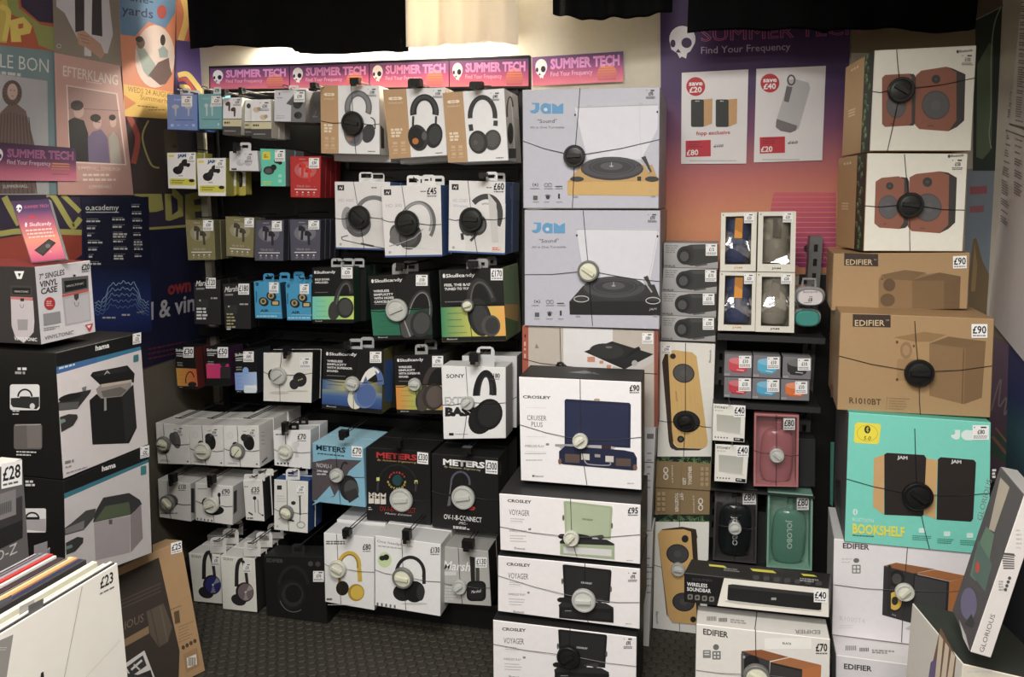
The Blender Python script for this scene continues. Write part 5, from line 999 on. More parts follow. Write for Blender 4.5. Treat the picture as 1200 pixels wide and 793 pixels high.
# ---- eighth row, near the floor
def sony(label, q, kx, ky, col, stk, Y):
    b = Box('headphone_box', label, 'headphone box', q, Y, .07, S(226,224,214), S(206,204,196) if kx < 200 else S(44), S(206,204,200), cT); d = b.d
    d.text('SONY', q[0][0]+14, q[0][1]+20, q[0][0]+62, q[0][1]+26, 12, S(120), bold=.02); d.line([(kx-26,ky-26),(kx-24,ky-110),(kx-12,ky-146),(kx+4,ky-150)], 18, S(44,42,42)); d.line([(kx+2,ky-146),(kx+16,ky-100),(kx+24,ky-36)], 14, S(52,50,50)); d.ell(kx-16,ky+36,36,26,S(44,42,46),20); d.ell(kx+12,ky,42,46,S(40,36,40),-14); d.ell(kx+16,ky,36,40,col,-14)
    d.poly([(kx+16,ky),(kx+34,ky-34),(kx+50,ky-14)], mixc(col,S(220),.35)); d.poly([(kx+16,ky),(kx+6,ky+38),(kx+30,ky+36)], mixc(col,S(220),.25)); d.ell(kx+16,ky,5,5,S(200)); b.sticker(*stk,'£30',big=False); return b
b = sony('white box of black headphones with blue cups, leftmost by the floor', [(122,336),(270,346),(279,573),(148,561)], 220, 484, S(46,50,120), (232,350,268,396), 2.26); b.tab(222,262,298,336,S(214,212,208),(.2,.3,.75,.6)); hook(250,286,cT,2.26); b.behind(.075,'second white box behind the blue cupped headphones'); b.behind(.15,'third white box behind the blue cupped headphones',dx=-.03)
b = sony('white box of black headphones with rose grey cups, second by the floor', [(270,348),(430,366),(441,612),(282,596)], 372, 518, S(120,100,106), (376,384,414,428), 2.24); b.tab(380,278,458,352,S(218,216,212),(.2,.25,.8,.6)); hook(410,296,cT,2.24); b.behind(.075,'second white box behind the rose grey cupped headphones'); b.behind(.15,'third white box behind the rose grey cupped headphones')
b = Box('headphone_box', 'large matt black box with a faint dark headphone picture, hanging just above the floor', 'headphone box', [(470,350),(756,356),(770,710),(490,690)], 2.24, .09, S(26,26,27), S(20), S(30), cT); d = b.d
d.text('EDIFIER', 486, 378, 562, 382, 18, S(84), bold=.01); d.arc(610,500,70,100,16,10,170,S(38)); d.ell(600,530,66,70,S(34)); d.ell(606,530,50,56,S(48)); d.ell(610,525,38,42,S(28)); d.arc(612,530,68,80,4,200,300,S(96)); d.ell(690,386,12,12,S(70)); d.ell(724,388,12,12,S(64)); d.text('Bluetooth', 496, 668, 545, 671, 13, S(200)); d.ell(558,668,6,6,S(206)); d.small(690,662,738,1,1,9,S(110)); b.sticker(702,420,752,470,'£70',big=False); b.tab(602,292,662,354,S(40),(.2,.3,.8,.6)); hook(630,312,cT,2.24,None,False)
YEL2 = S(206,170,56)
b = Box('headphone_box', 'white box of mustard yellow headphones with a pale disc, marked £80', 'headphone box', [(379.3,624),(438.4,629.5),(438.7,715),(381,705)], 2.22, .09, S(226,226,226), S(200), S(206), cz); d = b.d.at(cT)
d.arc(868,400,48,64,18,-5,175,YEL2,8); d.arc(868,400,40,56,6,0,175,S(140,110,40),8); d.line([(916,410),(920,470)], 20, YEL2); d.line([(824,440),(826,490)], 14, S(180,146,50)); d.ell(838,500,30,34,S(40,36,32)); d.ell(902,520,38,40,S(176,140,44)); d.ell(906,520,30,32,S(216,180,66)); d.small(762,280,860,2,10,6,S(90)); d.small(764,546,800,1,1,10,S(110)); d.small(770,575,920,1,1,3,S(206)); b.tag(822,404,38,'ivory',crop=cT); b.sticker(136,288,180,336,'£80',crop=cU,paper=False); hook(860,236,cT,2.22,(.04,.035)); b.behind(.095,'second white box behind the mustard yellow headphones',dz=.008); b.behind(.19,'third white box behind the mustard yellow headphones',dx=-.01)
b = Box('headphone_box', 'white box of black headphones with a green earbud roundel, marked £130', 'headphone box', [(196,254),(502,296),(500,631),(196,580)], 2.20, .10, S(228,228,228), S(206,206,206), S(196,196,196), cU); d = b.d
d.text('One headphones', 206, 286, 370, 310, 12, S(90)); d.small(210,300,330,1,1,6,S(170),sl=.12); d.ell(241,368,32,36,S(196,216,160)); d.ell(230,360,14,12,S(44)); d.ell(248,356,14,14,S(36)); d.arc(360,430,64,74,16,-15,185,S(40)); d.line([(424,440),(424,480)], 16, S(44)); d.ell(326,520,46,40,S(36)); d.ell(380,516,48,50,S(28)); d.ell(408,520,18,38,S(50)); d.ell(380,572,60,6,S(196)); d.rects([(204+k*20,566+k*3,212+k*20,580+k*3) for k in range(5)], S(110)); b.tag(331,445,47,'grey'); b.sticker(450,302,500,350,'£130',paper=False); hook(345,246,cU,2.20,(.04,.05)); b.behind(.105,'second white box behind the headphones with the green roundel'); b.behind(.21,'third white box behind the headphones with the green roundel')
b = Box('headphone_box', 'grey box of black on-ear headphones with white script and black sides, marked £130', 'headphone box', [(504,304),(722,328),(736,584),(502,566)], 2.24, .09, S(176,174,170), S(24), S(150,148,144), cU); d = b.d
d.text('Marshall', 512, 414, 690, 424, 44, S(232), bold=.01, shear=.25); d.rect(516,422,574,440,S(206)); d.line([(646,352),(640,470)], 0, S(40)); d.poly([(636,352),(660,356),(662,468),(642,466)], S(40,38,38)); d.poly([(664,360),(682,362),(682,470),(664,468)], S(70,68,66)); d.rr(622,466,712,560,24,S(28)); d.rr(632,476,702,550,20,S(38)); d.text('Marshall', 644, 524, 690, 518, 14, S(220), shear=.25); d.small(516,490,580,5,14,6,S(200),sl=.05); d.small(512,556,540,1,1,6,S(200)); b.tag(594,487,32,'clear'); b.sticker(664,356,716,404,'£130',paper=True); hook(630,290,cU,2.24,(.06,.04)); e = b.behind(.095,'second box behind the grey one with white script'); 
b2 = Box('price_box', 'dark box edge with a £130 sticker behind the grey script box', 'headphone box', [(660,285),(762,278),(768,520),(690,520)], 2.345, .09, S(34), S(24), S(40), cU); b2.root.name = 'headphone_box'; b2.sticker(710,280,760,308,'£130')

# ================================================================ column of record player boxes
def jam(label, q, wood, tagc, kind, fr, lid, T, Lf, Rt, B):
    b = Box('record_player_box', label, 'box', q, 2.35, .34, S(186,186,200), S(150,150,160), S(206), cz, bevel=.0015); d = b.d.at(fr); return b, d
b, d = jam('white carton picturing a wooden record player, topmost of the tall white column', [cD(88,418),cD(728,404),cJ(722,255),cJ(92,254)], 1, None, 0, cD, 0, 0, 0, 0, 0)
JB = S(92,156,206)
def jamlogo(d, x, y, w, h):
    u = w/160
    d.poly([(x+10*u,y),(x+46*u,y),(x+46*u,y+.6*h),(x+40*u,y+.85*h),(x+24*u,y+h),(x+6*u,y+.92*h),(x,y+.72*h),(x+22*u,y+.66*h),(x+26*u,y+.5*h),(x+26*u,y+.12*h),(x+10*u,y+.12*h)], JB)
    d.ell(x+76*u,y+.52*h,25*u,.5*h,JB); d.rect(x+76*u,y+.1*h,x+101*u,y+h,JB); d.ell(x+76*u,y+.62*h,9*u,.16*h,S(206,206,220))
    d.poly([(x+106*u,y+h),(x+106*u,y+.02*h),(x+124*u,y+.16*h),(x+134*u,y+.34*h),(x+144*u,y+.16*h),(x+160*u,y+.02*h),(x+160*u,y+h)], JB)
def jamtext(d, dx, dy):
    jamlogo(d, 122+dx, 478+dy, 156, 50); d.text('"Sound"', 158+dx, 572+dy, 248+dx, 570+dy, 18, S(80,80,90)); d.text('All in One Turntable', 124+dx, 597+dy, 282+dx, 596+dy, 11, S(110,110,120))
def icons(d, dx, dy):
    d.ell(148+dx,144+dy,4,4,S(70)); d.arc(148+dx,144+dy,12,10,2.5,-50,50,S(80)); d.arc(148+dx,144+dy,12,10,2.5,130,230,S(80)); d.arc(198+dx,145+dy,8,8,2.5,0,360,S(130)); d.arc(216+dx,145+dy,8,8,2.5,0,360,S(130)); d.rect(240+dx,150+dy,274+dx,154+dy,S(80))
    d.rect(138+dx,195+dy,158+dx,214+dy,S(90)); d.ell(206+dx,202+dy,9,9,S(60)); d.arc(206+dx,202+dy,14,12,2,20,150,S(110)); d.rect(254+dx,186+dy,262+dx,208+dy,S(50)); 
    for x in (124, 190, 240): d.small(x+dx,160+dy,x+46+dx,1,1,3,S(140))
    for x in (136, 190, 246): d.small(x+dx,222+dy,x+34+dx,1,1,3,S(150))
def deck(d, dx, dy, body, topc, w=1):
    P = lambda L: [(x+dx, y+dy) for x, y in L]
    d.poly(P([(296,132),(722,128),(720,196),(298,192)]), body); d.poly(P([(296,132),(360,58),(692,52),(722,128)]), topc)
    d.ell(505+dx,70+dy,146,54,S(56,56,60)); d.ell(505+dx,64+dy,142,50,S(74,74,78)); d.ell(505+dx,62+dy,110,36,S(60,60,64)); d.arc(505+dx,62+dy,96,31,2,0,360,S(90,90,94)); d.ell(502+dx,58+dy,52,18,S(84,84,88)); d.ell(502+dx,58+dy,10,4,S(150)); d.line([(502+dx,40+dy),(502+dx,60+dy)], 3, S(180))
    d.poly(P([(640,18),(660,10),(690,84),(676,92),(668,60)]), S(60)); d.line([(640+dx,30+dy),(680+dx,88+dy)], 6, S(170)); d.line([(640+dx,50+dy),(618+dx,56+dy)], 8, S(60))
    d.ell(342+dx,118+dy,32,12,S(60)); d.ell(690+dx,118+dy,32,13,S(60)); d.rect(622+dx,106+dy,640+dx,126+dy,S(50)); d.rects([(326+dx,196+dy,346+dx,204+dy),(686+dx,194+dy,706+dx,202+dy)], S(150))
    d.text('JAM', 666+dx, 172+dy, 702+dx, 170+dy, 10, S(190), shear=.2)
d.poly([(332,500),(350,484),(700,470),(718,490),(716,600),(640,740),(390,740),(336,520)], S(212,212,222)); d.poly([(332,500),(350,484),(700,470),(718,490)], S(190,190,200)); d.line([(340,500),(716,486)], 4, S(166,166,176)); d.ell(333,534,4,6,S(40)); d.ell(715,520,4,6,S(40)); d.rects([(388,486,410,494),(628,478,650,486)], S(180,180,188)); d.line([(630,480),(640,730)], 1.5, S(190,190,200))
jamtext(d, 0, 0); dj = b.d.at(cJ); deck(dj, 0, 0, S(206,164,96), S(190,150,92)); icons(dj, 0, 0)
b.tag(332,726,50,'black',crop=cD,T=(356,408),Lf=(90,655),Rt=(726,648),B=(320,966)); b.sticker(660,412,708,462,'£70',crop=cD,big=False,paper=False)
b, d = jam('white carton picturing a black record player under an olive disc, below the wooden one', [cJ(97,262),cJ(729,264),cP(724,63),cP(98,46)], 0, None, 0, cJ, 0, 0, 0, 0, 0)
d.poly([(338,360),(350,350),(715,350),(722,372),(680,600),(380,600)], S(212,212,222)); d.line([(340,352),(718,354)], 2.5, S(150)); d.line([(340,356),(372,600)], 1.5, S(170)); d.line([(718,356),(670,610)], 1.5, S(170)); d.ell(341,380,4,6,S(40)); d.ell(716,384,4,6,S(40))
jamtext(d, 8, -158); 
deck(d, 10, 556, S(36,36,38), S(52,52,54)); d.arc(362,675,34,14,4,0,360,S(190)); d.arc(695,683,33,15,4,0,360,S(190)); icons(d, 8, 543)
b.tag(397,545,50,'grey',crop=cJ,T=(370,264),Lf=(99,562),Rt=(727,594),B=(414,800)); b.sticker(668,276,716,322,'£70',crop=cJ,big=False,paper=False)
b = Box('record_player_box', 'brick red edged carton picturing an open white record player, behind the navy suitcase player box', 'box', [(88,47),(718,70),(716,520),(90,506)], 2.36, .32, S(190,180,168), S(150,80,66), S(200), cP); b.root['label'] = 'brick red edged carton with a white record player, behind the navy suitcase one'
d = b.d; d.poly([(278,55),(508,62),(508,505),(278,505)], S(222,220,222)); d.rect(88,47,116,506,S(176,84,66)); d.rect(700,70,717,516,S(150,76,62)); d.rect(98,86,104,100,S(60,24,20)); d.rects([(96,120,104,140),(96,150,104,160),(96,176,104,196)], S(216,170,150)); d.poly([(152,128),(166,150),(146,150)], S(140,130,120))
d.poly([(374,166),(505,118),(698,178),(560,250)], S(40)); d.poly([(374,166),(374,196),(550,246),(560,248)], S(226,222,220)); d.poly([(698,178),(697,214),(640,248),(560,250)], S(196,190,188)); d.ell(480,164,80,36,S(52),4); d.ell(490,146,16,5,S(110)); d.ell(610,220,14,14,S(170)); d.poly([(610,150),(630,142),(638,156),(560,200)], S(30)); d.rects([(390,190,425,214),(446,208,464,222),(480,228,500,244)], S(206,140,110)); b.sticker(645,80,696,130,'£80',big=False); b.tag(268,230,20,'black',T=(262,56),Lf=(92,200),Rt=(716,270),B=(270,500)); d.poly([(250,214),(280,220),(300,236),(250,236)], S(40))
# plain boxes under it, seen as a sliver beside the front stack
for i, (y0, y1, c, lab) in enumerate(((500, 622, S(196,196,200), 'pale grey carton under the brick red edged one, mostly hidden by the front stack'), (623, 742, S(206,204,204), 'off-white carton on the floor at the back of the white column, mostly hidden'))):
    b = Box('record_player_box', lab, 'box', [(620,y0-4),(768.5-i*3,y0),(763-i*2,y1),(618,y1-6)], 2.36, .3, c, S(120), c, cz, floor=bool(i)); d = b.d; d.rect(758,y0+8,766,y0+14,S(110)) if i == 0 else None; d.small(758,y0+30,764,6,8,2,S(150)); d.line([(740,y0+40),(766,y0+42)], 1, S(60))
# front stack of suitcase players
b = Box('record_player_box', 'white carton picturing a navy suitcase record player, topmost of the front stack, black lid', 'box', [(70,283),(640,308),(640.7,810),(80,765)], 2.10, .22, S(232,230,234), S(26), S(30), cP, bevel=.0015, left=S(30), ext=backto(hit(cP(70,283),Vector((0,2.10,0)),Vector((0,1,0))),*cP(124,228))); d = b.d; NV = S(34,40,68)
d.text('CROSLEY', 90, 382, 220, 386, 13, S(40), bold=.03); d.text('CRUISER', 110, 484, 200, 487, 24, S(90)); d.text('PLUS', 130, 514, 182, 517, 24, S(90)); d.text('WIRELESS PLAY', 98, 610, 190, 612, 12, S(110)); d.small(197,592,216,1,1,10,S(130))
for y in (425, 560, 630): d.line([(104,y),(200,y+3)], 1.5, S(200))
d.small(100,638,206,1,1,4,S(170)); d.small(104,668,200,1,1,4,S(170)); d.text('Bluetooth', 140, 748, 186, 750, 10, S(70)); d.ell(137,744,3,5,S(60)); d.small(576,776,622,1,1,5,S(170))
d.poly([(284,392),(292,386),(585,404),(592,414),(590,614),(284,596)], NV); d.poly([(294,400),(580,416),(578,604),(294,588)], S(40,46,78)); d.ell(434,390,14,6,S(170,150,120)); d.poly([(240,596),(340,596),(500,614),(520,622),(400,624),(240,606)], S(150)); d.ell(390,612,130,12,S(170,168,172)); d.rect(456,602,500,622,S(60,40,50)); d.poly([(286,604),(560,624),(606,634),(620,660),(620,716),(600,718),(280,690),(258,684),(258,630)], NV); d.poly([(258,634),(620,664),(620,670),(258,640)], S(30,34,66))
d.rect(286,640,354,680,S(92,74,66),4); d.rect(522,660,592,696,S(92,74,66),4); d.rect(362,640,400,668,S(196,190,186),2); d.rect(474,650,512,678,S(196,190,186),2); d.rect(424,642,450,656,S(150,144,140),2); d.line([(378,664),(380,678),(400,690),(490,694),(494,676)], 5, S(150,148,160)); d.ell(262,676,8,14,S(120,84,66)); d.ell(612,704,10,14,S(120,84,66))
b.tag(360,576,36,'ivory',crop=cP,T=(356,290),Lf=(74,505),Rt=(640,564),B=(388,786),ang=40); b.sticker(582,314,636,364,'£90',paper=False,crop=cP)
d = b.face('T', cP); d.poly([(300,262),(380,254),(450,274),(420,262),(370,268)], S(120))
def voyager(label, q, Y, col, dk, tagc, kind, off, stk, price, big, dep=.24, floor=False):
    b = Box('record_player_box', label, 'box', q, Y, dep, S(232,228,230), S(28), S(32), cV, bevel=.0015, left=S(32), floor=floor); dx, dy = off; d = b.d
    d.text('CROSLEY', 120+dx, 86+dy, 216+dx, 92+dy, 12, S(40), bold=.03); d.text('VOYAGER', 126+dx, 138+dy, 208+dx, 143+dy, 24, S(80)); d.small(132+dx,152+dy,196+dx,2,9,3,S(170),sl=.05); d.small(126+dx,170+dy,200+dx,1,1,2,S(206)); d.text('WIRELESS PLAY', 126+dx, 206+dy, 196+dx, 209+dy, 9, S(110)); d.small(204+dx,192+dy,216+dx,1,1,8,S(130)); d.small(130+dx,220+dy,200+dx,3,11,3,S(170),sl=.04); d.text('Bluetooth', 148+dx, 276+dy, 190+dx, 280+dy, 9, S(60)); d.small(600+dx,320+dy,630+dx,1,1,4,S(180))
    P = lambda L: [(x+dx, y+dy) for x, y in L]
    d.poly(P([(346,84),(356,82),(540,104),(544,112),(536,238),(352,216)]), col); d.poly(P([(358,92),(534,112),(528,228),(360,208)]), mixc(col,S(255),.08) if col[1] > .1 else S(40)); d.text('CROSLEY', 420+dx, 158+dy, 466+dx, 163+dy, 7, mixc(col,S(30),.6) if col[1] > .1 else S(170), bold=.05)
    d.ell(345+dx,150+dy,4,12,S(90)); d.ell(541+dx,182+dy,4,12,S(90)); d.poly(P([(330,246),(350,228),(520,238),(552,256),(550,264),(332,256)]), S(44)); d.ell(396+dx,228+dy,66,14,S(34),4); d.ell(340+dx,225+dy,16,10,S(34)); d.line([(450+dx,228+dy),(505+dx,222+dy)], 7, S(60)); d.ell(496+dx,228+dy,14,9,S(60))
    d.poly(P([(332,254),(552,262),(552,318),(332,298)]), col); d.poly(P([(346,266),(540,278),(540,306),(346,292)]), dk); d.small(356+dx,268+dy,386+dx,1,1,3,S(150)); return b
b = voyager('white carton picturing a sage green suitcase record player, second in the front stack', [(85,52),(657,98),(655,338),(90,280)], 2.02, S(156,172,136), S(206,206,206), None, '', (0,0), None, '', True)
b.tag(380,226,31,'ivory',T=(374,74),Lf=(88,186),Rt=(655,218),B=(400,306),ang=50); b.sticker(602,102,650,146,'£95',paper=False); b.face('R').small(664,180,690,3,20,5,S(90))
b = voyager('white carton picturing a black suitcase record player behind a grey-rimmed disc, third in the front stack', [(80,303),(655,356),(653,600),(80,527)], 2.01, S(30), S(38), None, '', (-4,256), None, '', True); b.root['label'] = 'white carton of a black suitcase player behind a grey-rimmed disc, in the front stack'
b.tag(430,476,48,'clear',T=(432,334),Lf=(82,384),Rt=(653,492),B=(446,574),ang=5); b.sticker(604,366,646,412,'£95',big=False,paper=False)
b = voyager('white carton picturing a black suitcase player with a black disc, at the foot of the front stack', [(60,562),(641,632),(640,866),(62,792)], 1.99, S(30), S(38), None, '', (-22,518), None, '', True, floor=True); b.root['label'] = 'white carton of a black suitcase player with a black disc, foot of the front stack'
b.tag(368,704,46,'black',T=(372,596),Lf=(62,660),Rt=(640,750),B=(372,830)); b.sticker(586,632,628,682,'£95',big=False,paper=False)
# ================================================================ wooden speaker boxes and tube speaker boxes in the middle
def marley(label, q, flip, tagc, kind, quad_crop, Y=2.475):
    b = Box('speaker_box', label, 'box', q, Y, .2, S(226,224,216), S(56,52,48), S(214,210,200), cz, bevel=.0012, left=S(60), floor=bool(flip)); return b
KRB, LEAF, LEAFD = S(140,116,80), S(76,122,66), S(30,40,32)
def leaves(d, x0, y0, x1, y1, n=14, seed=1, horiz=True):
    rnd = random.Random(seed); d.rect(x0, y0, x1, y1, LEAFD)
    for k in range(n):
        if horiz: cx = x0+(x1-x0)*(k+.5)/n; cy = y0+(y1-y0)*rnd.random(); L = (y1-y0)*.9
        else: cx = x0+(x1-x0)*rnd.random(); cy = y0+(y1-y0)*(k+.5)/n; L = (x1-x0)*.7
        a = rnd.uniform(0, 3.14)
        for t in (-.5, 0, .5):
            P = [(cx, cy), (cx+L*.5*math.cos(a+t)-L*.1*math.sin(a+t), cy+L*.5*math.sin(a+t)+L*.1*math.cos(a+t)), (cx+L*math.cos(a+t), cy+L*math.sin(a+t))]
            d.poly([(min(max(x,x0),x1), min(max(y,y0),y1)) for x, y in P], mixc(LEAF, S(150,190,130), rnd.random()*.5))
b = marley('tall white carton of an upright bamboo speaker, picture the right way up, black disc', [(773.2,400.2),(838.3,403.2),(832.5,574.2),(769,571)], 0, None, '', None); d = b.d.at(cQ)
d.poly([(70,150),(84,110),(110,92),(124,560),(140,590),(120,600),(104,560)], S(58,44,36)); d.poly([(100,96),(130,88),(225,100),(248,120),(306,560),(300,584),(270,596),(150,590),(124,560)], S(212,170,100)); d.poly([(104,560),(124,570),(150,592),(270,597),(302,585),(260,606),(140,606),(112,590)], S(66,54,42)); d.poly([(70,150),(76,140),(128,560),(112,580)], S(66,50,40))
for k in range(5): d.line([(130+k*22,100),(160+k*26,585)], 1.5, S(200,156,88))
driver(d, 181, 208, 57, 49, S(50,48,46), S(84,82,80), 15); driver(d, 196, 457, 71, 56, S(30,30,30), S(40,40,42), 10); d.ell(126,120,15,14,S(44)); d.ell(166,548,18,18,S(44)); d.ell(166,548,8,8,S(80)); d.text('Marley', 140, 350, 138, 300, 12, S(180,120,60), up=(1,0)); d.text('Bluetooth', 322, 152, 324, 88, 11, S(90), up=(-1,0))
b.sticker(66,64,118,108,'£90',crop=cQ,big=False); b.tag(190,455,46,'black',crop=cQ,T=(191,52),Lf=(50,452),Rt=(325,488),B=(172,800))
d = b.d.at(cg); leaves(d, 282, 310, 642, 356, 22, 3); d.poly([(280,338),(641,356),(637,535),(274,514)], KRB)
W2 = S(214,206,190)
def marleylogo(d, cx, cy, s, f=1):
    d.arc(cx, cy-s*.5, s*.3, s*.38, s*.18, 0, 360, W2); d.arc(cx, cy+s*.5, s*.3, s*.38, s*.18, 0, 360, W2); d.line([(cx-s*.32,cy-s*.3),(cx+s*.32,cy+s*.3)], s*.18, W2)
marleylogo(d, 341, 422, 44); d.text('MARLEY', 378, 370, 381, 488, 11, W2, up=(1,0)) ; d.text('TOGETHER', 512, 498, 512, 374, 22, W2, bold=.03, up=(-1,0)); d.text('GET', 474, 498, 474, 450, 22, W2, bold=.03, up=(-1,0)); d.line([(448,350),(440,520)], 2, S(110,88,58))
for r in range(4):
    for c in range(2): d.rr(572+c*32,380+r*34,592+c*32,404+r*34,4,S(170,146,108))
b2 = marley('tall white carton of a bamboo speaker, turned upside down below its twin on the floor', [(768.4,572.4),(832,575.4),(828,744),(764.5,738.5)], 1, None, '', None); d = b2.d.at(cg)
d.poly([(274,516),(634,536),(630,722),(270,692)], KRB); leaves(d, 262, 694, 632, 742, 22, 5); marleylogo(d, 572, 628, 44); d.text('MARLEY', 534, 682, 530, 566, 11, W2, up=(-1,0)); d.text('TOGETHER', 402, 552, 404, 680, 22, W2, bold=.03, up=(1,0)); d.text('GET', 434, 552, 436, 600, 22, W2, bold=.03, up=(1,0)); d.line([(440,520),(434,712)], 2, S(110,88,58))
for r in range(4):
    for c in range(2): d.rr(284+c*32,546+r*34,304+c*32,570+r*34,4,S(170,146,108))
d = b2.d.at(cW); d.poly([(72,216),(90,196),(170,186),(226,196),(232,230),(210,240),(130,560),(108,540)], S(62,50,40)); d.poly([(72,216),(84,200),(176,196),(206,206),(236,520),(232,580),(130,572),(112,540)], S(212,166,98)); d.poly([(206,206),(228,214),(246,560),(232,580)], S(56,44,36))
driver(d, 152, 296, 46, 40, S(44), S(70), 10); driver(d, 176, 490, 46, 38, S(44), S(66), 10); d.ell(182,235,14,15,S(44)); d.ell(215,560,12,12,S(44)); d.text('Bluetooth', 64, 528, 66, 576, 10, S(100,130,150), up=(1,0)); b2.tag(154,352,28,'clear',crop=cW,T=(160,150),Lf=(52,340),Rt=(225,346),B=(160,606))
def walk(label, q, stk, pr):
    b = Box('speaker_box', label, 'box', q, 2.475, .16, S(172,170,170), S(60), S(150), cK, group='tube speaker boxes in a stack'); d = b.U()
    d.grad([(0,0),(1,0),(1,1),(0,1)], [(0,S(180,178,178)),(1,S(158,156,156))]); d.poly([(.4,.12),(.5,.06),(1,.02),(1,.74),(.52,.92),(.38,.86)], S(60)); d.ell(.4,.5,.16,.38,S(52)); d.ell(.39,.52,.12,.3,S(40)); d.ell(.38,.54,.08,.2,S(84)); d.poly([(.56,.9),(.8,.82),(.8,.88),(.6,.95)], S(90))
    d.poly([(.52,.1),(.98,.06),(.98,.2),(.56,.24)], S(76)); d.text('WALK', .01,.985,.22,.985,.09,S(56),bold=.02); d.small(.04,.1,.28,4,.09,.03,S(120)); b.sticker(*stk, pr, big=False); return b
walk('grey carton of a black tube speaker, topmost of the stack of four', [(78,240),(361,243),(358,371),(78,366)], (295,246,354,306), '£15')
walk('grey carton of a black tube speaker, second from the top of the stack of four', [(77,368),(356,374),(351,497),(70,489)], (292,380,350,440), '£15')
walk('grey carton of a black tube speaker, third from the top of the stack of four', [(68,491),(350,499),(348,622),(66,612)], (280,502,340,560), '£10')
walk('grey carton of a black tube speaker, lowest of the stack of four', [(65,614),(347,625),(344,750),(65,741)], (280,628,338,688), '£10')

# ================================================================ black shelf unit on the right
su = empty('shelf_unit', (.1, 2.55, 0), 'narrow black metal shelf unit holding the window boxes and bottle-shaped speakers', 'shelf'); SL = su.location
xl, xr = aty(838, 450, 2.45).x, aty(962, 450, 2.45).x
for y in (388.5, 468, 570.5, 664):
    z = aty(890, y+4, 2.44).z; mb = MB(); mb.box((xl, 2.425, z-(.004 if y == 570.5 else .01)), (xr, 2.70, z), S(34,34,35)); mb.box((xl, 2.42, z-(.005 if y == 570.5 else .016)), (xr, 2.426, z+.0015), S(46,46,47)); mb.build('shelf_board', M['metal'], su, SL)
z0 = aty(890, 276, 2.66).z
for x0, x1, zt in ((xl, xl+.035, aty(890,400,2.66).z), (aty(946,330,2.66).x, aty(961,330,2.66).x, z0)):
    mb = MB(); mb.box((x0, 2.66, 0), (x1, 2.72, zt), S(112,112,110))
    k = .3
    while k < zt-.04: mb.box((x0+.35*(x1-x0), 2.658, k), (x0+.65*(x1-x0), 2.661, k+.022), S(10)); k += .045
    mb.build('upright', M['metal'], su, SL)
mb = MB(); mb.box((xl, 2.70, 0), (aty(995, 450, 2.7).x, 2.72, aty(890, 392, 2.7).z), S(34,33,32)); mb.box((xr-.05, 2.72, 0), (aty(995, 450, 2.7).x, 2.735, aty(960, 322, 2.72).z), S(40,38,36)); mb.build('back_panel', M['metal'], su, SL)
mb = MB(); mb.box((xl, 2.44, 0), (xr, 2.70, .08), S(26)); mb.build('base', M['metal'], su, SL)
d = None
def lerp2(q, u, v): return tuple((1-v)*((1-u)*q[0][i]+u*q[1][i])+v*((1-u)*q[3][i]+u*q[2][i]) for i in (0, 1))
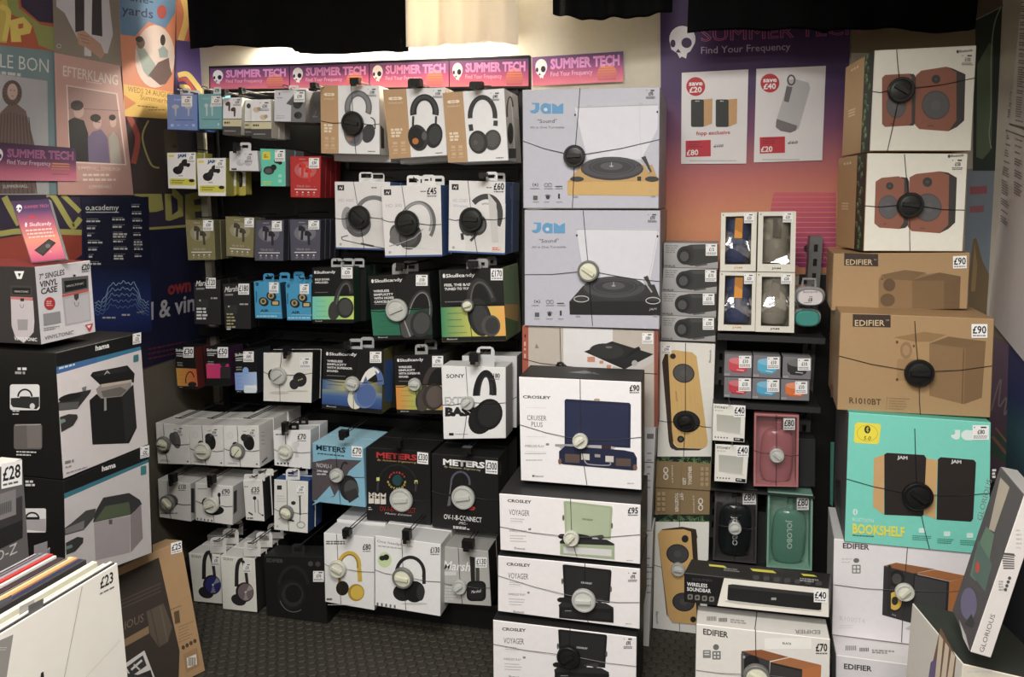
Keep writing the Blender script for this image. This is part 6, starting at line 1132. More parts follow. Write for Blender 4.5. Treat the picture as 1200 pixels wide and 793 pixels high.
def window_box(label, q, Y, frame, body, strap, win, stk, seed, inner, price='£20', ub=.5, vb=.68):
    b = Box('speaker_box', label, 'box', q, Y, .09, frame, frame, frame, cK, hollow=True); q4 = b.q; n = b.n; e = b.ext
    P = lambda u, v, h=0: (q4[0]*(1-u)*(1-v)+q4[1]*u*(1-v)+q4[2]*u*v+q4[3]*(1-u)*v) + n*h
    mb = MB(); u0, v0, u1, v1 = win; O = [(0,0),(1,0),(1,1),(0,1)]; I = [(u0,v0),(u1,v0),(u1,v1),(u0,v1)]
    for i in range(4):
        j = (i+1) % 4; mb.face([P(*O[i]), P(*O[j]), P(*I[j]), P(*I[i])], frame); mb.face([P(*I[i]), P(*I[j]), P(*I[j],-.006), P(*I[i],-.006)], frame)
        mb.face([P(*O[i]), P(*O[j]), P(*O[j])+e, P(*O[i])+e], frame)
    mb.face([P(*o)+e*.97 for o in O], inner); mb.build('carton', M['card'], b.root, b.L)
    # speaker body inside: an upright cylinder with a rounded foot and a carrying strap
    c = P((u0+u1)/2, (v0+v1)/2)+e*.52; R = min((P(u1,.5)-P(u0,.5)).length*.5, abs(e.y)*.43); H = (P(.5,v0)-P(.5,v1)).length*.49
    mb = MB(); U, V, Z = Vector((1,0,0)), Vector((0,1,0)), Vector((0,0,1))
    mb.lathe(c, U, V, Z, [(R*.5,-H),(R*.86,-H*.98),(R*.97,-H*.9),(R,-H*.62,body),(R,H*.7),(R*.95,H*.86),(R*.8,H*.97),(R*.4,H)], mixc(body, S(20), .0), 28)
    mb.build('speaker', M['plastic'], b.root, b.L, smooth=True)
    mb = MB(); w = R*.3
    mb.box((c.x-w, c.y-R-.004, c.z+H*.1), (c.x+w, c.y-R+.002, c.z+H*.95), strap); mb.build('strap', M['cloth'], b.root, b.L)
    # creased clear window
    mb = MB(); rnd = random.Random(seed); nx, ny = 12, 30; vs = []; fs = []
    def bulge(u, v):
        st = vb-.2+.34*abs(u-ub); t = (v-st)/.3; L = .3*(P(.5,0)-P(.5,1)).length; w = max(0, 1-(abs(u-.5)/.5)**4)
        if t < 0: k = -.006*max(0, 1+t*2.5)
        elif t < 1: k = -.006+L*(.1*t+.13*t*t)
        else: k = (-.006+L*.23)*math.exp(-((t-1)/.25)**2)
        return w*k
    for j in range(ny+1):
        for i in range(nx+1):
            u, v = u0-.02+(u1-u0+.04)*i/nx, v0-.01+(v1-v0+.02)*j/ny; edge = i in (0, nx) or j in (0, ny)
            vs.append(P(u, v, -.002 if edge else -.002+bulge(u, v)+.0004*rnd.uniform(-1, .5)))
    for j in range(ny):
        for i in range(nx): a = j*(nx+1)+i; fs.append((a, a+1, a+nx+2, a+nx+1))
    mb.mesh(vs, fs, S(255)); mb.build('window_film', M['film'], b.root, b.L, smooth=True)
    d = b.U(); d.text('JAM', .38,.955,.62,.955,.03,strap if strap[0] > .3 else S(90),bold=.03); d.ell(.06,.04,.02,.012,S(120)); b.sticker(*stk, price, big=False); return b
CF = S(222,218,206)
wins = (.13,.065,.86,.885)
window_box('cream window box of a navy speaker with orange strap, upper left of four', [(375,85),(560,80),(553,386),(369,386)], 2.44, CF, S(52,66,110), S(230,150,60), wins, (493,88,545,138), 3, S(150,120,90), ub=.3, vb=.5)
window_box('cream window box of a taupe speaker, upper right of four', [(568,80),(762,78),(756,391),(561,388)], 2.44, CF, S(150,144,126), S(110,104,92), (.13,.07,.87,.87), (693,84,744,134), 4, S(150,146,132), ub=.8, vb=.86)
window_box('cream window box of a navy speaker with orange strap, lower left of four', [(368,389),(555,393),(549,696),(358,692)], 2.44, CF, S(58,70,116), S(230,150,60), (.15,.06,.9,.9), (493,400,545,452), 6, S(170,166,170), ub=.4, vb=.5)
window_box('cream window box of a taupe speaker, lower right of four', [(558,392),(756,395),(751,704),(551,698)], 2.44, CF, S(152,146,130), S(130,124,112), (.14,.07,.87,.9), (684,402,740,452), 9, S(170,166,150), ub=.5, vb=.45)
def pill(label, cx, cy, rx, ry, body, paper, Y):
    c = aty(*ch(cx, cy), Y); R = (aty(*ch(cx+rx, cy), Y)-c).length; rz = ry/rx; n = Vector((0,-1,0)); U, V = Vector((1,0,0)), Vector((0,0,1))
    r = empty('travel_speaker', (c.x, c.y+.03, c.z-R*rz), label, 'speaker'); L = r.location
    def sup(k, sc, y): 
        P = []
        for i in range(32):
            t = 2*math.pi*i/32; ct, st = math.cos(t), math.sin(t); P.append(c+U*(R*sc*math.copysign(abs(ct)**.75, ct))+V*(R*rz*sc*math.copysign(abs(st)**.75, st))+Vector((0,y,0)))
        return P
    def stackp(profile, col, name, m):
        mb = MB(); rings = [sup(0, s, y) for s, y in profile]
        for A_, B_ in zip(rings, rings[1:]):
            for i in range(32): j = (i+1) % 32; mb.face([A_[i], A_[j], B_[j], B_[i]], col)
        mb.face(rings[0], col); mb.face(rings[-1][::-1], col); return mb.build(name, M[m], r, L, smooth=False)
    stackp([(.82,-.006),(.95,-.003),(1,.006),(1,.03),(.95,.06),(.8,.066)], body, 'body', 'gloss')
    if paper: stackp([(.86,-.0075),(.88,-.0062)], S(214,206,208), 'label_card', 'print')
    stackp([(1.12,.02),(1.2,.03),(1.2,.09),(1.1,.11)], S(150,154,154), 'blister_tray', 'gloss')
    d = Draw(c+Vector((0,-.0078,0)), n, ch)
    if paper:
        d.text('Boompods', cx-42, cy-28, cx+46, cy-30, 14, S(90,80,96)); d.text('£8', cx-12, cy+24, cx+14, cy+24, 22, S(50), bold=.02); d.small(cx-36,cy+30,cx+30,1,1,4,S(120)); d.small(cx-6,cy-6,cx+14,1,1,4,S(90)); d.mb.build('label_print', M['print'], r, L); d.tx.build('lettering', M['print'], r, L)
    mb = MB(); z = c.z+R*rz*1.1; mb.tube([(c.x-R*.5,c.y+.05,z-.004),(c.x-R*.45,c.y+.05,z+.022),(c.x+R*.45,c.y+.05,z+.022),(c.x+R*.5,c.y+.05,z-.004)], .004, S(150), 8); mb.build('hang_loop', M['gloss'], r, L); return r
pill('teal oval travel speaker in a clear pack, lower one beside the window boxes', 165, 545, 78, 54, S(66,150,140), False, 2.46)
pill('white-labelled oval travel speaker in a clear pack, above the teal one', 182, 414, 86, 56, S(150,150,156), True, 2.45)
# six little speaker boxes
for q, c, lab, stk in (([(392,110),(537,116),(532,229),(387,224)], S(216,70,84), 'grey box of a red puck speaker, upper left of six', (467,118,530,180)),
    ([(540,115),(684,122),(681,236),(536,230)], S(80,176,216), 'grey box of a blue puck speaker, upper middle of six', (613,124,676,186)),
    ([(692,122),(843,130),(837,242),(689,236)], S(52,52,54), 'grey box of a black puck speaker, upper right of six', (770,132,836,194)),
    ([(390,228),(532,233),(531,341),(387,332)], S(206,60,74), 'grey box of a red puck speaker, lower left of six', (465,234,528,300)),
    ([(536,234),(680,240),(678,346),(532,341)], S(76,170,214), 'grey box of a blue puck speaker, lower middle of six', (612,240,674,304)),
    ([(683,240),(832,246),(829,352),(680,347)], S(232,110,50), 'grey box of an orange puck speaker, lower right of six', (757,250,820,314))):
    b = Box('speaker_box', lab, 'box', q, 2.43, .07, S(122,120,126), S(70), S(130), cQ, group='little puck speaker boxes'); d = b.U()
    d.poly([(.16,.3),(.22,.18),(.5,.1),(.82,.24),(.86,.34),(.84,.66),(.7,.78),(.3,.76),(.18,.66)], c); d.ell(.5,.28,.33,.15,mixc(c,S(250),.14),4); d.poly([(.18,.6),(.3,.72),(.7,.76),(.84,.62),(.82,.72),(.66,.82),(.3,.8)], mixc(c,S(0),.25)); d.line([(.46,.68),(.72,.71)], .03, mixc(c,S(255),.6)); d.text('BUZZ', .05,.94,.22,.95,.09,S(206)); b.sticker(*stk, '£10', big=False)
for q, lab in (([(332,365),(503,376),(496,566),(327,555)], 'white box of a pale grey square speaker marked £40, upper one hanging at the shelf'), ([(343,574),(519,582),(505,776),(338,765)], 'white box of a pale grey square speaker marked £40, lower one hanging at the shelf')):
    b = Box('speaker_box', lab, 'box', q, 2.38, .06, S(228,226,218), S(40), S(40), cQ); d = b.U()
    d.text('SYDNEY', .05,.11,.46,.12,.06,S(60),bold=.02); d.small(.06,.16,.4,1,1,.03,S(190)); d.grad([(.12,.28),(.86,.3),(.85,.76),(.14,.73)], [(0,S(176,176,166)),(1,S(190,190,180))]); d.poly([(.06,.72),(.16,.73),(.85,.76),(.94,.8),(.5,.78)], S(206,204,196))
    for k in range(5): d.ell(.1+k*.09,.9,.022,.02,S(70))
    d.rect(.66,.88,.97,.97,S(30),.01); d.small(.7,.905,.94,1,1,.03,S(206)); x, y = q[0]; b.sticker(q[1][0]-64,q[1][1]-1,q[1][0]-3,q[1][1]+58,'£40')
    hook((q[0][0]+q[1][0])/2, y+4, cQ, 2.38, None, False)
# bottle-shaped speakers in open trays
def bottle_box(label, cr, q, Y, tray, glass, bq, txt, stk, tagd=None, inset=.06):
    """tray with an open front and a clear lid; bq = bottle outline box in tile px: x0,y_top,x1,y_bottom, neck half width, neck height"""
    b = Box('speaker_box', label, 'box', q, Y, .085, tray, tray, tray, cr, hollow=True); q4, n, e = b.q, b.n, b.ext
    P = lambda u, v, h=0: (q4[0]*(1-u)*(1-v)+q4[1]*u*(1-v)+q4[2]*u*v+q4[3]*(1-u)*v) + n*h
    mb = MB(); O = [(0,0),(1,0),(1,1),(0,1)]; s = .045; I = [(s,s*.7),(1-s,s*.7),(1-s,1-s*.7),(s,1-s*.7)]
    for i in range(4):
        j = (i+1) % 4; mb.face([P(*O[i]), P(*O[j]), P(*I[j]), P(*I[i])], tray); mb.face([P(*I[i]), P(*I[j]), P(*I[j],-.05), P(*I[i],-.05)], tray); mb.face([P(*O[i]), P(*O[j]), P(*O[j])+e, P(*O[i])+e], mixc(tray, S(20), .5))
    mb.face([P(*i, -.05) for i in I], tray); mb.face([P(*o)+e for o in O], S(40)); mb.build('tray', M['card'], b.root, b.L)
    x0, yt, x1, yb, nw, nh = bq; Yc = Y+.012; f = lambda x, y: aty(*cr(x, y), Yc); c = f((x0+x1)/2, (yt+nh+yb)/2); W = (f(x1, yb)-f(x0, yb)).length/2; Zt, Zb = f((x0+x1)/2, yt+nh).z, f((x0+x1)/2, yb).z; Hh = (Zt-Zb)/2; cz_ = (Zt+Zb)/2
    mb = MB(); U, V, Z = Vector((1,0,0)), Vector((0,1,0)), Vector((0,0,1)); cc_ = Vector((c.x, Yc+.016, cz_)); prof = []
    for k in range(19):
        a = -math.pi/2+math.pi*k/18; sx = math.copysign(abs(math.cos(a))**.42, 1); prof.append((max(W*sx, .001), Hh*math.copysign(abs(math.sin(a))**.62, math.sin(a))))
    mb.lathe(cc_, U, V, Z, prof, glass, 36, 1, .42); mb.build('bottle_speaker', M['gloss'], b.root, b.L, smooth=True)
    N = W*nw; hN = f((x0+x1)/2, yt).z-Zt; mb = MB(); mb.lathe(cc_+Z*(Hh-.004), U, V, Z, [(N,0),(N,hN*.55),(N*1.08,hN*.58),(N*1.08,hN*.75),(N,hN*.78),(N,hN)], glass, 20, 1, .8); mb.build('neck', M['gloss'], b.root, b.L)
    d = Draw(Vector((0, cc_.y-W*.42-.0006, 0)), Vector((0,-1,0)), cr)
    if txt:
        X, ya, yb_, h, col = txt; d.text('JOLOBO', X, ya, X, yb_, h, col, bold=.02, up=(1,0)); d.tx.build('lettering', M['print'], b.root, b.L)
    mb = MB(); mb.face([P(*o, .0005) for o in ((.01,.01),(.99,.01),(.99,.99),(.01,.99))], S(255)); mb.build('clear_lid', M['film_flat'], b.root, b.L)
    b.sticker(*stk, '£80'); 
    if tagd: b.tag(*tagd[:4], **tagd[4])
    return b
mfl = M['film'].copy(); mfl.name = 'clear_lid_film'; mfl.node_tree.nodes['Bump'].inputs['Strength'].default_value = .08; M['film_flat'] = mfl
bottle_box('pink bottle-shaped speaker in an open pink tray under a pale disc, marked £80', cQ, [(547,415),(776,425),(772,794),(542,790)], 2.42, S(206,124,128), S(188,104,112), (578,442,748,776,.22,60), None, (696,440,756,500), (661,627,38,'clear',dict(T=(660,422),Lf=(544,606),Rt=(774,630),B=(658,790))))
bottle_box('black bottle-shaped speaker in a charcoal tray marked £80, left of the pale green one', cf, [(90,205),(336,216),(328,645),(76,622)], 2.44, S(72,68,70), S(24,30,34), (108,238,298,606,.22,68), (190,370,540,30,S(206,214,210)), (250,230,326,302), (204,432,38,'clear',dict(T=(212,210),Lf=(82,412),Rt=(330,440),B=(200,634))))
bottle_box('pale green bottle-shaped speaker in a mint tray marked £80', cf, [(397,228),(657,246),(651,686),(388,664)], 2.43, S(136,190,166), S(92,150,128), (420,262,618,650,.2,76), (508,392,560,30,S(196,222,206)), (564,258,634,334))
b = Box('speaker_box', 'plain black box behind the pink bottle speaker tray at its right', 'box', [(776,545),(862,550),(860,795),(774,792)], 2.47, .08, S(38,38,40), S(28), S(36), cQ)
b = Box('speaker_box', 'plain black box between the charcoal and mint bottle speaker trays', 'box', [(338,345),(396,350),(388,660),(330,645)], 2.50, .06, S(36,36,37), S(26), S(32), cf)

# ================================================================ right-hand stacks
def q0(p, Y): return hit(p, Vector((0,Y,0)), Vector((0,1,0)))
def stackbox(label, q, Y, dep, front, left, top, cr, ext=None, **k): return Box(k.pop('name','speaker_box'), label, 'box', q, Y, dep, front, left, top, cr, bevel=.0016, ext=ext, left=left, **k)
WD, WDD = S(146,88,70), S(84,66,62)
def kraftleft(b, xa, xm, xb, y0, y1, n=14, seed=2):
    pass
def woodspeakers(label, q, ld, tagc, off, Y, left_u):
    b = stackbox(label, q, Y, .26, S(228,224,212), S(178,142,96), S(190,160,120), cz, ext=backx(q0(q[0], Y), left_u, .26)); d = b.d
    e = b.face('L'); q4 = b.q
    # leaf strip next to the front edge, printed in the plane of the side
    import itertools
    A, D_ = q4[0], q4[3]; nrm = e.n; rnd = random.Random(len(label))
    pt = lambda t, v, h=.0006: A*(1-v)+D_*v+b.ext*t+nrm*h
    e.mb.face([pt(0,0),pt(.3,0),pt(.3,1),pt(0,1)], S(34,40,34))
    for k in range(16):
        v = (k+.5)/16; t = rnd.uniform(.05,.22); a0 = rnd.uniform(-.6,.6)
        for s in range(5):
            a = a0+(s-2)*.4; 
            p0 = (t, v); p1 = (min(max(t+.07*math.cos(a),0),.3), min(max(v+.045*math.sin(a),0),1)); p2 = (min(max(t+.1*math.cos(a+.25),0),.3), min(max(v+.05*math.sin(a+.25),0),1))
            e.mb.face([pt(*p0,.001),pt(*p1,.001),pt(*p2,.001)], mixc(S(70,120,70), S(130,180,120), rnd.random()))
    for k in range(3): e.mb.face([pt(.55,.5+.03*k,.001),pt(.8,.5+.03*k,.001),pt(.8,.518+.03*k,.001),pt(.55,.518+.03*k,.001)], S(214,190,150))
    for k in range(3): e.mb.face([pt(.5+k*.1,.06,.001),pt(.57+k*.1,.06,.001),pt(.57+k*.1,.085,.001),pt(.5+k*.1,.085,.001)], S(222,200,164))
    return b
def cab(d, x0, y0, x1, y1, depth, face, side, sh=0, r=14):
    d.poly([(x1-r,y0+sh),(x1+depth*.4,y0+2+sh),(x1+depth,y0+22+sh),(x1+depth,y1-26),(x1+depth*.3,y1+sh),(x1-r,y1+sh)], side)
    d.poly([(x0+r,y0),(x1-r,y0+sh),(x1,y0+r+sh),(x1,y1-r+sh),(x1-r,y1+sh),(x0+r,y1),(x0,y1-r),(x0,y0+r)], face)
YR = 2.28
b = woodspeakers('white and kraft carton of walnut speakers, topmost of the right stack', [cF(258,234),(1144.5,53),cF(706,702),cF(235,702)], None, None, None, YR, 991); d = b.d.at(cF)
cab(d, 292, 348, 430, 590, 24, WD, S(70,64,60), -6); d.poly([(450,350),(475,328),(590,310),(638,330),(640,560),(600,610),(465,600),(445,580)], WD); d.poly([(590,310),(620,318),(680,345),(674,560),(640,590),(600,610),(638,560),(638,335)], S(62,58,58))
driver(d, 358, 490, 46, 60, S(96,80,76), S(92,90,94)); driver(d, 542, 488, 66, 68, S(90,76,72), S(90,88,92)); driver(d, 543, 368, 20, 20, S(56), S(60)); d.text('Bluetooth', 652, 244, 712, 238, 11, S(80), bold=.02); d.ell(644,240,6,8,S(80)); d.ell(520,600,1,1,WD); d.small(505,582,535,1,1,5,S(110,66,54)); d.small(330,572,350,1,1,5,S(110,66,54))
b.tag(376,420,62,'black',crop=cF,T=(360,230),Lf=(244,424),Rt=(724,362),B=(316,706)); b.sticker(660,250,718,308,'£150',crop=cF,big=False,paper=False)
b = woodspeakers('white and kraft carton of walnut speakers, second in the right stack', [cL(222,-2),(1134.5,180),cL(668,455),cL(205,453)], None, None, None, YR, 982.5); d = b.d.at(cL)
d.poly([(380,108),(410,112),(418,130),(416,330),(400,345),(370,350)], S(66,60,58)); d.poly([(262,130),(290,112),(370,105),(396,120),(392,320),(372,350),(280,344),(256,324)], WD); d.poly([(420,110),(450,94),(560,82),(604,100),(600,330),(560,370),(430,360),(412,340)], WD); d.poly([(560,82),(600,88),(640,112),(632,320),(600,350),(560,370),(600,330),(604,100)], S(62,58,58))
driver(d, 322, 248, 48, 56, S(96,80,76), S(92,90,94)); driver(d, 504, 250, 66, 66, S(90,76,72), S(90,88,92)); driver(d, 503, 132, 22, 22, S(56), S(60)); driver(d, 328, 150, 17, 17, S(56), S(60)); d.text('Bluetooth', 612, 16, 672, 12, 11, S(80), bold=.02); d.ell(604,12,6,8,S(80)); d.small(470,344,500,1,1,5,S(110,66,54)); d.small(300,324,322,1,1,5,S(110,66,54))
b.tag(418,238,62,'black',crop=cL,T=(396,2),Lf=(212,242),Rt=(676,262),B=(422,455)); b.sticker(614,22,672,80,'£150',crop=cL,big=False,paper=False)
KB = S(168,134,92)
def edlogo(d, x0, y0, x1, y1, tx, h): d.rect(x0, y0, x1, y1, S(62,50,44), 4); d.text('EDIFIER', *tx, h, S(206,180,140), bold=.01)
b = stackbox('smaller brown carton with printed speakers and no disc, upper of two brown ones', [cL(66,464),cL(702,460),(1133.5,362),(974,364)], 2.27, .27, KB, S(150,116,76), S(160,124,84), cz, ext=backx(q0(cL(66,464), 2.27), 969.5, .27)); d = b.d.at(cL)
edlogo(d, 116, 462, 274, 520, (124,516,248,516), 26); d.text('TM', 254, 496, 266, 496, 6, S(206,180,140)); d.poly([(276,586),(290,562),(400,540),(495,552),(500,560),(560,552),(658,570),(652,720),(276,720)], S(140,108,72)); d.poly([(290,562),(400,540),(495,552),(430,590),(300,582)], S(122,94,62)); d.poly([(428,588),(560,552),(658,570),(656,600),(580,604)], S(112,86,58)); d.rect(432,590,580,720,S(124,96,64)); d.poly([(580,604),(656,580),(652,720),(580,720)], S(110,84,56)); d.ell(326,610,28,30,S(100,76,52)); d.ell(318,680,34,30,S(104,80,54)); d.ell(292,582,4,5,S(90,66,44)); b.sticker(622,476,686,534,'£90',crop=cL,sh=-2)
b = stackbox('large brown carton with printed speakers under a black disc, lower of two brown ones', [(984.7,366.5),(1165.5,373.5),cR(796,474),cR(82,437)], 2.13, .32, KB, S(140,108,72), S(160,124,82), cz, ext=backx(q0((984.7,366.5), 2.13), 974, .3)); d = b.d.at(cR)
edlogo(d, 156, -8, 332, 50, (166,46,304,46), 28); d.text('TM', 310, 24, 324, 24, 7, S(206,180,140)); d.poly([(344,100),(490,74),(590,88),(520,120),(420,120)], S(146,112,72)); d.poly([(344,100),(420,116),(500,130),(500,350),(470,360),(344,312)], S(170,134,90)); d.poly([(512,128),(600,96),(775,118),(680,150)], S(120,92,60)); d.poly([(512,128),(680,150),(672,410),(512,370)], S(138,106,70)); d.poly([(680,150),(775,118),(756,380),(672,410)], S(124,94,62)); d.line([(672,152),(664,408)], 6, S(110,82,54)); d.ell(404,160,28,40,S(146,114,78)); d.ell(404,160,16,24,S(164,130,90)); d.ell(362,122,6,7,S(90,66,44)); d.ell(440,140,5,6,S(90,66,44)); d.rr(362,200,450,300,10,S(156,122,82)); d.ell(362,296,6,7,S(90,66,44))
d.text('R1010BT', 140, 405, 288, 414, 28, S(90,66,44), bold=.01); d.line([(316,375),(312,435)], 1.5, S(130,100,66)); d.small(324,380,430,5,12,4,S(150,116,78),sl=.04); b.tag(460,262,70,'black',crop=cR,T=(444,24),Lf=(92,186),Rt=(803,232),B=(470,462)); b.sticker(708,38,782,102,'£90',crop=cR); e = b.face('L', cR); e.poly([(50,320),(64,316),(66,372),(54,380)], S(110,60,44)); e.small(46,80,62,8,22,4,S(120,90,60))
TQ = S(112,212,194)
b = stackbox('turquoise carton of two bookshelf speakers under a black disc, below the brown ones', [cR(135,448),cR(800,496),(1159.5,650.5),(989,634.5)], 2.10, .3, TQ, S(70,70,74), S(76,170,150), cz, ext=backx(q0(cR(135,448), 2.10), 980.5, .3)); d = b.d.at(cR)
d.poly([(166,505),(178,494),(280,502),(287,510),(278,586),(268,596),(168,590),(161,580)], S(236,220,56)); d.arc(224,545,48,38,1.5,0,360,S(150,140,40)); d.ell(224,528,14,18,S(40)); d.line([(218,522),(230,534),(224,540),(224,516),(230,522),(218,534)], 2.5, S(236,220,56)); d.text('5.0', 206, 576, 240, 578, 19, S(44), shear=.2)
u = 1.0; WJ = S(214,232,228); d.poly([(630,530),(655,530),(655,560),(650,572),(636,576),(616,566),(612,554),(626,552),(632,546)], WJ); d.ell(688,554,28,24,WJ); d.rect(688,532,714,578,WJ); b.sticker(713,508,789,576,'£80',crop=cR,big=False)
d = b.d.at(cX); WB = S(206,160,104)
d.poly([(203,-20),(242,-34),(240,190),(200,160)], WB); d.poly([(242,-34),(252,-40),(390,-32),(398,-20),(388,190),(380,196),(242,190)], S(46,40,38)); d.poly([(398,-20),(440,-12),(432,206),(388,188)], WB); d.poly([(441,-16),(452,-24),(574,-14),(583,-4),(572,205),(564,216),(436,208)], S(46,40,38))
d.text('JAM', 290, -18, 328, -15, 12, S(206), bold=.04); d.text('JAM', 490, -3, 528, 0, 12, S(206), bold=.04); d.ell(134,180,9,12,S(206,232,226)); d.line([(131,176),(137,184),(134,188),(134,172),(137,176),(131,184)], 1.6, TQ); d.text('BLUETOOTH', 124, 214, 202, 220, 14, S(196,230,222), bold=.01); d.text('BOOKSHELF', 124, 258, 318, 272, 36, S(226,220,70), bold=.035); d.small(124,264,240,1,1,4,S(60,110,100),sl=.06)
for x, y in ((382,250),(475,262),(560,268)): d.rr(x-12,y-10,x+12,y+8,4,S(206,236,230)); d.small(x-36,y+16,x+36,3,7,3,S(60,140,122),sl=.05)
b.tag(362,116,58,'black',crop=cX,T=(355,-130),Lf=(98,56),Rt=(640,110),B=(410,318)); e = b.face('L', cX); e.poly([(62,60),(80,62),(84,250),(66,230)], S(36)); e.poly([(42,-80),(56,-80),(50,160),(40,150)], TQ)
def whiteed(b, d, y, pic=True): pass
b = stackbox('white carton of brown and black speakers with a yellow cone, below the turquoise one', [cX(55,279),cX(612,338),cX(592,704),cX(48,636)], 2.105, .32, S(226,222,226), S(150,148,152), S(176), cz, ext=backto(q0(cX(55,279), 2.105), *cX(33,160))); d = b.d.at(cX)
d.text('EDIFIER', 88, 314, 186, 320, 20, S(60), bold=.03); d.ell(138,360,11,9,S(110)); d.small(84,352,124,2,12,5,S(200)); d.rr(122,376,154,408,3,S(120)); d.rects([(126,380,136,390),(140,380,150,390),(126,394,136,404),(140,394,150,404)], S(220)); d.text('R1000T4', 76, 582, 170, 594, 18, S(200)); d.small(76,600,130,2,8,3,S(206))
d.poly([(240,380),(286,368),(430,392),(352,408)], S(150,96,58)); d.poly([(240,380),(352,408),(340,592),(234,562)], S(56,54,56)); d.poly([(352,408),(366,404),(358,590),(340,592)], S(40)); d.ell(288,428,30,32,S(36)); d.ell(288,428,18,20,S(70)); d.ell(281,510,30,42,S(40)); d.ell(281,510,26,34,S(216,176,70)); d.ell(281,510,12,16,S(50)); d.poly([(256,376),(268,380),(266,560),(252,556)], S(48))
d.poly([(356,408),(430,394),(560,420),(484,436)], S(170,104,56)); d.poly([(356,410),(484,438),(474,646),(346,594)], S(66,66,68)); d.poly([(484,438),(560,420),(546,600),(474,646)], S(176,106,56)); d.line([(356,414),(480,442)], 4, S(40)); d.line([(478,440),(468,640)], 8, S(44)); d.text('EDIFIER', 270, 562, 286, 568, 5, S(190)); d.poly([(340,600),(474,650),(474,668),(320,612)], S(190,188,190)); b.tag(314,470,36,'ivory',crop=cX,T=(328,310),Lf=(56,450),Rt=(600,470),B=(306,664),ang=50)
b = stackbox('white carton with a printed top flap at the foot of the right stack', [(979.5,767),(1150,790),(1146,905),(978.5,876)], 2.01, .34, S(222,218,222), S(150), S(206,202,204), cz, floor=True, ext=backto(q0((979.5,767), 2.01), 974.6, 741)); d = b.d.at(cX)
d.text('EDIFIER', 92, 762, 196, 772, 20, S(60), bold=.03); e = b.face('T', cX); e.rects([(98+k*6,676,101+k*6,694) for k in range(7)]+[(150+k*6,684,154+k*6,698) for k in range(6)], S(90)); e.small(196,690,280,2,8,6,S(130),sl=.06)
# soundbar box and white speaker box in front of the shelf unit
b = stackbox('white carton of brown topped speakers under a grey disc, marked £70, on the floor in front of the shelf unit', [cW(226,578),cW(768,640),(972.5,870),(814,845)], 1.95, .26, S(226,222,216), S(120), S(206,202,196), cz, floor=True, ext=backto(q0(cW(226,578), 1.95), *cW(233,502))); b.root['label'] = 'white carton of brown speakers marked £70, in front of the shelf unit, below the soundbar'
d = b.d.at(cW); d.text('EDIFIER', 255, 620, 356, 634, 24, S(60), bold=.03); d.ell(307,672,12,12,S(110)); d.rr(254,684,286,716,3,S(130)); d.rr(292,688,326,722,3,S(120)); d.rects([(298,694,306,702),(312,694,320,702),(298,708,306,716),(312,708,320,716),(260,690,280,694),(260,700,280,704)], S(220)); d.rr(503,636,692,680,6,S(238,236,230)); d.text('BLACK', 576, 660, 612, 663, 9, S(70), bold=.02)
d.poly([(410,688),(490,682),(600,712),(524,728)], S(150,88,52)); d.poly([(410,688),(524,728),(520,870),(408,840)], S(62,60,62)); d.ell(450,740,34,36,S(36)); d.poly([(526,732),(606,714),(732,744),(656,762)], S(176,108,64)); d.poly([(526,732),(656,762),(650,880),(520,850)], S(60,58,58)); d.poly([(656,762),(732,744),(728,860),(650,880)], S(190,112,60)); d.poly([(408,698),(420,694),(420,840),(408,836)], S(90)); d.ell(420,712,5,6,S(160)); d.line([(530,738),(652,766)], 5, S(40))
b.tag(470,780,54,'grey',crop=cW,T=(466,600),Lf=(226,765),Rt=(768,800),B=(470,860)); b.sticker(706,650,760,706,'£70',crop=cW,paper=False)
e = b.face('T', cW); e.text('EDIFIER', 728, 604, 624, 602, 16, S(130), bold=.03, up=(0,1)); e.rects([(270+k*5,548,273+k*5,566) for k in range(8)]+[(318+k*5,554,322+k*5,570) for k in range(7)], S(110)); e.small(365,558,440,2,9,6,S(150),sl=.1); e.line([(474,516),(464,600)], 4, S(80))
b = stackbox('black and white carton of a black soundbar with yellow chevrons, marked £40', [cW(178,372),cW(762,436),cW(762,553),cW(178,490)], 2.00, .12, S(24,24,24), S(20), S(30), cz, ext=backto(q0(cW(178,372), 2.0), *cW(208,316))); d = b.d.at(cW)
d.poly([(340,393),(762,437),(762,551),(312,505)], S(226,222,212)); d.poly([(356,420),(374,418),(720,455),(734,466),(732,520),(722,524),(362,486),(352,478)], S(34,34,35)); d.poly([(356,420),(374,418),(720,455),(734,466),(730,470),(360,432)], S(52)); d.rect(530,472,550,482,S(150)); d.poly([(340,488),(352,482),(722,526),(735,520),(730,530),(400,500)], S(190,186,178))
d.text('WIRELESS', 190, 424, 272, 432, 15, S(226), bold=.015); d.text('SOUNDBAR', 190, 444, 286, 453, 15, S(226), bold=.015); d.text('ULTIMATE' if False else 'SOUND', 210, 402, 290, 408, 10, S(74)); 
for k in range(4): d.rr(192+k*29,458+k*3,213+k*29,480+k*3,5,S(110,108,100)); d.ell(202+k*29,469+k*3,5,5,S(40))
d = b.face('T', cW)
for k in range(7): d.rr(456+k*42,382+k*4,482+k*42,400+k*4,6,S(66))
for q_ in ([(278,318+19),(338,343),(352,352),(280,345)], [(444,354),(536,363),(552,374),(456,365)], [(650,375),(700,380),(716,388),(660,384)]): d.poly(q_, S(206,200,60))
d.small(338,352,418,2,7,4,S(130),sl=.1); d.small(646,392,726,2,8,5,S(150),sl=.1); b.sticker(702,440,756,490,'£40',crop=cW,sh=3)
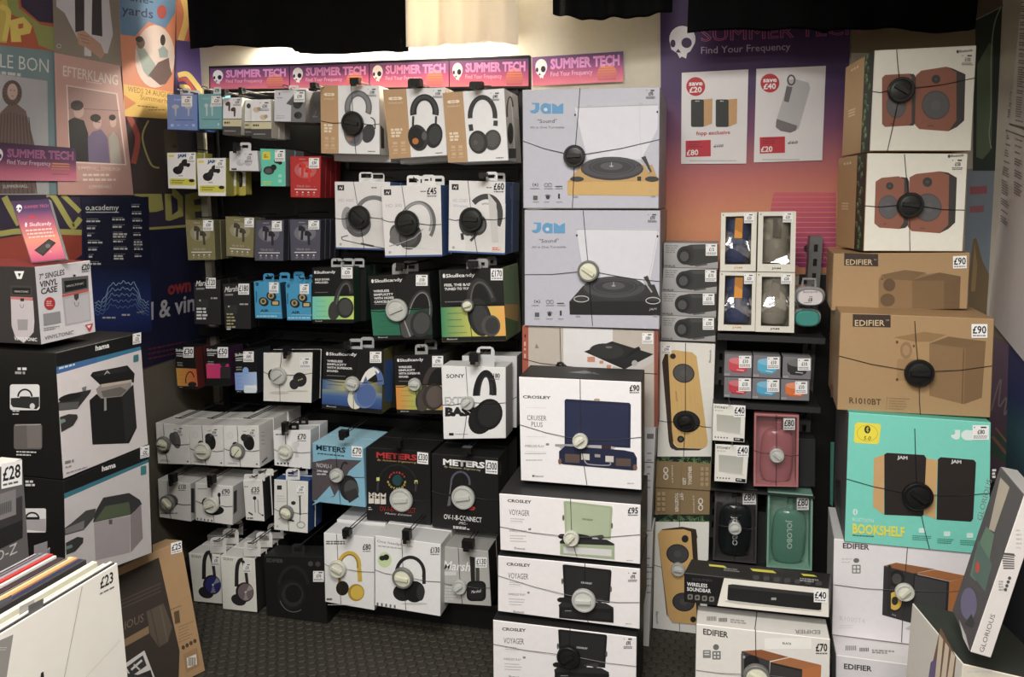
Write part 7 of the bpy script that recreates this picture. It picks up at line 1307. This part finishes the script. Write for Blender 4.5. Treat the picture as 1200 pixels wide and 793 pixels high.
# turntable cartons leaning at the lower right corner
g2 = Box('stand_box', 'pale carton with a wood slat picture and black top in the right corner', 'box', [(1128.6,777.6),(1252,806),(1246,905),(1118,880)], 1.44, .2, S(206,198,182), S(206,200,190), S(44,46,42), cz, ext=(-.035,.215,0), left=S(200,196,188), bevel=.0015)
e = g2.face('L', cj); e.poly([(132,610),(190,720),(176,860),(90,800)], S(120,84,60)); 
for k in range(3): e.poly([(128+k*22,636+k*30),(142+k*22,656+k*30),(124+k*22,850),(108+k*22,830)], S(206,190,166))
e.poly([(96,740),(118,720),(108,840),(84,820)], S(96,84,130)); g2.d.at(cj).small(230,770,330,1,1,8,S(190)); 
_a = q0(cj(440,125), 1.42); _b = q0(cj(242,702), 1.42); _e1 = backto(_a, *cj(335,15)); _e2 = backto(_b, *cj(190,555))
G1X = tuple((p+q)/2 for p, q in zip(_e1, _e2))
pl = empty('display_plinth', (.545, 1.56, 0), 'black plinth under the turntable cartons in the right corner', 'plinth')
mb = MB(); mb.box((.44, 1.45, .03), (.65, 1.67, .4125), S(24)); mb.build('body', M['metal'], pl, pl.location)
mb = MB(); mb.box((.455, 1.465, 0), (.635, 1.655, .03), S(14)); mb.build('base', M['metal'], pl, pl.location)
g1 = Box('stand_box', 'thin white edged carton with a dark printed side, leaning in the right corner', 'box', [cj(440,125),cj(512,140),cj(318,724),cj(242,702)], 1.42, .17, S(212,206,204), S(70,66,70), S(150,150,148), cz, ext=G1X, left=S(80,76,80), bevel=.001)
d = g1.d.at(cj); d.text('GLORIOUS', 290, 704, 334, 566, 18, S(90,86,90), up=(-.95,-.3)); d.poly([(360,336),(402,340),(408,350),(362,344)], S(80)); 
for k in range(6): d.poly([(358+k*1.2,346+k*9),(404,352+k*8),(403,356+k*8),(357+k*1.2,351+k*9)], S(90,86,88))
for k in range(4): d.ell(386-k*5, 430+k*14, 6, 6, S(80))
d.small(346,440,366,4,10,4,S(150)); d.small(410,250,432,5,16,5,S(190))
e = g1.face('L', cj); e.poly([(352,60),(386,96),(330,260),(310,250)], S(176,166,150)); e.poly([(300,240),(330,270),(300,420),(260,440),(240,420),(262,330)], S(96,130,110)); e.poly([(270,290),(322,380),(296,480),(250,420)], S(84,110,104)); e.ell(268,390,8,22,S(206,70,60)); e.ell(236,525,30,60,S(110,104,140)); e.poly([(220,600),(246,560),(258,600),(246,612)], S(60)); e.poly([(200,580),(225,640),(240,700),(215,650)], S(196,190,186)); e.text('GLORIOUS', 284, 220, 322, 70, 22, S(120,116,120), up=(-.9,-.3)); e.small(322,30,340,3,12,8,S(206))
b = Box('flyer_card', 'small white card with a black drawing, propped at the foot of the brown leaning carton', 'card', [cS(580,735),cS(672,672),cS(760,900),cS(668,965)], (bo+bn*.006, bn), .004, S(214,210,206), crop=cz, bevel=0); d = b.d.at(cS); d.poly([(588,748),(664,692),(682,740),(610,790)], S(60,58,60)); d.line([(610,760),(660,715)], 10, S(214,210,206)); d.line([(622,735),(650,760)], 8, S(206,200,196)); d.poly([(600,800),(700,760),(712,800),(604,826)], S(50))
# ================================================================ finish: pegs and prints
for h in GONDOLA_HOOKS: h.build('peg', M['metal'], gond, GL)
for b in BOXES: b.finish()
GROUPS = dict(earphone_box='earphone boxes hanging in the black display bay', headphone_box='headphone boxes hanging in the black display bay', record_player_box='record player cartons in the middle columns',
              shirt='shirts hanging over the display', record_case_box='record case cartons by the left wall', stand_box='stand cartons near the floor', travel_speaker='oval travel speakers beside the window boxes')
for o in list(bpy.data.objects):
    k = o.name.split('.')[0]
    if o.parent is None and 'label' in o and k in GROUPS and 'group' not in o: o['group'] = GROUPS[k]
    elif o.parent is None and k == 'speaker_box' and 'group' not in o: o['group'] = 'speaker cartons on the right side'
